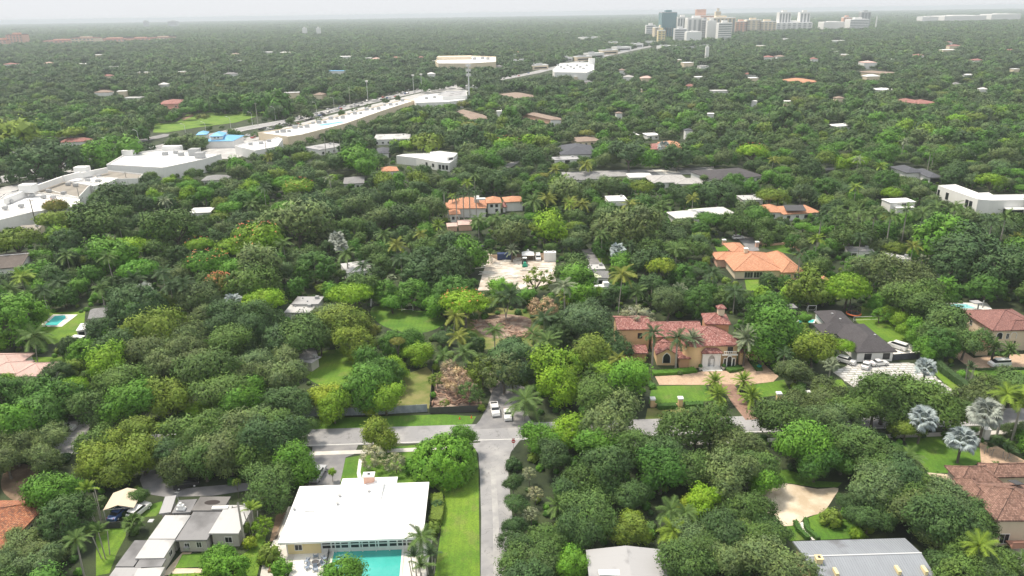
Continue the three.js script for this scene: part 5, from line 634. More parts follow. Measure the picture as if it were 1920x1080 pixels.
for (const [x, say] of [[566, 'left'], [592, 'right']]) tower('far_white_dome', `far white pitched roof hall, ${say} one of the pair`, x, x + 8, 53.5, 60, M.stuccoWhite, { dist: 3600, cat: 'hall', ph: 5 });
for (const [a, b, t] of [[268, 276, 39.5], [314, 330, 40]]) tower('haze_tower', `faint ${a < 300 ? 'narrow' : 'wide'} tower in the haze above the left horizon`, a, b, t, 46, M.metalGrey, { dist: 7800, ph: 6 });
// ---------------------------------------------------------------- palms
function frondGeo(seed, o) { // along +x: rises, arches and droops; leaflets on both sides
  const r = rng(seed), S = new Soup(), n = o.n ?? 17, pt = (t) => V(t * (1 - 0.16 * o.droop * t), o.rise * t - o.droop * t * t, 0), c0 = [1, 1, 1];
  for (let k = 0; k < 6; k++) { const a = pt(k / 6), b = pt((k + 1) / 6), w = 0.016 * (1 - k / 8); S.tri(a.clone().add(V(0, 0.004, w)), b.clone().add(V(0, 0.004, w)), a.clone().add(V(0, 0.004, -w)), V(0, 1, 0), [1.25, 1.1, 0.9]); S.tri(a.clone().add(V(0, 0.004, -w)), b.clone().add(V(0, 0.004, w)), b.clone().add(V(0, 0.004, -w)), V(0, 1, 0), [1.25, 1.1, 0.9]); }
  for (let k = 0; k < n; k++) for (const s of [-1, 1]) {
    const t = 0.14 + 0.86 * (k + 0.5) / n, p = pt(t), q = pt(Math.min(1, t + 0.05)), l = o.leaf * Math.pow(Math.sin(Math.PI * (0.12 + 0.80 * t)), 0.7) * (0.85 + 0.3 * r()), w = o.width ?? 0.05;
    const tip = p.clone().add(V(l * 0.55, -l * (o.hang + 0.3 * (r() - 0.5)) , s * l * 0.82)), k1 = 0.85 + 0.3 * r();
    S.tri(p.clone().add(V(-w / 2, 0, 0)), q.clone().add(V(w / 2 - 0.05, 0, 0)), tip, V(0, 0.9, s * 0.35).normalize(), [c0[0] * k1, k1, k1]);
  }
  return S.build();
}
function fanGeo(seed, o, seg = 15) { // a pleated fan on its stalk, along +x
  const r = rng(seed), S = new Soup(), R0 = o.fanR ?? 0.5, c = V(0.98 - R0 * 0.95, 0.10, 0);
  for (const w of [0.014]) { S.tri(V(0, 0, w), c.clone().add(V(0, 0, w)), V(0, 0, -w), V(0, 1, 0), [0.9, 0.9, 0.8]); S.tri(V(0, 0, -w), c.clone().add(V(0, 0, w)), c.clone().add(V(0, 0, -w)), V(0, 1, 0), [0.9, 0.9, 0.8]); }
  for (let k = 0; k < seg; k++) { const a0 = -2.05 + 4.1 * k / seg, am = a0 + 2.05 / seg, a1 = a0 + 4.1 / seg, L = R0 * (0.86 + 0.2 * r()), P = (a, l, y) => V(c.x + Math.cos(a) * l, c.y + y - 0.16 * (l / R0) ** 2 - 0.07 * Math.abs(a), Math.sin(a) * l), k1 = 0.72 + 0.5 * r(); const tip = P(am, L, -0.02 - 0.05 * r()), A = P(a0, L * 0.5, 0.0), B = P(a1, L * 0.5, 0.0), Mm = P(am, L * 0.62, 0.03); for (const [x, y] of [[A, Mm], [Mm, B]]) { S.tri(c, x, y, V(0.1, 1, 0).normalize(), [k1, k1, k1]); S.tri(x, tip, y, V(0.1, 1, 0).normalize(), [k1, k1, k1]); } }
  return S.build();
}
const PALM = {
  coconut: { fronds: 20, rise: 0.42, droop: 0.75, leaf: 0.30, hang: 0.55, el: [1.15, -0.35], trunk: [0.17, 0.11], look: 'coconut palm' },
  date: { fronds: 34, rise: 0.30, droop: 0.42, leaf: 0.20, hang: 0.15, el: [1.35, -0.45], trunk: [0.32, 0.3], look: 'date palm', n: 20 },
  royal: { fronds: 16, rise: 0.45, droop: 0.8, leaf: 0.30, hang: 0.35, el: [1.2, -0.25], trunk: [0.27, 0.2], look: 'royal palm', shaft: true },
  fan: { fronds: 26, fan: true, el: [1.3, -0.6], trunk: [0.2, 0.17], look: 'fan palm' },
  silver: { fronds: 46, fan: true, fanR: 0.40, el: [1.35, -0.65], trunk: [0.27, 0.24], look: 'silver-blue fan palm' },
  areca: { fronds: 14, rise: 0.75, droop: 0.65, leaf: 0.26, hang: 0.4, el: [1.35, 0.35], trunk: [0.1, 0.08], look: 'clumping palm' },
};
const PTONE = { green: [0.085, 0.160, 0.030], dark: [0.040, 0.090, 0.024], lime: [0.17, 0.27, 0.02], yellow: [0.185, 0.225, 0.028], grey: [0.20, 0.25, 0.15], silver: [0.36, 0.43, 0.44], pale: [0.32, 0.36, 0.32] }, PWORD = { green: 'green', dark: 'dark green', lime: 'light green', yellow: 'yellowing', grey: 'grey-green', silver: 'silvery', pale: 'pale grey' };
const frondCache = {}, palmMats = {};
const frondOf = (k, v) => (frondCache[k + v] ??= PALM[k].fan ? fanGeo(v + 3, PALM[k]) : frondGeo(v * 7 + k.length, { ...PALM[k], droop: PALM[k].droop * (0.8 + 0.25 * v) }));
const palmMat = (t) => (palmMats[t] ??= leafMat(PTONE[t]));
const palmTrunkMat = M.barkPale;
function trunkCurve(H, lean, r0, r1) { const c = new THREE.CatmullRomCurve3([V(0, -0.1, 0), V(lean * 0.25, H * 0.35, 0), V(lean * 0.7, H * 0.75, 0), V(lean, H, 0)]), g = new THREE.TubeGeometry(c, 8, 1, 8, false), P = g.attributes.position; for (let i = 0; i < P.count; i++) { const y = P.getY(i), t = clamp(y / H, 0, 1), q = c.getPoint(t), R = lerp(r0, r1, t); P.setX(i, q.x + (P.getX(i) - q.x) * R); P.setY(i, q.y + (y - q.y) * R); P.setZ(i, q.z + (P.getZ(i) - q.z) * R); } g.computeVertexNormals(); return g; }
const palms = [];
function addPalm(kind, tone, px, py, w, H, lean = 0) { const c = G(px, py, H), R = w / 2 * proj(c.x, c.y, c.z).d / FPX; palms.push({ kind, tone, x: c.x, z: c.z, H, R, lean, px, py, w, palm: true }); }
function palmCrown(kind, tone, R, parent, r, merged) {
  const K = PALM[kind], n = K.fronds, m = palmMat(tone), grp = [];
  for (let k = 0; k < n; k++) { const t = k / (n - 1), el = lerp(K.el[0], K.el[1], Math.pow(t, 0.9)) + (r() - 0.5) * 0.2, f = new THREE.Mesh(frondOf(kind, Math.floor(r() * 3)), m), s = R * (K.fan ? 0.98 : 1.12) * (0.88 + 0.24 * r()) * (K.fan ? 1 : lerp(0.92, 1, t)); f.name = 'frond'; f.rotation.order = 'YZX'; f.rotation.set((r() - 0.5) * (K.fan ? 1.5 : 0.5), k * 2.39996 + r() * 0.4, el); f.scale.setScalar(s); f.castShadow = true; if (merged) { f.updateMatrix(); grp.push(f.geometry.clone().applyMatrix4(f.matrix)); } else parent.add(f); }
  return merged ? mergeGeometries(grp) : null;
}
const rows = (s) => s.trim().split('\n').flatMap((l) => l.split(';')).map((l) => l.trim().split(/\s+/)).filter((l) => l.length > 2);
// kind, foliage, crown centre in the photograph, crown width there, trunk height in metres, lean
for (const [k, t, x, y, w, H, lean] of rows(`
coconut green 65 632 62 8 1; coconut green 143 1012 54 8.5 0.3; areca green 187 1000 48 5; areca lime 165 920 44 7 -0.5; fan green 250 980 44 2.4; areca lime 470 958 44 5; coconut green 790 1008 62 4.6; areca dark 776 1046 50 3.4; areca dark 806 1044 50 3.2; areca green 790 1066 58 3
coconut lime 308 802 40 7 0.4; coconut yellow 853 594 46 6.5 0.6; coconut yellow 860 632 44 6; coconut green 870 662 50 6 -0.5; coconut green 832 668 40 4.5; coconut dark 957 556 58 8 1.6; coconut green 940 560 48 7 -1.4; coconut yellow 880 572 40 5 -1.5; coconut green 927 620 42 6; coconut green 1027 642 60 5.5; coconut dark 1020 598 56 6.5; coconut green 1000 628 46 5; coconut green 1068 546 46 5.5; coconut yellow 1060 556 34 5
coconut yellow 1167 516 56 13 0.8; royal green 1194 552 40 7.5; coconut yellow 1160 674 42 7; coconut green 985 752 74 5.2 0.4; areca green 1110 700 40 5; fan green 1105 706 30 5
royal dark 1226 630 46 8.6; royal dark 1270 640 52 8.2; date grey 1298 636 44 7.4; date grey 1399 636 56 7.8; date lime 1340 716 42 2.6; date lime 1347 741 48 2.4; date lime 1394 715 44 2.8; date lime 1410 743 50 2.4; coconut dark 1471 664 36 6.4
date grey 1275 545 34 6; coconut dark 1378 548 44 7.5; fan grey 1558 684 34 6.5; silver silver 1736 690 44 5.2; silver silver 1730 785 58 6.2; silver silver 1804 826 62 5.4; silver pale 1848 776 68 8.2; areca dark 1820 690 30 4; date green 1865 650 38 4.4; date green 1893 656 38 4.2
royal lime 1886 746 64 10.5; royal lime 1916 752 66 10.5; coconut green 1700 860 66 6; coconut lime 1836 1024 66 6.4; date green 1046 948 54 2.6; coconut green 1258 958 62 4.6; coconut lime 1262 996 62 4.2; coconut green 1285 962 50 5; areca dark 1855 840 34 1.6; areca dark 1890 850 40 1.6; areca green 1868 880 34 1.4; coconut green 1915 1048 50 4
coconut dark 320 536 46 11 0.4; coconut dark 344 532 46 11.5; royal green 190 545 36 9; coconut lime 40 520 50 9; coconut green 18 545 50 9; coconut green 62 552 46 8; coconut dark 80 545 40 9; coconut dark 110 530 40 8; coconut green 125 480 36 8; coconut dark 250 525 44 8; silver silver 437 566 38 5; silver pale 270 547 40 6; silver pale 632 448 34 7; silver pale 640 462 30 6; coconut yellow 743 460 40 8; royal green 650 480 40 8; coconut dark 680 500 40 7; coconut green 720 440 36 8; coconut green 225 430 36 8
coconut green 930 411 38 9; coconut green 897 414 40 8; coconut yellow 1025 372 40 10; coconut green 1000 378 40 10; coconut yellow 1072 378 34 9; coconut yellow 1090 384 36 9; royal yellow 1182 388 40 9; royal green 1240 390 46 11; royal green 1185 402 34 8; coconut yellow 1299 372 28 10; coconut yellow 1040 318 26 8; coconut yellow 1098 310 30 9; silver silver 1245 276 26 8; silver silver 1158 470 34 8 0.3; coconut dark 1180 460 30 8
royal dark 855 372 20 13; royal dark 868 362 22 13; royal dark 880 364 22 13; royal dark 892 362 22 13; royal dark 832 358 22 14; coconut lime 848 368 20 9; areca green 920 478 26 3; date grey 960 470 30 4.5; coconut green 905 478 26 5
royal green 1570 400 34 13; royal green 1590 404 34 13; royal green 1610 398 36 13; royal green 1640 404 36 13; royal green 1670 408 38 14; royal green 1700 398 38 14; royal green 1730 404 40 13; royal green 1755 392 40 12; royal green 1790 392 40 12; royal green 1885 410 44 14; royal dark 1860 420 40 13; coconut yellow 1712 462 34 10; coconut dark 1735 452 34 10; royal dark 1540 410 34 12; coconut dark 1614 445 34 11; areca yellow 1905 450 30 7; royal dark 1500 480 34 9; coconut dark 1640 480 34 9
royal dark 625 260 16 14; royal dark 636 258 16 14; royal dark 608 256 14 13; royal green 1745 286 16 11; royal green 1752 284 16 11`)) addPalm(k, t, +x, +y, +w, +H, +(lean ?? 0));
// ---------------------------------------------------------------- trees one can pick out: kind, foliage, crown centre, crown width in the photograph, height of the crown's centre
for (const [k, t, x, y, w, H] of rows(`
dome green 832 864 128 3.9; bushy green 866 816 56 5; bushy olive 706 812 74; airy pale 700 856 50 2.6; airy pale 742 868 44 2.4; shrub green 776 872 40; shrub olive 812 990 34; shrub dark 820 948 30; shrub lime 622 884 18 2.5; airy olive 820 712 34 2.5; airy olive 888 706 34 3; airy oak 896 742 30 2.5; airy olive 836 756 20 1.5; airy brown 842 690 36 3; shrub olive 902 764 18 1; shrub green 812 740 16 1; oak oakgrey 60 836 125; bushy olive 222 858 155; oak oak 360 815 100; oak oakgrey 432 806 104; oak oak 502 800 100; oak oak 560 806 66; oak oak 190 832 84; bushy olive 262 806 70; oak oak 20 826 80; oak oak 370 852 165; oak oak 470 826 185; bushy green 552 862 90; oak oak 508 906 98; bushy green 105 930 100; dense dark 120 972 108; oak oakgrey 55 1040 140; dense green 410 1050 66; bushy green 432 1072 80; shrub yellow 468 1016 27 1.5; airy lime 492 986 44; bushy green 642 1078 100; shrub olive 505 1040 50; shrub green 528 1066 44; airy olive 443 905 18 3.5; bushy olive 455 990 26 2
oak oakgrey 10 860 90; bushy green 18 800 110; airy oak 560 233 15 4; airy oak 598 224 14 4; bushy oak 640 211 15 4; airy oak 690 199 13 4; bushy oak 724 189 13 4; airy oak 478 253 17 4; bushy oak 522 240 17 4; bushy oak 745 184 12 4; airy oak 664 206 13 4; bushy oak 575 214 24 5; bushy oak 440 252 26 5; bushy oak 545 226 18 4; bushy green 700 181 18 5; dense deep 66 780 100; bushy deep 110 748 100; dense deep 12 752 96; oak oak 175 765 80; bushy green 240 755 95; bushy olive 315 745 90; bushy lime 372 768 44; oak oak 410 735 110; bushy green 455 745 90; oak dark 545 752 90; oak oakgrey 500 690 150; oak oak 385 700 120; bushy lime 203 690 92; oak oakgrey 300 645 150; oak olive 290 618 120; oak oakgrey 345 680 150; oak dark 455 612 165; dense dark 262 585 112; oak oak 430 640 110; dense green 22 600 120; bushy dark 190 620 60; bushy green 215 615 60; dense dark 130 650 50; bushy green 155 655 60; shrub olive 138 688 40; dense dark 105 700 60; oak oak 566 634 104; bushy olive 640 600 100; oak olive 660 640 70; dense dark 530 640 80; oak oak 600 640 60
bushy mango 690 680 78; bushy lime 737 686 60; dense mango 690 725 108; dense mango 720 700 70; bushy yellow 615 745 70; bushy lime 625 765 66; bushy lime 722 744 78; bushy yellow 700 752 50; bushy lime 785 660 60; bushy mango 770 638 60; dense mango 740 645 54; airy brown 856 715 66; airy olive 905 700 66; airy oak 880 735 50 4; oak bluish 950 665 90; airy oakgrey 945 700 90; oak bluish 962 705 70; bushy lime 1053 690 105; bushy lime 1040 720 90; bushy olive 1110 662 90; bushy lime 1130 700 70; oak dark 1150 650 70; bushy green 1182 712 100; oak oak 1120 735 90; dense dark 1155 730 80; oak bluish 1110 608 104; oak bluish 1090 590 70; airy brown 1022 582 58; airy pale 1195 600 66 6; dense mango 722 548 52; dense mango 775 550 66; dense deep 848 552 88; bushy green 820 570 60; umbrella flame 745 640 30 7
dense dark 838 488 140; bushy green 880 478 70; dense dark 790 515 80; airy olive 1004 524 66 6; bushy green 940 540 56; bushy green 988 556 44; oak oak 1078 505 66; bushy green 1080 520 70; oak oakgrey 958 438 78; bushy lime 1030 428 74; umbrella olive 1020 430 60; bushy green 1085 555 56; umbrella yellow 1240 500 70 7; bushy green 1165 500 56; oak dark 1210 490 80; oak oakgrey 1180 430 110
umbrella lime 1590 538 84; bushy olive 1520 540 78; bushy lime 1545 548 56; umbrella flame 1600 530 30 9; dense dark 1440 525 36; dense deep 1470 528 34; shrub lime 1500 545 40; shrub lime 1530 558 40; shrub lime 1480 552 44; shrub lime 1430 552 44; bushy mango 1455 620 120; dense mango 1440 590 90; bushy mango 1480 640 80; bushy olive 1526 652 86; umbrella lime 1580 648 44 4; airy green 1650 590 36; bushy lime 1665 585 40; bushy lime 1690 600 46; bushy lime 1705 620 46; bushy green 1650 565 46; bushy green 1725 625 56; bushy green 1735 650 56; dense deep 1760 640 74; oak oak 1745 580 96; oak oak 1775 612 104; oak oak 1810 640 80; oak oak 1700 560 100; oak oakgrey 1690 520 120; dense mango 1720 575 50; dense deep 1850 540 60; dense mango 1757 556 24 1.5; dense mango 1786 556 26 1.5; oak dark 1880 500 110; oak dark 1800 470 120; dense green 1770 450 110; dense dark 1780 500 80
oak oakgrey 1530 772 140; bushy green 1512 830 118; oak oak 1470 790 100; oak oak 1620 838 116; oak oak 1660 742 124; oak oak 1640 760 96; oak oak 1745 752 116; oak oak 1780 770 80; oak oak 1590 770 90; oak oakgrey 1840 740 80; oak oak 1900 725 90; oak oak 1690 925 190; oak dark 1640 950 130; oak oak 1780 970 170; oak dark 1770 985 120; oak oak 1820 1050 150; oak oak 1880 1075 130; oak oak 1800 1080 100; oak oak 1412 1000 140; oak oakgrey 1464 1064 112; shrub olive 1560 970 50; shrub lime 1607 1000 32; bushy deep 1580 860 70; oak oak 1660 880 100; oak olive 1700 800 60; bushy deep 1530 870 80
bushy green 1015 822 76; bushy lime 1066 808 84; oak dark 1040 850 80; oak oakgrey 1148 786 114; bushy green 1125 832 92; bushy dark 1140 880 116; oak oak 1195 838 90; oak oak 1306 802 122; oak oakgrey 1378 836 104; oak dark 1252 852 100; bushy deep 1240 880 110; oak oakgrey 1360 885 124; oak oak 1300 880 100; oak oak 1410 870 90; bushy green 1430 900 70; oak oak 1100 900 90; oak oak 1110 955 110; oak dark 1070 920 70; oak dark 1180 930 80; shrub dark 962 870 36; oak dark 962 905 40 3.5; oak dark 966 945 46 3.5; oak dark 964 985 48 3.5; airy pale 992 888 30 3; airy pale 1004 925 34 2.5; airy pale 996 965 34 2.5; oak oak 1010 1030 140; oak oak 970 1060 80; bushy olive 1185 988 74; bushy yellow 1180 978 50; bushy lime 1316 944 70; bushy yellow 1290 950 50; oak oak 1350 1020 170; oak oak 1290 1060 110; bushy green 1070 1056 70; oak oak 1400 960 100; oak dark 1090 1000 90
umbrella lime 240 463 74; bushy green 210 480 90; umbrella lime 373 460 56; umbrella green 388 492 84; umbrella lime 440 462 80; umbrella lime 478 450 100; umbrella lime 505 455 60; umbrella flame 412 532 64 8; umbrella lime 440 540 60; umbrella lime 492 566 84; oak oakgrey 490 500 110; oak oak 470 530 100; dense deep 590 500 80; oak oak 330 430 110; bushy lime 300 430 50; oak oakgrey 560 420 120; umbrella green 535 390 60; umbrella olive 105 415 80; umbrella olive 30 450 90; umbrella flame 105 388 56; oak dark 215 370 90; oak oak 180 420 110; umbrella lime 560 350 60; bushy green 670 300 70; umbrella flame 880 236 36; umbrella flame 870 196 30; umbrella flame 1100 250 30; umbrella lime 950 268 50; umbrella olive 800 268 66; umbrella lime 205 212 36; umbrella flame 380 220 26; umbrella flame 620 150 24; umbrella flame 1380 190 22; umbrella flame 1300 200 24; umbrella flame 1520 202 20; bushy yellow 1594 305 22; dense dark 1470 228 70; dense dark 1270 292 60; umbrella lime 1410 285 56; dense dark 1345 365 60; dense mango 1408 350 34; dense mango 1376 340 44; umbrella mango 1330 410 56; umbrella mango 1420 402 60; oak oakgrey 1060 360 90; dense dark 880 260 60; oak bluish 1180 290 70; umbrella flame 1915 258 20; dense dark 110 300 90; dense dark 60 310 90; bushy green 190 290 80; bushy green 240 280 60; bushy olive 30 260 90; umbrella olive 130 250 50; dense deep 520 200 70; dense deep 480 195 60; dense deep 420 195 60`)) {
  if (+w <= 124 || H) { addTree(k, t, +x, +y, +w, H ? { H: +H } : {}); continue; }
  // the widest masses are several crowns grown together
  const r = rng(+x * 7 + +y), n = +w > 155 ? 5 : 4, a0 = r() * 6; for (let i = 0; i < n; i++) { const a = a0 + i * 6.283 / n, q = i ? 0.27 : 0.12; addTree(k, i % 3 === 1 && t === 'oak' ? 'oakgrey' : i % 4 === 2 && t === 'oak' ? 'dark' : t, +x + Math.cos(a) * w * q * 1.05, +y + Math.sin(a) * w * q * 0.62, w * (0.46 + 0.16 * r())); }
}
// ---------------------------------------------------------------- the rest of the woods: filled in by chance wherever nothing open is hidden
for (const q of [[[590, 806], [870, 799], [870, 834], [590, 838]], [[880, 800], [992, 797], [985, 846], [880, 850]], [[1216, 789], [1440, 780], [1440, 794], [1300, 800], [1222, 814]], [[898, 850], [946, 850], [942, 1080], [900, 1080]], [[118, 788], [170, 786], [160, 810], [116, 822]], [[288, 822], [330, 820], [335, 840], [290, 842]], [[1655, 790], [1760, 786], [1760, 800], [1660, 804]], [[565, 766], [905, 762], [905, 782], [565, 786]]]) OPEN.push(q);
// more small roofs showing here and there through the far woods
const roofs = []; { const r = rng(2024); for (let k = 0; k < 400 && roofs.length < 60; k++) { const z = 560 + 1500 * Math.pow(r(), 0.8), x = (r() * 2 - 1) * z * 0.7, q = proj(x, 6, -z); if (OPEN.some((p) => inside(p, q.x, q.y)) || FOOT.some(([a, b, f]) => Math.hypot(a - x, b + z) < f + 28) || HW.some(([a, b]) => Math.hypot(a - x, b + z) < 45)) continue; const c = r(), [rm, word] = c < 0.42 ? ['roofWhite', 'white-roofed'] : c < 0.58 ? ['roofWhiteOld', 'pale-roofed'] : c < 0.7 ? ['tileRed', 'red-roofed'] : c < 0.8 ? ['tileOrange', 'orange-roofed'] : c < 0.9 ? ['tileBrown', 'brown-roofed'] : ['shingleGrey', 'grey-roofed'], H = thing('distant_house', '', 'house', V(x, 0, -z)); HIDE_WALLS = 0.75; const W = 11 + 13 * r(); blockAt(H, x, -z, W, 8 + 6 * r(), (r() - 0.5) * 0.6, z > 1200 ? 7.5 : 5, { roof: /roof/.test(rm) ? 'flat' : 'hip', rm: M[rm], rh: 2.2, ov: 0.4, wm: r() < 0.6 ? M.stuccoWhite : M.stuccoCream }); roofs.push({ look: `small ${word} house`, sx: q.x, sy: q.y, H }); } HIDE_WALLS = 0; }
const openBox = OPEN.map((p) => { const x = p.map((q) => q[0]), y = p.map((q) => q[1]); return [Math.min(...x), Math.max(...x), Math.min(...y), Math.max(...y)]; });
const isOpen = (x, y) => openBox.some((b, i) => x >= b[0] && x <= b[1] && y >= b[2] && y <= b[3] && inside(OPEN[i], x, y));
const lineDist = (P, x, z) => { let m = 1e9; for (let i = 0; i < P.length - 1; i++) { const [ax, az] = P[i], [bx, bz] = P[i + 1], dx = bx - ax, dz = bz - az, t = clamp(((x - ax) * dx + (z - az) * dz) / (dx * dx + dz * dz), 0, 1); m = Math.min(m, Math.hypot(x - ax - dx * t, z - az - dz * t)); } return m; };
const cells = new Map(), cellOf = (x, z) => Math.floor(x / 12) + ',' + Math.floor(z / 12);
function crowded(x, z, R, k = 0.66) { const cx = Math.floor(x / 12), cz = Math.floor(z / 12); for (let i = -1; i <= 1; i++) for (let j = -1; j <= 1; j++) for (const t of cells.get(cx + i + ',' + (cz + j)) ?? []) if (Math.hypot(t.x - x, t.z - z) < (t.R + R) * k) return true; return false; }
const settle = (t) => { const k = cellOf(t.x, t.z); if (!cells.has(k)) cells.set(k, []); cells.get(k).push(t); };
trees.forEach(settle); palms.forEach((p) => settle({ x: p.x, z: p.z, R: 1.2 }));
const blocked = (x, H, z, R, h) => { const c = proj(x, H, z), w = (R * 0.82) * FPX / c.d, hh = (R * h) * FPX / c.d; for (const [a, b] of [[0, 0], [1, 0], [-1, 0], [0, 1], [0, -1], [0.7, 0.6], [-0.7, 0.6], [0.7, -0.6], [-0.7, -0.6]]) if (isOpen(c.x + a * w, c.y + b * hh)) return true; return false; };
const inFoot = (x, z, R) => FOOT.some(([a, b, r]) => Math.hypot(a - x, b - z) < r * 0.8 + R * 0.3);
const MIX = [['oak', 'oak', 20], ['oak', 'oakgrey', 17], ['bushy', 'dark', 10], ['dense', 'dark', 9], ['dense', 'deep', 8], ['bushy', 'green', 11], ['umbrella', 'olive', 3], ['umbrella', 'green', 5], ['bushy', 'lime', 2.6], ['umbrella', 'lime', 2.2], ['oak', 'bluish', 8], ['bushy', 'mango', 7], ['oak', 'olive', 3], ['airy', 'oakgrey', 2], ['umbrella', 'flame', 0.7]], MIXT = MIX.reduce((s, m) => s + m[2], 0);
const pick = (r) => { let x = r() * MIXT; for (const m of MIX) if ((x -= m[2]) < 0) return m; return MIX[0]; };
{
  const r = rng(77), cand = [];
  for (let z = 88; z < 1300; z += 6.4) for (let x = -z * 0.76 - 30; x < z * 0.76 + 30; x += 6.4) cand.push([x + (r() - 0.5) * 6, -z - (r() - 0.5) * 6, r(), r(), r(), r()]);
  for (const [x, z, a, b] of cand) {
    let [kind, tone] = pick(r); const d = Math.hypot(x, z), grove = fbm(x / 300 + 9, z / 300 + 9, 64, 2); if (grove > 0.6 && a < 0.6) { kind = 'oak'; tone = b < 0.5 ? 'oak' : 'oakgrey'; } else if (grove < 0.38 && a < 0.5) { kind = 'dense'; tone = b < 0.6 ? 'dark' : 'deep'; }
    const small = a < 0.3, R = (small ? 2.2 + 1.6 * b : 3.6 + 3.6 * b * b + 0.8 * a) * (d > 600 ? 1.1 : 1), H = clamp(R * (kind === 'umbrella' ? 1.05 : 0.98) * (0.9 + 0.3 * b), 2, 9);
    if (crowded(x, z, R)) continue; if (Math.min(lineDist(mainRoad, x, z) - 5, lineDist(sideRoad, x, z) - 4, lineDist(HW, x, z) - 14) < 0 || inFoot(x, z, R)) continue;
    if (blocked(x, H, z, R, KIND[kind].h * 0.85)) { const R2 = 1.6 + b, H2 = R2 * 0.9; if (d > 500 || crowded(x, z, R2) || blocked(x, H2, z, R2, 0.8)) continue; const t = { kind: 'bushy', tone, x, z, R: R2, H: H2 }; trees.push(t); settle(t); continue; }
    if (d > 150 && d < 560 && r() < 0.075) { const pk = ['coconut', 'coconut', 'royal', 'areca', 'fan', 'date'][Math.floor(r() * 6)], ph = pk === 'areca' ? 4 : pk === 'date' || pk === 'fan' ? 5 : 8 + 4 * r(), pr = pk === 'areca' ? 2.6 : pk === 'fan' ? 2.0 : 3.2 + 0.6 * r(); if (!blocked(x, ph, z, pr, 0.6) && palms.length < 215) { palms.push({ kind: pk, tone: ['green', 'dark', 'green', 'lime', 'yellow', 'grey'][Math.floor(r() * 6)], x, z, H: ph, R: pr, lean: (r() - 0.5) * 1.2, w: 2 * pr * FPX / d, palm: true }); settle({ x, z, R: 1.5 }); continue; } }
    const t = { kind, tone, x, z, R, H }; trees.push(t); settle(t);
  }
}
for (const t of trees) { const c = proj(t.x, t.H, t.z); t.sx = c.x; t.sy = c.y; t.d = c.d; t.sw = 2 * t.R * FPX / c.d; t.seen = c.x > -t.sw / 2 && c.x < PW + t.sw / 2 && c.y > -20 && c.y < PH + t.sw * 0.4; }
// which ones stand on their own: all picked out by hand, then the largest in the picture
const single = trees.filter((t) => t.seen).sort((a, b) => b.sw * (b.hand ? 1.7 : 1) - a.sw * (a.hand ? 1.7 : 1)).slice(0, 296); const own = new Set(single);
for (const p of palms) { const c = proj(p.x, p.H, p.z); p.sx = c.x; p.sy = c.y; p.d = c.d; p.sw = p.w; }

// ---- what a tree is called: its look, then where it stands, then its rank among the like
const MARK = [['big white flat-roofed house', 660, 960], ['turquoise pool', 690, 1050], ['low grey-roofed house', 340, 990], ['carport', 235, 935], ['rust tile roof', 30, 980], ['pickup driveway', 605, 880], ['grey-blue fence', 690, 772], ['rubble yard', 855, 735], ['two parked white vehicles', 940, 770], ['street junction', 935, 820], ['side road', 925, 960], ['stained pale roof', 1190, 1055], ['grey metal roof', 1610, 1045], ['sand yard', 1500, 945], ['silver palm lawn', 1770, 850], ['clay-tiled villa', 1860, 930], ['mansion gate', 1390, 765], ['terracotta mansion', 1320, 650], ['dark shingle house', 1600, 625], ['white slab forecourt', 1660, 705], ['red-roofed right mansion', 1870, 620], ['trampoline', 1593, 585], ['orange-tiled ranch', 1430, 490], ['boat canopy', 1120, 520], ['building site', 970, 505], ['cleared lot', 940, 610], ['football goal lawn', 765, 595], ['mango grove lawn', 615, 690], ['grey gabled house', 570, 670], ['white low house', 567, 570], ['left garden pool', 105, 600], ['pink tiled house', 35, 690], ['left street stub', 140, 805], ['dark gabled house', 15, 490], ['strip mall', 100, 380], ['big box store', 300, 300], ['blue-roofed restaurant', 400, 257], ['park lawn', 400, 225], ['long white shops', 640, 225], ['modern white villa', 800, 298], ['peach-tiled villa', 890, 388], ['twin grey hip house', 1095, 330], ['slate hip house', 1085, 278], ['white-tiled villa', 1325, 400], ['charcoal hip house', 1385, 325], ['white cube villa', 1840, 372], ['slate porch villa', 1730, 325], ['salmon-tiled house', 1250, 272], ['orange-tiled solar house', 1485, 392], ['white terrace house', 1690, 380], ['left bare soil', 40, 900], ['hidden pale house', 675, 500], ['white box house', 1160, 372], ['mast', 880, 160], ['white garage', 665, 340], ['orange cottage', 732, 318], ['hidden grey slabs', 1660, 478], ['lime row lawn', 1450, 545], ['goal posts', 763, 577], ['shop-side white roofs', 350, 400]];
/*ORD*/const ORD = ['first', 'second', 'third', 'fourth', 'fifth', 'sixth', 'seventh', 'eighth', 'ninth', 'tenth', 'eleventh', 'twelfth', 'thirteenth', 'fourteenth', 'fifteenth'], CARD = ['', 'one', 'two', 'three', 'four', 'five', 'six', 'seven', 'eight', 'nine', 'ten', 'eleven', 'twelve', 'thirteen', 'fourteen', 'fifteen'];
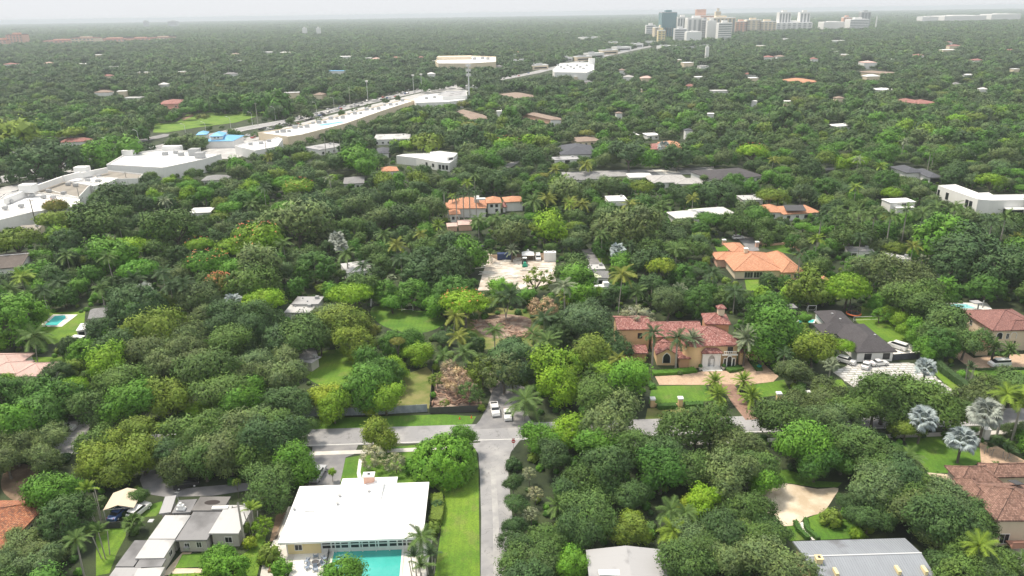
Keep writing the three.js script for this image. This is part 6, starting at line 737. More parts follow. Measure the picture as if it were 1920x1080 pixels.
function callThem(list) {
  const by = new Map();
  for (const t of list) {
    const size = t.palm ? (t.H > 9 ? 'tall ' : t.H < 3.5 ? 'low ' : '') : t.R > 6.6 ? 'big ' : t.R < 3 ? 'small ' : '', look = t.look ?? (t.palm ? size + (t.kind === 'silver' ? (t.tone === 'silver' ? 'silver-blue' : 'pale grey') + ' fan palm' : PWORD[t.tone] + ' ' + PALM[t.kind].look) : size + WORDS[t.tone] + ' ' + FORM[t.kind] + (t.kind === 'shrub' ? ' shrub' : ' tree'));
    let best, bd = 1e9; for (const m of MARK) { const q = Math.hypot(t.sx - m[1], (t.sy - m[2]) * 1.4); if (q < bd) { bd = q; best = m; } }
    const dx = t.sx - best[1], dy = t.sy - best[2], rel = bd < 14 ? 'at' : Math.abs(dx) > Math.abs(dy) * 1.3 ? (dx < 0 ? 'left of' : 'right of') : dy < 0 ? 'behind' : 'before', key = `${look[0].toUpperCase() === look[0] ? look : look} ${rel} the ${best[0]}`; if (!by.has(key)) by.set(key, []); by.get(key).push(t);
  }
  for (const [key0, L] of by) { const n0 = key0.split(/\s+/).length, tail = L.length === 1 ? 0 : L.length === 2 ? 5 : 3, key = n0 + tail > 16 ? key0.replace(/^(big|small|tall|low) /, '') : key0; L.sort((a, b) => a.sx - b.sx); L.forEach((t, i) => { t.label = L.length === 1 ? key : L.length === 2 ? `${key}, the ${i ? 'right' : 'left'} one of two` : i === 0 ? `${key}, leftmost of ${CARD[L.length] ?? 'many'}` : i === L.length - 1 ? `${key}, rightmost of ${CARD[L.length] ?? 'many'}` : `${key}, ${ORD[i]} from left`; }); }
}
callThem([...single, ...palms]); callThem(roofs); for (const q of roofs) q.H.userData.label = q.label;
// ---- the single trees
{
  const r = rng(909), NAME = { dome: 'shade_tree', oak: 'oak_tree', bushy: 'bushy_tree', dense: 'shade_tree', umbrella: 'flame_tree', airy: 'sparse_tree', shrub: 'shrub' };
  for (const t of single) {
    const v = Math.floor(r() * 5), g = thing(NAME[t.kind], t.label, t.kind === 'shrub' ? 'shrub' : 'tree', V(t.x, 0, t.z), 0, t.kind === 'shrub' ? 'garden shrubs' : 'neighbourhood trees'), tm = toneMat(t.tone, Math.floor(r() * 3));
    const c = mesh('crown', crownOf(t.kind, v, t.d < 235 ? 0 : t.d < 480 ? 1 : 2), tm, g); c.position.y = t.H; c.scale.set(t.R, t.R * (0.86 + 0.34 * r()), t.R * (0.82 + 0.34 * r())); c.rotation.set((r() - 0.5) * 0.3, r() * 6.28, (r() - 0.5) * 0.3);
    if (t.kind === 'umbrella' && (t.tone === 'lime' || t.tone === 'flame' || t.tone === 'green') && r() < 0.5 || t.tone === 'flame') { const S = new Soup(); for (let k = 0; k < (t.tone === 'flame' ? 130 : 34); k++) { const a = r() * 6.28, q = Math.sqrt(r()) * 0.95, p = V(Math.cos(a) * q, KIND[t.kind].h * Math.sqrt(Math.max(0.05, 1 - q * q)) * 0.98 + 0.05 + r() * 0.06, Math.sin(a) * q); S.leaf(p, V(0, 1, 0), 0.8, 0.06, 0.09, [0.8 + 0.4 * r(), 0.8 + 0.4 * r(), 1], r); } const f = mesh('blossom', S.build(), (M.blossom ??= leafMat([0.40, 0.13, 0.045])), g); f.position.copy(c.position); f.scale.copy(c.scale); f.rotation.copy(c.rotation); f.userData.kind = 'stuff'; }
    const k = mesh('trunk', trunks[v % 4], t.tone === 'brown' || t.tone === 'pale' ? M.twig : M.bark, g); k.scale.set(t.R, t.H, t.R); k.rotation.y = r() * 6.28;
  }
  for (const p of palms) {
    const K = PALM[p.kind], g = thing(p.kind === 'silver' || p.kind === 'fan' ? 'fan_palm' : p.kind + '_palm', p.label, 'palm', V(p.x, 0, p.z), 0, 'neighbourhood palms'), a = r() * 6.28, lean = p.lean, H = p.H, n = p.kind === 'areca' ? 4 : 1;
    for (let q = 0; q < n; q++) { const ang = q * 1.7 + a, off = n > 1 ? V(Math.cos(ang) * 0.7, 0, Math.sin(ang) * 0.7) : V(0, 0, 0), tr = mesh('trunk', cached('pt' + [p.kind, H, lean], () => trunkCurve(H, lean, ...K.trunk)), p.kind === 'date' || p.kind === 'silver' ? M.bark : palmTrunkMat, g); tr.position.copy(off).add(V(-lean, 0, 0)); if (n > 1) { tr.rotation.set(Math.sin(ang) * 0.1, 0, -Math.cos(ang) * 0.1); } }
    if (K.shaft) mesh('crownshaft', cached('shaft', () => new THREE.CylinderGeometry(0.14, 0.24, 1.5, 10).translate(0, 0.1, 0)), palmMat('green'), g).position.y = H;
    if (p.kind === 'coconut') for (let q = 0; q < 4; q++) mesh('coconut', cached('nut', () => new THREE.IcosahedronGeometry(0.17, 1)), palmMat('yellow'), g).position.set(Math.cos(q * 1.6) * 0.3, H - 0.35, Math.sin(q * 1.6) * 0.3);
    const c = new THREE.Group(); c.name = 'crown'; c.position.y = H + (K.shaft ? 0.7 : 0); g.add(c); if (p.w > 24) palmCrown(p.kind, p.tone, p.R, c, r); else mesh('crown', palmCrown(p.kind, p.tone, p.R, c, r, true), palmMat(p.tone), g).position.y = c.position.y; if (!c.children.length) g.remove(c);
  }
}
// ---- everything else is woodland that reads as one mass
const wood = new THREE.Group(); wood.name = 'woodland'; scene.add(wood); tag(wood, 'continuous green tree canopy stretching from the gardens to the hazy horizon', 'woodland', undefined, 'stuff');
{
  const r = rng(31), lots = new Map(), put = (kind, lod, v, x, z, R, H, tone, sy = 1) => { const k = kind + '|' + v + '|' + lod; if (!lots.has(k)) lots.set(k, []); lots.get(k).push([x, z, R, H, tone, r() * 6.28, sy * (0.9 + 0.25 * r())]); };
  for (const t of trees) if (!own.has(t)) put(t.kind, t.d < 235 ? 0 : t.d < 480 ? 1 : t.d < 1000 ? 2 : 3, Math.floor(r() * 4), t.x, t.z, t.R, t.H, t.tone);
  // far woods: closer-set, then ever coarser clumps towards the horizon
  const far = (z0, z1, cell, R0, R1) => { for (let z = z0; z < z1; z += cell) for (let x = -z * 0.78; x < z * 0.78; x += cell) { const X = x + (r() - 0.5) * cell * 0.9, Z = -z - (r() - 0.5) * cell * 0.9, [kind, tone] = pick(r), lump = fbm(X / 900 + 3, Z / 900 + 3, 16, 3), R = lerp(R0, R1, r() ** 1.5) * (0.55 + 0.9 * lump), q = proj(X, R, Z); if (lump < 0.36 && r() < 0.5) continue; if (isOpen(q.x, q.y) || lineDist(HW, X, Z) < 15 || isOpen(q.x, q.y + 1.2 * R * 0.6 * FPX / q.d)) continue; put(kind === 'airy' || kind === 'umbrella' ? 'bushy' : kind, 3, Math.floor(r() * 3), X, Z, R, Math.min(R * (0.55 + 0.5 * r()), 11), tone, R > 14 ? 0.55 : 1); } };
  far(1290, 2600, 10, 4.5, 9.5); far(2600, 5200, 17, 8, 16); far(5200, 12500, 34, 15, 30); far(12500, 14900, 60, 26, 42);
  // low growth that fills the ground between the trunks near by
  for (let z = 90; z < 420; z += 3.4) for (let x = -z * 0.74 - 10; x < z * 0.74 + 10; x += 3.4) { const X = x + (r() - 0.5) * 3.2, Z = -z - (r() - 0.5) * 3.2, R = 0.7 + 1.3 * r() * r(), q = proj(X, R * 0.5, Z); if (r() < 0.22 || isOpen(q.x, q.y) || isOpen(q.x, q.y - R * FPX / q.d) || isOpen(q.x + R * FPX / q.d, q.y) || isOpen(q.x - R * FPX / q.d, q.y) || inFoot(X, Z, R) || lineDist(mainRoad, X, Z) < 5.2 || lineDist(sideRoad, X, Z) < 4) continue; put('shrub', 2, Math.floor(r() * 3), X, Z, R, R * 0.5, ['dark', 'deep', 'green', 'oak', 'mango', 'olive'][Math.floor(r() * 6)]); }
  const m = new THREE.Matrix4(), q = new THREE.Quaternion(), up = V(0, 1, 0), base = leafMat([1, 1, 1]); let n = 0;
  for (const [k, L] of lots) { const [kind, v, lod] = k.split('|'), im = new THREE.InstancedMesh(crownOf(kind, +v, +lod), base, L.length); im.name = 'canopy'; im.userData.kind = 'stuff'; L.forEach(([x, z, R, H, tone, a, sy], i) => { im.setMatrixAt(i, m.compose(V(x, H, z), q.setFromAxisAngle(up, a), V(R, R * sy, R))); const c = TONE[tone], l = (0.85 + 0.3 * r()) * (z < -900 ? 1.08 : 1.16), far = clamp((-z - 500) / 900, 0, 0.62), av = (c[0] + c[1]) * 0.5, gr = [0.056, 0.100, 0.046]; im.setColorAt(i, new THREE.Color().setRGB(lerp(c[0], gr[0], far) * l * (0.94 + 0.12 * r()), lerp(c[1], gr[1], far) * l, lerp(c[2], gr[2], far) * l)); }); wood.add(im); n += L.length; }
  const tl = trees.filter((t) => !own.has(t) && t.d < 420), tm = new THREE.InstancedMesh(trunks[0], M.bark, tl.length); tm.name = 'tree_trunk'; tm.userData.kind = 'stuff'; tl.forEach((t, i) => tm.setMatrixAt(i, m.compose(V(t.x, 0, t.z), q.setFromAxisAngle(up, t.R), V(t.R, t.H, t.R)))); wood.add(tm);
  console.log('trees', trees.length, 'single', single.length, 'palms', palms.length, 'copies', n);
}
// ---------------------------------------------------------------- vehicles
function profile(pts, w, bevel = 0.06) { const s = new THREE.Shape(pts.map(([x, y]) => new THREE.Vector2(x, y))), g = new THREE.ExtrudeGeometry(s, { depth: w - 2 * bevel, bevelEnabled: true, bevelSize: bevel, bevelThickness: bevel, bevelSegments: 2 }); g.translate(0, 0, -w / 2 + bevel); return g; }
const CAR = { // side outlines along x, front at +x: body, glass house, roof panel
  sedan: { L: 4.7, w: 1.82, body: [[-2.3, 0.35], [-2.32, 0.85], [-1.75, 1.0], [0.95, 0.98], [2.2, 0.78], [2.32, 0.35]], glass: [[-1.65, 1.0], [-0.95, 1.38], [0.2, 1.4], [1.0, 0.98]], roof: [[-1.0, 1.37], [-0.9, 1.45], [0.15, 1.47], [0.3, 1.39]] },
  suv: { L: 4.8, w: 1.92, body: [[-2.35, 0.4], [-2.38, 1.1], [-2.2, 1.15], [1.1, 1.12], [2.2, 0.98], [2.38, 0.4]], glass: [[-2.2, 1.14], [-1.95, 1.66], [0.35, 1.68], [1.2, 1.12]], roof: [[-2.02, 1.64], [-1.9, 1.75], [0.3, 1.76], [0.45, 1.66]] },
  pickup: { L: 5.7, w: 1.98, body: [[-2.8, 0.5], [-2.82, 1.12], [-0.9, 1.12], [-0.88, 1.16], [1.3, 1.14], [2.6, 1.02], [2.82, 0.5]], glass: [[-0.85, 1.15], [-0.75, 1.72], [0.75, 1.74], [1.45, 1.14]], roof: [[-0.8, 1.7], [-0.72, 1.82], [0.7, 1.83], [0.85, 1.72]], bed: true },
  van: { L: 5.2, w: 2.0, body: [[-2.55, 0.4], [-2.58, 1.3], [1.6, 1.25], [2.5, 0.95], [2.58, 0.4]], glass: [[-2.5, 1.29], [-2.4, 1.92], [1.05, 1.94], [1.85, 1.18]], roof: [[-2.48, 1.9], [-2.36, 2.06], [1.0, 2.06], [1.15, 1.92]] },
};
const paint = {}; const paintOf = (n, r, g, b) => (paint[n] ??= new THREE.MeshPhysicalMaterial({ color: new THREE.Color().setRGB(r, g, b), roughness: 0.35, clearcoat: 0.6, clearcoatRoughness: 0.1 }));
const PAINTS = { white: [0.74, 0.74, 0.74], silver: [0.42, 0.43, 0.45], grey: [0.16, 0.165, 0.17], black: [0.02, 0.02, 0.022], red: [0.38, 0.03, 0.03], blue: [0.05, 0.11, 0.30] }; for (const k in PAINTS) paintOf(k, ...PAINTS[k]);
M.lamp = plain(0.8, 0.8, 0.78, { roughness: 0.2 }); M.tail = plain(0.42, 0.02, 0.02, { roughness: 0.3 });
const carProto = {};
function fillCar(H, kind, color, small) {
  const K = CAR[kind], c = (k, f) => cached('car' + kind + k, f);
  mesh('body', c('b', () => profile(K.body, K.w, 0.08)), paint[color], H); mesh('window', c('g', () => profile(K.glass, K.w * 0.86, 0.05)), M.glass, H); mesh('roof_panel', c('r', () => profile(K.roof, K.w * 0.84, 0.04)), paint[color], H);
  if (small) return;
  for (const x of [-K.L * 0.3, K.L * 0.31]) for (const s of [-1, 1]) { const w = mesh('wheel', c('w', () => new THREE.CylinderGeometry(0.34, 0.34, 0.24, 16).rotateX(Math.PI / 2)), M.tyre, H); w.position.set(x, 0.34, s * (K.w / 2 - 0.1)); const r = mesh('rim', c('rm', () => new THREE.CylinderGeometry(0.2, 0.2, 0.26, 12).rotateX(Math.PI / 2)), M.metalPale, w); r.position.z = 0; }
  for (const s of [-1, 1]) { mesh('headlight', c('h', () => box(0.1, 0.16, 0.4)), M.lamp, H).position.set(K.L / 2 - 0.06, 0.66, s * (K.w / 2 - 0.32)); mesh('tail_light', c('t', () => box(0.08, 0.26, 0.2)), M.tail, H).position.set(-K.L / 2 + 0.02, 0.8, s * (K.w / 2 - 0.2)); mesh('side_mirror', c('m', () => box(0.16, 0.14, 0.2)), paint[color], H).position.set(K.L * 0.16, 1.12, s * (K.w / 2 + 0.1)); }
  if (K.bed) { mesh('bed', box(1.7, 0.06, 1.6), M.tyre, H).position.set(-1.85, 1.15, 0); mesh('tailgate', box(0.08, 0.5, 1.7), paint[color], H).position.set(-2.84, 0.62, 0); }
}
function car(kind, color, px, py, turn, label, group, y = 0.1, small = false) { const p = G(px, py, y), H = thing({ sedan: 'parked_car', suv: 'parked_suv', pickup: 'pickup_truck', van: 'parked_van' }[kind], label, kind === 'pickup' ? 'pickup truck' : kind === 'van' ? 'van' : 'car', p, turn, group); const k = kind + color + small; if (carProto[k]) for (const ch of carProto[k].children) H.add(ch.clone()); else { fillCar(H, kind, color, small); carProto[k] = H; } return H; }
const Q = Math.PI / 2;
car('pickup', 'white', 928, 772, -Q + 0.12, 'white pickup nose-out on the gravel drive beside the black fence'); car('sedan', 'white', 952, 781, -Q + 0.05, 'white sedan parked beside the white pickup, nearer the coconut palm'); car('pickup', 'silver', 597, 893, Q - 0.12, 'silver pickup with black open bed on the asphalt driveway');
car('suv', 'white', 262, 962, Q - 0.3, 'white car poking out from under the tan carport'); car('sedan', 'blue', 224, 966, Q - 0.2, 'dark blue car in the shade of the tan carport'); car('suv', 'black', 350, 912, 0.4, 'dark car half hidden in oak shade behind the grey-roofed house');
car('suv', 'white', 1586, 680, -0.75, 'white car on the pale slabs nearest the dark-roofed house porch', undefined, 0.2); car('sedan', 'white', 1624, 688, 0.9, 'white sedan on the pale slabs, front turned to the house', undefined, 0.2); car('sedan', 'white', 1648, 684, 0.15, 'white sedan on the pale slabs below the house windows', undefined, 0.2); car('van', 'white', 1682, 653, 2.25, 'white van on the pad behind the dark gate', undefined, 0.15); car('van', 'white', 1873, 686, Q * 2 + 0.06, 'white minivan on the brick drive of the right mansion', undefined, 0.15);
car('suv', 'black', 907, 468, 0.8, 'black car under trees at the building site entry'); car('van', 'white', 1009, 486, -Q, 'white van with dark open rear on the soil bank'); car('suv', 'white', 1384, 448, 0.2, 'white car under oaks on the ranch drive'); car('sedan', 'white', 123, 806, 0, 'white car on the left street stub'); car('suv', 'grey', 118, 362, 0.4, 'grey car at the strip mall corner');
const ranked = new Map();
{ // cars along the highway shops
  const r = rng(404), cols = ['white', 'white', 'silver', 'silver', 'grey', 'grey', 'black', 'black', 'red', 'blue'], spots = [];
  for (let k = 0; k < 26; k++) spots.push([lerp(-2, 188, k / 26) + r() * 4, lerp(374, 309, k / 26) + (k % 2) * 5, 'strip mall']); for (let k = 0; k < 70; k++) { const t = r(); spots.push([lerp(448, 790, t) + r() * 8, lerp(272, 172, Math.pow(t, 0.9)) - 3 - r() * 12, 'long white shops']); } for (let k = 0; k < 22; k++) { const t = r(); spots.push([lerp(0, 760, t), 0, 'road']); }
  for (const [x, y, where] of spots) { const col = cols[Math.floor(r() * cols.length)]; let p = G(x, y, 0.3), turn = 1.25 + (r() < 0.3 ? Math.PI : 0); if (where === 'road') { const s = Math.floor(2 + r() * 9), a = HW[s], b = HW[s + 1], t = r(), d = V(b[0] - a[0], 0, b[1] - a[1]).normalize(), side = r() < 0.5 ? -1 : 1; p = V(lerp(a[0], b[0], t) - d.z * 4 * side, 0.3, lerp(a[1], b[1], t) + d.x * 4 * side); turn = Math.atan2(-d.z, d.x) + (side < 0 ? Math.PI : 0); }
    const kind = r() < 0.5 ? 'suv' : 'sedan', H = car(kind, col, 100, 800, turn, where === 'road' ? `${col} ${kind === 'suv' ? 'tall car' : 'car'} driving on the highway` : `${col} ${kind === 'suv' ? 'tall car' : 'car'} parked in the car park of the ${where}`, where === 'road' ? `${col} ${kind} traffic on the highway` : `${col} ${kind} cars parked at the ${where}`, 0.1, true); H.position.copy(p); const q = proj(p.x, p.y, p.z); H.userData.sx = q.x; if (!ranked.has(H.userData.label)) ranked.set(H.userData.label, []); ranked.get(H.userData.label).push(H); }
  for (const [l, L] of ranked) { L.sort((a, b) => a.userData.sx - b.userData.sx); L.forEach((h, i) => { if (L.length > 1) h.userData.label = l + (i === 0 ? ', leftmost' : i === L.length - 1 ? ', rightmost' : `, ${ORD[i]} from left`); }); }
}
// ---------------------------------------------------------------- walls, fences, gates
const world = (px, py) => { const q = G(px, py); return [q.x, q.z]; };
function fence(name, label, cat, P, h, mat, pmat, step, o = {}) { // panels between posts, each one its own part
  const H = thing(name, label, cat, V(P[0][0], 0, P[0][1])); for (let s = 0; s < P.length - 1; s++) { const [ax, az] = P[s], [bx, bz] = P[s + 1], L = Math.hypot(bx - ax, bz - az), n = Math.max(1, Math.round(L / step)), th = Math.atan2(-(bz - az), bx - ax); for (let k = 0; k < n; k++) { const t = (k + 0.5) / n, e = k / n; piece(H, o.part ?? 'panel', cached('fp' + [name, (L / n).toFixed(2), h], () => box(L / n - 0.14, h - 0.1, o.t ?? 0.06, 0, o.gap ?? 0.05, 0)), mat, V(lerp(ax, bx, t) - P[0][0], 0, lerp(az, bz, t) - P[0][1]), th); piece(H, o.post ?? 'post', cached('fo' + [name, h], () => box(o.pw ?? 0.12, h + (o.up ?? 0.05), o.pw ?? 0.12)), pmat, V(lerp(ax, bx, e) - P[0][0], 0, lerp(az, bz, e) - P[0][1]), th); } } return H;
}
M.fenceBlue = std({ map: speck(128, 5, [0.25, 0.28, 0.33], [0.34, 0.37, 0.42], { grain: 0.06 }) });
fence('panel_fence', 'blue-grey panel fence along the verge, broken by trees', 'fence', [world(560, 782), world(700, 778), world(802, 772)], 2.1, M.fenceBlue, M.fenceBlue, 2.4); fence('screen_fence', 'black mesh fence in front of the rubble yard', 'fence', [world(806, 776), world(900, 772)], 1.8, M.metalDark, M.metalDark, 2.4); fence('screen_fence', 'black mesh fence right of the parked white cars', 'fence', [world(966, 770), world(1000, 768)], 1.9, M.metalDark, M.metalDark, 2.4); fence('yard_fence', 'thin dark fence between rough yard and rubble yard', 'fence', [world(806, 772), world(812, 700)], 1.6, M.metalDark, M.metalDark, 2.5);
fence('sliding_gate', 'dark slatted gate in front of the white van pad', 'gate', [world(1673, 676), world(1733, 671)], 1.9, M.shingleSlate, M.metalDark, 2.6); fence('lattice_fence', 'dark wooden fence below the tan carport', 'fence', [world(190, 992), world(232, 990)], 1.5, M.metalDark, M.metalDark, 1.6); fence('garden_wall', 'salmon wall running beside the orange-tiled ranch lawn', 'wall', [world(1476, 456), world(1514, 486)], 1.9, M.stuccoPink, M.stuccoPink, 4, { t: 0.3, pw: 0.5, up: 0.2, gap: 0 }); fence('garden_wall', 'low wall between the ranch drive piers and the big oak', 'wall', [world(1430, 462), world(1476, 458)], 1.0, M.stuccoPink, M.stuccoPink, 4, { t: 0.3, pw: 0.4, gap: 0 });
fence('iron_fence', 'thin black iron fence in front of the slab forecourt', 'fence', [world(1520, 748), world(1575, 748), world(1612, 752)], 1.3, M.metalDark, M.metalDark, 0.5, { t: 0.03, pw: 0.05, part: 'rail' }); fence('patio_rail', 'dark rail beside the turquoise pool steps', 'rail', [world(609, 1080), world(619, 1030)], 1.1, M.metalDark, M.metalDark, 2, { t: 0.04 });
for (const [x, y, say] of [[1223, 762, 'leftmost on the mansion verge'], [1275, 761, 'second, left of the gate palms'], [1459, 752, 'right of the gate palms'], [1497, 751, 'left one of the right-hand pair'], [1513, 750, 'right one of the right-hand pair']]) { const p = G(x, y), H = thing('gate_pillar', 'orange wall pillar with white cap, ' + say, 'pillar', p, 0, 'mansion wall pillars'); mesh('shaft', box(1.0, 1.9, 1.0), M.stuccoOrange, H); mesh('cap', new RoundedBoxGeometry(1.35, 0.5, 1.35, 1, 0.12).translate(0, 2.15, 0), M.white, H); }
for (const [x0, x1, y, say] of [[1228, 1270, 762, 'left of the mansion gate'], [1463, 1493, 752, 'right of the mansion gate']]) fence('low_wall', 'low orange wall with thin rail, ' + say, 'wall', [world(x0, y), world(x1, y - 0.6)], 0.8, M.stuccoOrange, M.stuccoOrange, 5, { t: 0.3, pw: 0.3, gap: 0 });
for (const [x, y, say] of [[1357, 459, 'left one'], [1419, 463, 'middle one'], [1427, 458, 'right one']]) { const H = thing('drive_pillar', `square pale pillar with white cap at the ranch entry, ${say}`, 'pillar', G(x, y), 0, 'ranch entry pillars'); mesh('shaft', box(1.2, 1.9, 1.2), M.stuccoPink, H); mesh('cap', box(1.5, 0.4, 1.5, 0, 1.9, 0), M.white, H); }
{ const H = thing('gate_post', 'white square gate post at the clay-tiled villa drive', 'post', G(1846, 822)); mesh('shaft', box(1.3, 2.4, 1.3), M.stuccoWhite, H); mesh('cap', box(1.5, 0.2, 1.5, 0, 2.4, 0), M.white, H); } { const H = thing('gate_post', 'white post with short wall at the slab drive entrance', 'post', G(1799, 748)); mesh('shaft', box(1.0, 2.6, 0.8), M.stuccoWhite, H); mesh('wall', box(6, 0.5, 0.3, 3.6, 0, 0), M.stuccoWhite, H); }
// ---------------------------------------------------------------- clipped hedges
function hedge(label, pts, w, h, tone) { const W = pts.map(([a, b]) => G(a, b)), H = thing('hedge', label, 'hedge', W[0].clone(), 0, 'clipped hedges'), S = new Soup(), r = rng(Math.round(W[0].x * 13 + W[0].z * 7) & 1023); for (let i = 0; i < W.length - 1; i++) { const d = W[i + 1].clone().sub(W[i]), L = d.length(), n = Math.max(1, Math.round(L / 0.8)); d.normalize(); const s = V(-d.z, 0, d.x); for (let k = 0; k < n; k++) { const c = W[i].clone().addScaledVector(d, (k + 0.5) * L / n).sub(H.position), bx = new RoundedBoxGeometry(L / n * 1.15, h * (0.9 + 0.14 * r()), w * (0.9 + 0.16 * r()), 1, 0.2); bx.rotateY(Math.atan2(-d.z, d.x)); bx.translate(c.x, h / 2, c.z); S.solid(bx, [0.85, 0.85, 0.85]); for (let j = 0; j < Math.round(22 * (w + h)); j++) { const top = r() < w / (w + 2 * h), u = (r() - 0.5) * L / n * 1.1, v = (r() - 0.5) * w, sd = r() < 0.5 ? -1 : 1, p = top ? V(0, h * (0.96 + 0.1 * r()), 0).addScaledVector(s, v) : V(0, r() * h, 0).addScaledVector(s, sd * w * (0.48 + 0.08 * r())); p.add(c).addScaledVector(d, u); const t = 0.75 + 0.5 * r(); S.leaf(p, top ? V(0, 1, 0) : s.clone().multiplyScalar(sd), 1.1, 0.22, 0.3, [t, t, t], r); } } } mesh('foliage', S.build(), toneMat(tone, 1), H); }
hedge('low bright hedge under the left royal palms of the mansion', [[1224, 702], [1262, 700], [1304, 696]], 2.2, 0.8, 'green'); hedge('low hedge right of the mansion steps', [[1364, 697], [1390, 692]], 2.2, 0.8, 'deep'); hedge('small clipped hedge island in the mansion drive', [[1408, 676], [1424, 696]], 1.8, 0.7, 'deep'); hedge('dark hedge between slab drive and mansion lawn', [[1738, 668], [1770, 700], [1822, 738]], 1.8, 1.8, 'dark'); hedge('left curved hedge at the sand yard walk', [[1491, 982], [1497, 996], [1516, 1014]], 0.9, 0.9, 'deep'); hedge('right curved hedge at the sand yard walk', [[1510, 976], [1512, 994], [1534, 1014]], 0.8, 0.8, 'deep'); hedge('tall dark hedge behind the two clipped balls', [[1748, 558], [1790, 555], [1830, 555]], 3, 3.4, 'deep'); hedge('bushy hedge along the white house end wall', [[818, 936], [822, 960], [816, 985]], 2.4, 1.5, 'olive'); hedge('clipped hedge along the brick drive of the right mansion', [[1840, 664], [1880, 668], [1900, 655]], 1.2, 0.8, 'deep'); hedge('low shrubs edging the right mansion lawn', [[1830, 694], [1920, 692]], 0.7, 0.5, 'dark'); hedge('left low hedge between mansion wall pillars', [[1232, 766], [1268, 765]], 1.4, 1.1, 'deep'); hedge('hedge right of the second mansion pillar', [[1284, 764], [1318, 763]], 1.6, 1.2, 'deep');
// ---------------------------------------------------------------- pools, terraces, paving slabs
function pool(label, pts, mat, rim = M.patio) { const W = pts.map(([a, b]) => G(a, b)), c = W.reduce((s, p) => s.add(p), V(0, 0, 0)).divideScalar(W.length), H = thing('swimming_pool', label, 'swimming pool', V(c.x, 0, c.z)), L = W.map((p) => [p.x - c.x, p.z - c.z]); mesh('water', sheetGeo(L), mat, H).position.y = 0.11; const out = L.map(([x, z]) => { const d = Math.hypot(x, z); return [x * (1 + 0.5 / d), z * (1 + 0.5 / d)]; }), s = new THREE.Shape(out.map(([x, z]) => new THREE.Vector2(x, -z))); s.holes.push(new THREE.Path(L.map(([x, z]) => new THREE.Vector2(x, -z)))); const g = new THREE.ExtrudeGeometry(s, { depth: 0.12, bevelEnabled: false }); g.rotateX(-Math.PI / 2); mesh('coping', g, rim, H).position.y = 0.093; return H; }
M.poolDeep = std({ roughness: 0.07, bumpScale: 0.05, bumpMap: texture(256, 9, (u, v) => { const k = fbm(u, v, 12, 3); return [k, k, k]; }, false), map: texture(256, 14, (u, v) => mixc([0.035, 0.36, 0.32], [0.10, 0.50, 0.46], fbm(u, v, 4, 4))) });
{ const H = pool('turquoise rectangular pool below the blank white roof', [[627, 1034], [754, 1029], [748, 1096], [612, 1104]], M.poolDeep); for (let k = 0; k < 3; k++) { const p = G(631 + k * 5, 1062 - k), q = piece(H, 'step', box(0.35, 0.02, 5.6), M.poolPale, V(p.x - H.position.x, 0.1145, p.z - H.position.z)); q.userData.label = 'pale step under water'; } }
pool('small turquoise pool with angled corner in the left garden', [[83, 611], [103, 593], [122, 592], [124, 597], [107, 611]], M.pool); pool('little pool behind the dark-roofed house', [[1494, 606], [1500, 600], [1528, 600], [1524, 606]], M.pool); pool('pale blue raised pool behind the right-hand mansion', [[1764, 579], [1764, 571], [1812, 571], [1830, 579]], M.poolPale);
{ const bed = scene.children.find((o) => o.name === 'slab_bed'), P = [[1566, 697], [1597, 683], [1702, 681], [1728, 692], [1800, 744], [1780, 748], [1700, 710], [1600, 724]], r = rng(8), g = [0, 1, 2].map((k) => new RoundedBoxGeometry(1.56, 0.1, 0.94, 1, 0.03)), ms = [0.54, 0.57, 0.50].map((k) => plain(k, k * 0.99, k * 0.96)); let n = 0; const a = G(1560, 681), b = G(1806, 750); for (let z = a.z - 2; z < b.z + 2; z += 1.22) for (let x = a.x - 4; x < b.x + 12; x += 1.82) { const X = x + (Math.round(z / 1.22) % 2) * 0.9, q = proj(X, 0, z); if (!inside(P, q.x, q.y) || n >= 280) continue; n++; const m = mesh('paving_slab', g[n % 3], ms[Math.floor(r() * 3)], bed); m.position.set(X, 0.05, z); } }
{ const H = thing('fire_pit', 'round dark metal fire pit among blue-grey garden chairs', 'fire pit', G(592, 1058, 0.1)); mesh('bowl', new THREE.CylinderGeometry(0.7, 0.4, 0.5, 14).translate(0, 0.25, 0), M.metalDark, H); mesh('rim', new THREE.TorusGeometry(0.7, 0.06, 6, 18).rotateX(Q).translate(0, 0.5, 0), M.metalGrey, H); const chair = M.chair ??= plain(0.24, 0.29, 0.37); for (let k = 0; k < 6; k++) { const a = k * 1.05 + 0.3, p = G(592, 1058, 0.1), C = thing('garden_chair', 'blue-grey slatted garden chair at the fire pit, ' + ['on the pool side', 'on the side away from the house', 'front left', 'on the planter side', 'on the house side', 'between house and pool'][k], 'chair', V(p.x + Math.cos(a) * 1.7, 0.1, p.z + Math.sin(a) * 1.7), -a - Q, 'garden chairs round the fire pit'); for (let j = 0; j < 4; j++) mesh('slat', cached('cs', () => box(0.16, 0.03, 0.6)), chair, C).position.set(-0.27 + j * 0.18, 0.38, 0); for (let j = 0; j < 4; j++) { const s = mesh('back_slat', cached('cb', () => box(0.15, 0.85, 0.03)), chair, C); s.position.set(-0.26 + j * 0.175, 0.36, 0.32); s.rotation.x = 0.35; } for (const s of [-1, 1]) { mesh('arm', box(0.12, 0.03, 0.7, s * 0.4, 0.6, 0), chair, C); mesh('leg', box(0.07, 0.6, 0.07, s * 0.4, 0, -0.3), chair, C); mesh('leg', box(0.07, 0.5, 0.07, s * 0.4, 0, 0.3), chair, C); } } }
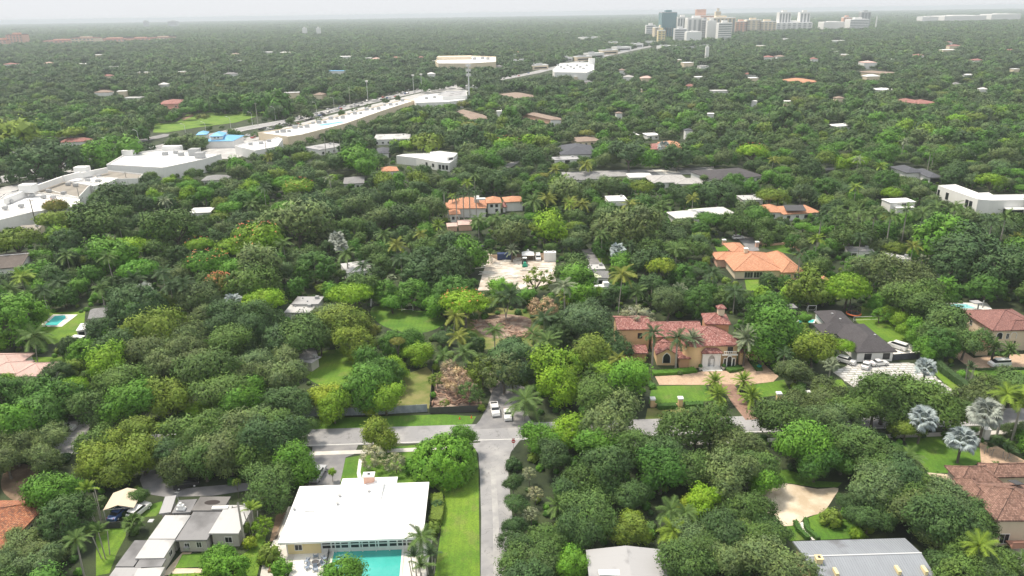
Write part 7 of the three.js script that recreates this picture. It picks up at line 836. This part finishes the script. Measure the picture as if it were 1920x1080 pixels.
{ const H = thing('barbecue', 'black covered barbecue against the yellow wall', 'barbecue', G(559, 1029, 0.1)); mesh('cover', new RoundedBoxGeometry(2.0, 1.25, 0.9, 3, 0.3).translate(0, 0.75, 0), M.metalDark, H); mesh('base', box(1.6, 0.3, 0.7), M.metalGrey, H); } { const H = thing('wicker_sofa', 'brown outdoor sofa beside the black barbecue', 'sofa', G(586, 1027, 0.1)); mesh('seat', box(1.7, 0.45, 0.8), M.wood, H); mesh('backrest', box(1.7, 0.5, 0.2, 0, 0.45, -0.3), M.wood, H); for (const s of [-1, 1]) mesh('arm', box(0.2, 0.25, 0.8, s * 0.76, 0.452, 0), M.wood, H); } { const H = thing('planter_bed', 'raised timber planter with dark soil left of the patio', 'planter', G(518, 1068)); for (const s of [-1, 1]) { mesh('plank', box(2.4, 0.4, 0.1, 0, 0, s * 0.8), M.wood, H); mesh('plank', box(0.1, 0.4, 1.5, s * 1.15, 0, 0), M.wood, H); } mesh('soil', box(2.2, 0.3, 1.5), M.soil, H); const pl = mesh('plant', crownOf('shrub', 2, 0), toneMat('olive', 0), H); pl.position.y = 0.7; pl.scale.setScalar(0.8); }
// ---------------------------------------------------------------- canopies, sheds, boat, site gear
{ const c = G(236, 958), H = thing('carport', 'tan canvas carport on thin white frame beside the grey-roofed house', 'carport', V(c.x, 0, c.z), 0.14); const g = gableGeo(5.6, 5.6, 0.9, 0.06); g.rotateY(Q); g.translate(0, 2.5, 0); mesh('canopy', g, plain(0.60, 0.52, 0.40), H); for (const x of [-2.7, 2.7]) for (const z of [-2.7, 0, 2.7]) mesh('pole', box(0.08, 2.5, 0.08, x, 0, z), M.white, H); for (const z of [-2.7, 2.7]) { mesh('cross_bar', limb(V(-2.7, 2.5, z), V(2.7, 2.5, z), 0.04, 0.04), M.white, H); for (const x of [-1.2, 1.2]) mesh('strut', limb(V(0, 3.3, z), V(x, 2.5, z), 0.03, 0.03), M.white, H); } }
{ const c = G(1108, 536), H = thing('boat_canopy', 'pale green-yellow canopy over the boat trailer', 'canopy', V(c.x, 0, c.z)); const g = gableGeo(6, 5, 0.7, 0.06); g.rotateY(0.3); g.translate(0, 3.4, -1); mesh('canopy', g, plain(0.60, 0.64, 0.44), H); for (const x of [-2.5, 2.5]) for (const z of [-3, 1]) mesh('pole', box(0.1, 3.4, 0.1, x, 0, z), M.white, H); const B = thing('motor_boat', 'white motor boat with cabin on its trailer, beside the pale canopy', 'boat', G(1134, 546), 0.25); const hs = new THREE.Shape(); hs.moveTo(-4.2, -1.2); hs.lineTo(2, -1.2); hs.quadraticCurveTo(4, -0.9, 4.9, 0); hs.quadraticCurveTo(4, 0.9, 2, 1.2); hs.lineTo(-4.2, 1.2); const hg = new THREE.ExtrudeGeometry(hs, { depth: 1.1, bevelEnabled: true, bevelSize: 0.12, bevelThickness: 0.2, bevelSegments: 2 }); hg.rotateX(-Q); hg.translate(0, 0.9, 0); mesh('hull', hg, M.white, B); mesh('cabin', profile([[-0.8, 2.1], [-0.6, 3.3], [1.2, 3.2], [2.2, 2.1]], 1.7), M.white, B); mesh('windscreen', profile([[1.0, 2.3], [1.15, 3.0], [1.3, 3.0], [2.0, 2.3]], 1.5), M.glass, B); mesh('trailer', merge([box(8, 0.15, 0.2, 0, 0.55, 0), box(0.3, 0.15, 2.2, -1, 0.7, 0)]), M.metalGrey, B); for (const s of [-1, 1]) mesh('wheel', new THREE.CylinderGeometry(0.4, 0.4, 0.25, 14).rotateX(Q).translate(-1, 0.4, s * 1.1), M.tyre, B); mesh('outboard', new RoundedBoxGeometry(0.6, 1.3, 0.5, 2, 0.12).translate(-4.7, 2.0, 0), M.metalDark, B); }
{ const H = thing('storage_container', 'dark blue steel container under palms on the soil bank', 'container', G(947, 486), 0); mesh('body', box(6, 2.5, 2.4), plain(0.03, 0.05, 0.13), H); for (let k = 0; k < 12; k++) mesh('rib', cached('rib', () => box(0.2, 2.4, 0.06, 0, 0.05, 1.23)), plain(0.04, 0.065, 0.16), H).position.x = -2.75 + k * 0.5; const W = thing('storage_container', 'tall white site container at the right of the soil bank', 'container', G(1031, 489), 0); mesh('body', box(4.6, 3.6, 2.4), M.stuccoWhite, W); for (let k = 0; k < 6; k++) mesh('rib', cached('rib2', () => box(0.16, 3.5, 0.06, 0, 0.05, 1.23)), M.white, W).position.x = -2 + k * 0.8; for (const x of [-1.4, 1.2]) mesh('vent_cowl', new THREE.CylinderGeometry(0.3, 0.3, 0.6, 10).translate(x, 3.9, 0), M.metalGrey, W);
  const T = thing('site_tent', 'white peaked shade tent behind the green tractor', 'tent', G(990, 486)); const c = new THREE.ConeGeometry(3.4, 1.3, 4, 1).rotateY(Q / 2); mesh('canopy', c.translate(0, 2.9, 0), M.white, T); for (const x of [-2.2, 2.2]) for (const z of [-2.2, 2.2]) mesh('pole', box(0.1, 2.3, 0.1, x, 0, z), M.metalGrey, T); mesh('finial', new THREE.SphereGeometry(0.4, 8, 6).translate(0, 3.7, 0), M.metalPale, T);
  const R = thing('tractor', 'green site tractor parked on the pale ground', 'tractor', G(984, 497, 0), -Q), gr = plain(0.02, 0.26, 0.16); mesh('body', profile([[-1.2, 0.7], [-1.2, 1.3], [0.2, 1.4], [1.7, 1.25], [1.8, 0.7]], 0.9), gr, R); mesh('cab', box(1.2, 1.3, 1.2, -0.6, 1.35, 0), M.glass, R); mesh('cab_roof', box(1.5, 0.15, 1.5, -0.6, 2.66, 0), M.white, R); for (const s of [-1, 1]) { mesh('wheel', new THREE.CylinderGeometry(0.8, 0.8, 0.4, 16).rotateX(Q).translate(-0.8, 0.8, s * 0.85), M.tyre, R); mesh('wheel', new THREE.CylinderGeometry(0.5, 0.5, 0.35, 16).rotateX(Q).translate(1.2, 0.5, s * 0.75), M.tyre, R); } mesh('front_loader', merge([box(0.7, 0.7, 2.0, 2.5, 0.2, 0), box(1.8, 0.15, 0.12, 1.5, 0.9, 0.6), box(1.8, 0.15, 0.12, 1.5, 0.9, -0.6)]), gr, R); }
// piles and debris nobody could count
{ const r = rng(66), L = [], put = (px, py, n, s, sx) => { const c = G(px, py); for (let k = 0; k < n; k++) { const b = box(0.3 + r() * s, 0.1 + r() * 0.2, 0.12 + r() * 0.3); b.rotateZ((r() - 0.5) * 0.6); b.rotateY(r() * 6.3); b.translate(c.x + (r() - 0.5) * sx, 0.06 + r() * 0.5, c.z + (r() - 0.5) * sx * 0.7); L.push(b); } }; put(978, 630, 60, 3, 7); put(855, 745, 80, 2.4, 11); put(850, 715, 60, 1.6, 9); put(925, 610, 40, 1.6, 14); const A = mesh('debris', merge(L), plain(0.34, 0.22, 0.16)); tag(A, 'scattered broken boards and branches on the cleared earth', 'debris', undefined, 'stuff'); const L2 = L.splice(0) && []; const put2 = (px, py, n) => { const c = G(px, py); for (let k = 0; k < n; k++) { const b = box(0.5 + r() * 4, 0.12, 0.25); b.rotateY((r() - 0.5) * 0.5); b.translate(c.x + (r() - 0.5) * 9, 0.07 + r() * 0.3, c.z + (r() - 0.5) * 4); L2.push(b); } }; put2(950, 520, 30); put2(915, 500, 16); put2(965, 488, 20); put2(930, 512, 22); put2(1000, 505, 22); put2(945, 530, 18); tag(mesh('formwork_boards', merge(L2), M.offWhite), 'loose pale boards and strips lying on the building site', 'boards', undefined, 'stuff'); }
// ---------------------------------------------------------------- garden play, signs, poles
function goal(label, px, py, w, h, turn = 0) { const H = thing('football_goal', label, 'goal', G(px, py), turn); mesh('crossbar', limb(V(-w / 2, h, 0), V(w / 2, h, 0), 0.09, 0.09, 8), M.white, H); for (const s of [-1, 1]) { mesh('goal_post', limb(V(s * w / 2, 0, 0), V(s * w / 2, h, 0), 0.09, 0.09, 8), M.white, H); mesh('back_stay', limb(V(s * w / 2, h, 0), V(s * w / 2, 0, -1.2), 0.05, 0.05, 6), M.white, H); } mesh('base_bar', limb(V(-w / 2, 0.05, -1.2), V(w / 2, 0.05, -1.2), 0.05, 0.05, 6), M.white, H); }
goal('white football goal on the shaded left lawn', 764, 583, 3.6, 1.9); goal('small white goal frame behind the dark-roofed house', 1522, 584, 2.6, 2.0);
{ const p = G(1600, 592), H = thing('trampoline', 'round trampoline with orange rim and dark safety net', 'trampoline', p); mesh('mat', new THREE.CylinderGeometry(1.9, 1.9, 0.05, 28).translate(0, 0.8, 0), M.metalDark, H); mesh('rim_pad', new THREE.TorusGeometry(2.05, 0.22, 8, 32).rotateX(Q).translate(0, 0.8, 0), plain(0.62, 0.16, 0.06), H); const n = new THREE.CylinderGeometry(2.0, 2.0, 1.9, 28, 1, true).translate(0, 1.8, 0); mesh('safety_net', n, new THREE.MeshStandardMaterial({ color: new THREE.Color().setRGB(0.03, 0.03, 0.03), transparent: true, opacity: 0.72, side: THREE.DoubleSide }), H); for (let k = 0; k < 8; k++) mesh('net_pole', limb(V(Math.cos(k * 0.785) * 2.05, 0, Math.sin(k * 0.785) * 2.05), V(Math.cos(k * 0.785) * 2.05, 2.8, Math.sin(k * 0.785) * 2.05), 0.04, 0.04, 6), M.metalDark, H); }
{ const a = G(1600, 603), b = G(1653, 601), H = thing('badminton_net', 'white-taped sports net across the long lawn', 'net', a), d = b.clone().sub(a); mesh('tape', limb(V(0, 1.5, 0), V(d.x, 1.5, d.z), 0.05, 0.05, 6), M.white, H); mesh('lower_tape', limb(V(0, 0.5, 0), V(d.x, 0.5, d.z), 0.04, 0.04, 6), M.white, H); for (const q of [V(0, 0, 0), d]) mesh('net_pole', limb(V(q.x, 0, q.z), V(q.x, 1.6, q.z), 0.05, 0.05, 6), M.white, H); }
{ const H = thing('playground_slide', 'pale blue slide at the edge of the goal lawn', 'slide', G(697, 572)); mesh('chute', limb(V(0, 0.2, 1.6), V(0, 1.9, -0.6), 0.28, 0.28, 8), M.metalPale, H); for (const s of [-0.3, 0.3]) mesh('leg', limb(V(s, 0, -0.8), V(s, 1.9, -0.6), 0.05, 0.05), M.metalPale, H); }
{ const H = thing('road_sign', 'round red no-entry sign on a post at the side road mouth', 'road sign', G(963, 845)); mesh('post', limb(V(0, 0, 0), V(0, 2.8, 0), 0.04, 0.04, 8), M.metalGrey, H); const f = mesh('sign_face', new THREE.CylinderGeometry(0.42, 0.42, 0.04, 24).rotateX(Q).translate(0, 2.4, 0.06), plain(0.55, 0.03, 0.03), H); mesh('white_bar', box(0.56, 0.14, 0.02, 0, 2.33, 0.092), M.white, f); mesh('street_name_plate', box(0.7, 0.16, 0.03, 0, 2.9, 0), plain(0.35, 0.10, 0.10), H); }
for (const [x, y, say] of [[862, 786, 'at the verge below the black fence'], [884, 784, 'nearer the gravel drive']]) { const H = thing('traffic_cone', 'small orange cone ' + say, 'cone', G(x, y), 0, 'orange cones'); mesh('cone', new THREE.ConeGeometry(0.22, 0.75, 12).translate(0, 0.42, 0), plain(0.75, 0.12, 0.02), H); mesh('base', box(0.5, 0.06, 0.5), M.metalDark, H); }
{ const H = thing('wheelie_bin', 'teal wheelie bin on the hedge island of the mansion drive', 'bin', G(1423, 692, 0), 0.4); mesh('bin_body', box(0.8, 1.1, 0.9), plain(0.01, 0.30, 0.28), H); mesh('lid', box(0.86, 0.08, 1.0, 0, 1.1, 0.03), plain(0.01, 0.22, 0.21), H); for (const s of [-1, 1]) mesh('wheel', new THREE.CylinderGeometry(0.12, 0.12, 0.08, 10).rotateZ(Q).translate(s * 0.44, 0.12, -0.42), M.tyre, H); }
{ const H = thing('garden_tent', 'closed dark canvas tent by the grey palm, left of the slabs', 'tent', G(1500, 706)); const c = new THREE.ConeGeometry(3.0, 1.5, 4).rotateY(Q / 2).translate(0, 2.7, 0); mesh('canopy', c, M.metalDark, H); mesh('ridge_flap', box(0.5, 0.06, 2.2, 0, 3.2, 0), M.metalGrey, H); for (const x of [-1.9, 1.9]) for (const z of [-1.9, 1.9]) mesh('pole', box(0.1, 2.0, 0.1, x, 0, z), M.metalDark, H); const W = thing('shade_tent', 'small white shade sail behind the right-hand hedge', 'tent', G(1754, 529)); mesh('canopy', new THREE.ConeGeometry(3.2, 1.1, 4).rotateY(Q / 2).translate(0, 2.9, 0), M.white, W); for (const x of [-2.1, 2.1]) for (const z of [-2.1, 2.1]) mesh('pole', box(0.1, 2.4, 0.1, x, 0, z), M.metalGrey, W); }
function lamp(label, px, py, h, turn) { const H = thing('street_lamp', label, 'street lamp', G(px, py), turn, 'highway lamps'); mesh('pole', cached('lp' + h, () => limb(V(0, 0, 0), V(0, h, 0), 0.16, 0.1, 8)), M.metalPale, H); mesh('arm', cached('la' + h, () => new THREE.TubeGeometry(new THREE.CatmullRomCurve3([V(0, h, 0), V(-0.8, h + 0.9, 0), V(-2.8, h + 1.4, 0)]), 8, 0.09, 6)), M.metalPale, H); mesh('lamp_head', cached('lh' + h, () => new RoundedBoxGeometry(1.1, 0.2, 0.5, 1, 0.08).translate(-3.2, h + 1.38, 0)), M.white, H); }
[[40, 322, 'leftmost, before the strip mall'], [122, 306, 'left of the big store'], [206, 292, 'behind the store corner'], [262, 275, 'beyond the big store'], [350, 262, 'near the blue roofs'], [434, 247, 'right of the blue roofs'], [474, 237, 'before the park lawn'], [594, 216, 'at the long shops'], [627, 206, 'further along the long shops'], [388, 258, 'just behind the blue roofs'], [517, 226, 'at the park end']].forEach(([x, y, say], i) => lamp('tall curved street lamp on the highway, ' + say, x, y, 11, -0.3));
function pole(label, px, py, h, o = {}) { const H = thing('utility_pole', label, 'pole', G(px, py), o.turn ?? 0.3, 'utility poles'); mesh('pole', cached('up' + h, () => limb(V(0, 0, 0), V(0, h, 0), 0.26, 0.16, 8)), o.m ?? M.barkPale, H); mesh('cross_arm', cached('ua' + h, () => box(2.4, 0.14, 0.14, 0, h - 0.9, 0)), o.m ?? M.barkPale, H); for (const x of [-1, 0, 1]) mesh('insulator', cached('ui' + h, () => new THREE.CylinderGeometry(0.09, 0.09, 0.35, 8).translate(0, h - 0.6, 0)), M.metalGrey, H).position.x = x; }
[[68, 424, 13, 'dark pole at the strip mall rear corner'], [154, 396, 13, 'pale pole behind the strip mall'], [240, 352, 9, 'short pole at the brown gravel roof'], [502, 304, 15, 'pole right of the white plaza'], [130, 224, 16, 'leftmost pole in the far left woods'], [224, 200, 16, 'second pole in the far left woods'], [274, 186, 15, 'third pole in the far left woods'], [341, 164, 14, 'pole above the pink villa'], [386, 156, 18, 'pole right above the pink villa'], [430, 142, 16, 'fifth pole of the far left line'], [462, 133, 15, 'sixth pole of the far left line'], [490, 129, 17, 'seventh pole of the far left line'], [505, 127, 16, 'last pole of the far left line'], [484, 236, 20, 'tall concrete pole at the park corner'], [546, 216, 14, 'pole left of the highway trees'], [657, 200, 20, 'tall pole at the long shops'], [1000, 126, 24, 'pole left of the sales hall'], [1018, 124, 26, 'taller pole left of the sales hall'], [1340, 120, 22, 'pole below the white chapel tower'], [1354, 119, 22, 'second pole below the white chapel tower'], [459, 1020, 9, 'pole in the garden right of the grey-roofed house']].forEach(([x, y, h, say]) => pole(say, x, y, h, y > 300 && h < 14 && x < 100 ? { m: M.bark } : {}));
{ const H = thing('cell_mast', 'tall white antenna mast rising behind the highway shops', 'mast', G(880, 186)); mesh('mast', limb(V(0, 0, 0), V(0, 38, 0), 0.9, 0.5, 10), M.metalPale, H); for (const y of [26, 31, 36]) { mesh('platform', new THREE.CylinderGeometry(2.4, 2.4, 0.4, 12).translate(0, y, 0), M.metalGrey, H); for (let k = 0; k < 6; k++) mesh('antenna_panel', cached('ap', () => box(0.6, 3, 0.4)), M.white, H).position.set(Math.cos(k * 1.05) * 2.5, y - 1.2, Math.sin(k * 1.05) * 2.5); } mesh('lightning_rod', limb(V(0, 38, 0), V(0, 43, 0), 0.15, 0.06, 6), M.metalGrey, H); }
for (const [x, y, say] of [[776, 176, 'left of the pair'], [791, 174, 'right of the pair'], [690, 190, 'left of the pair, alone']]) { const H = thing('flood_light', 'white floodlight mast with round head by the highway, ' + say, 'mast', G(x, y), 0, 'floodlight masts'); mesh('pole', cached('fl', () => limb(V(0, 0, 0), V(0, 21, 0), 0.3, 0.2, 8)), M.metalPale, H); mesh('lamp_head', cached('flh', () => new THREE.CylinderGeometry(1.8, 1.2, 1.6, 12).translate(0, 21.5, 0)), M.white, H); }
renderer.render(scene, camera);
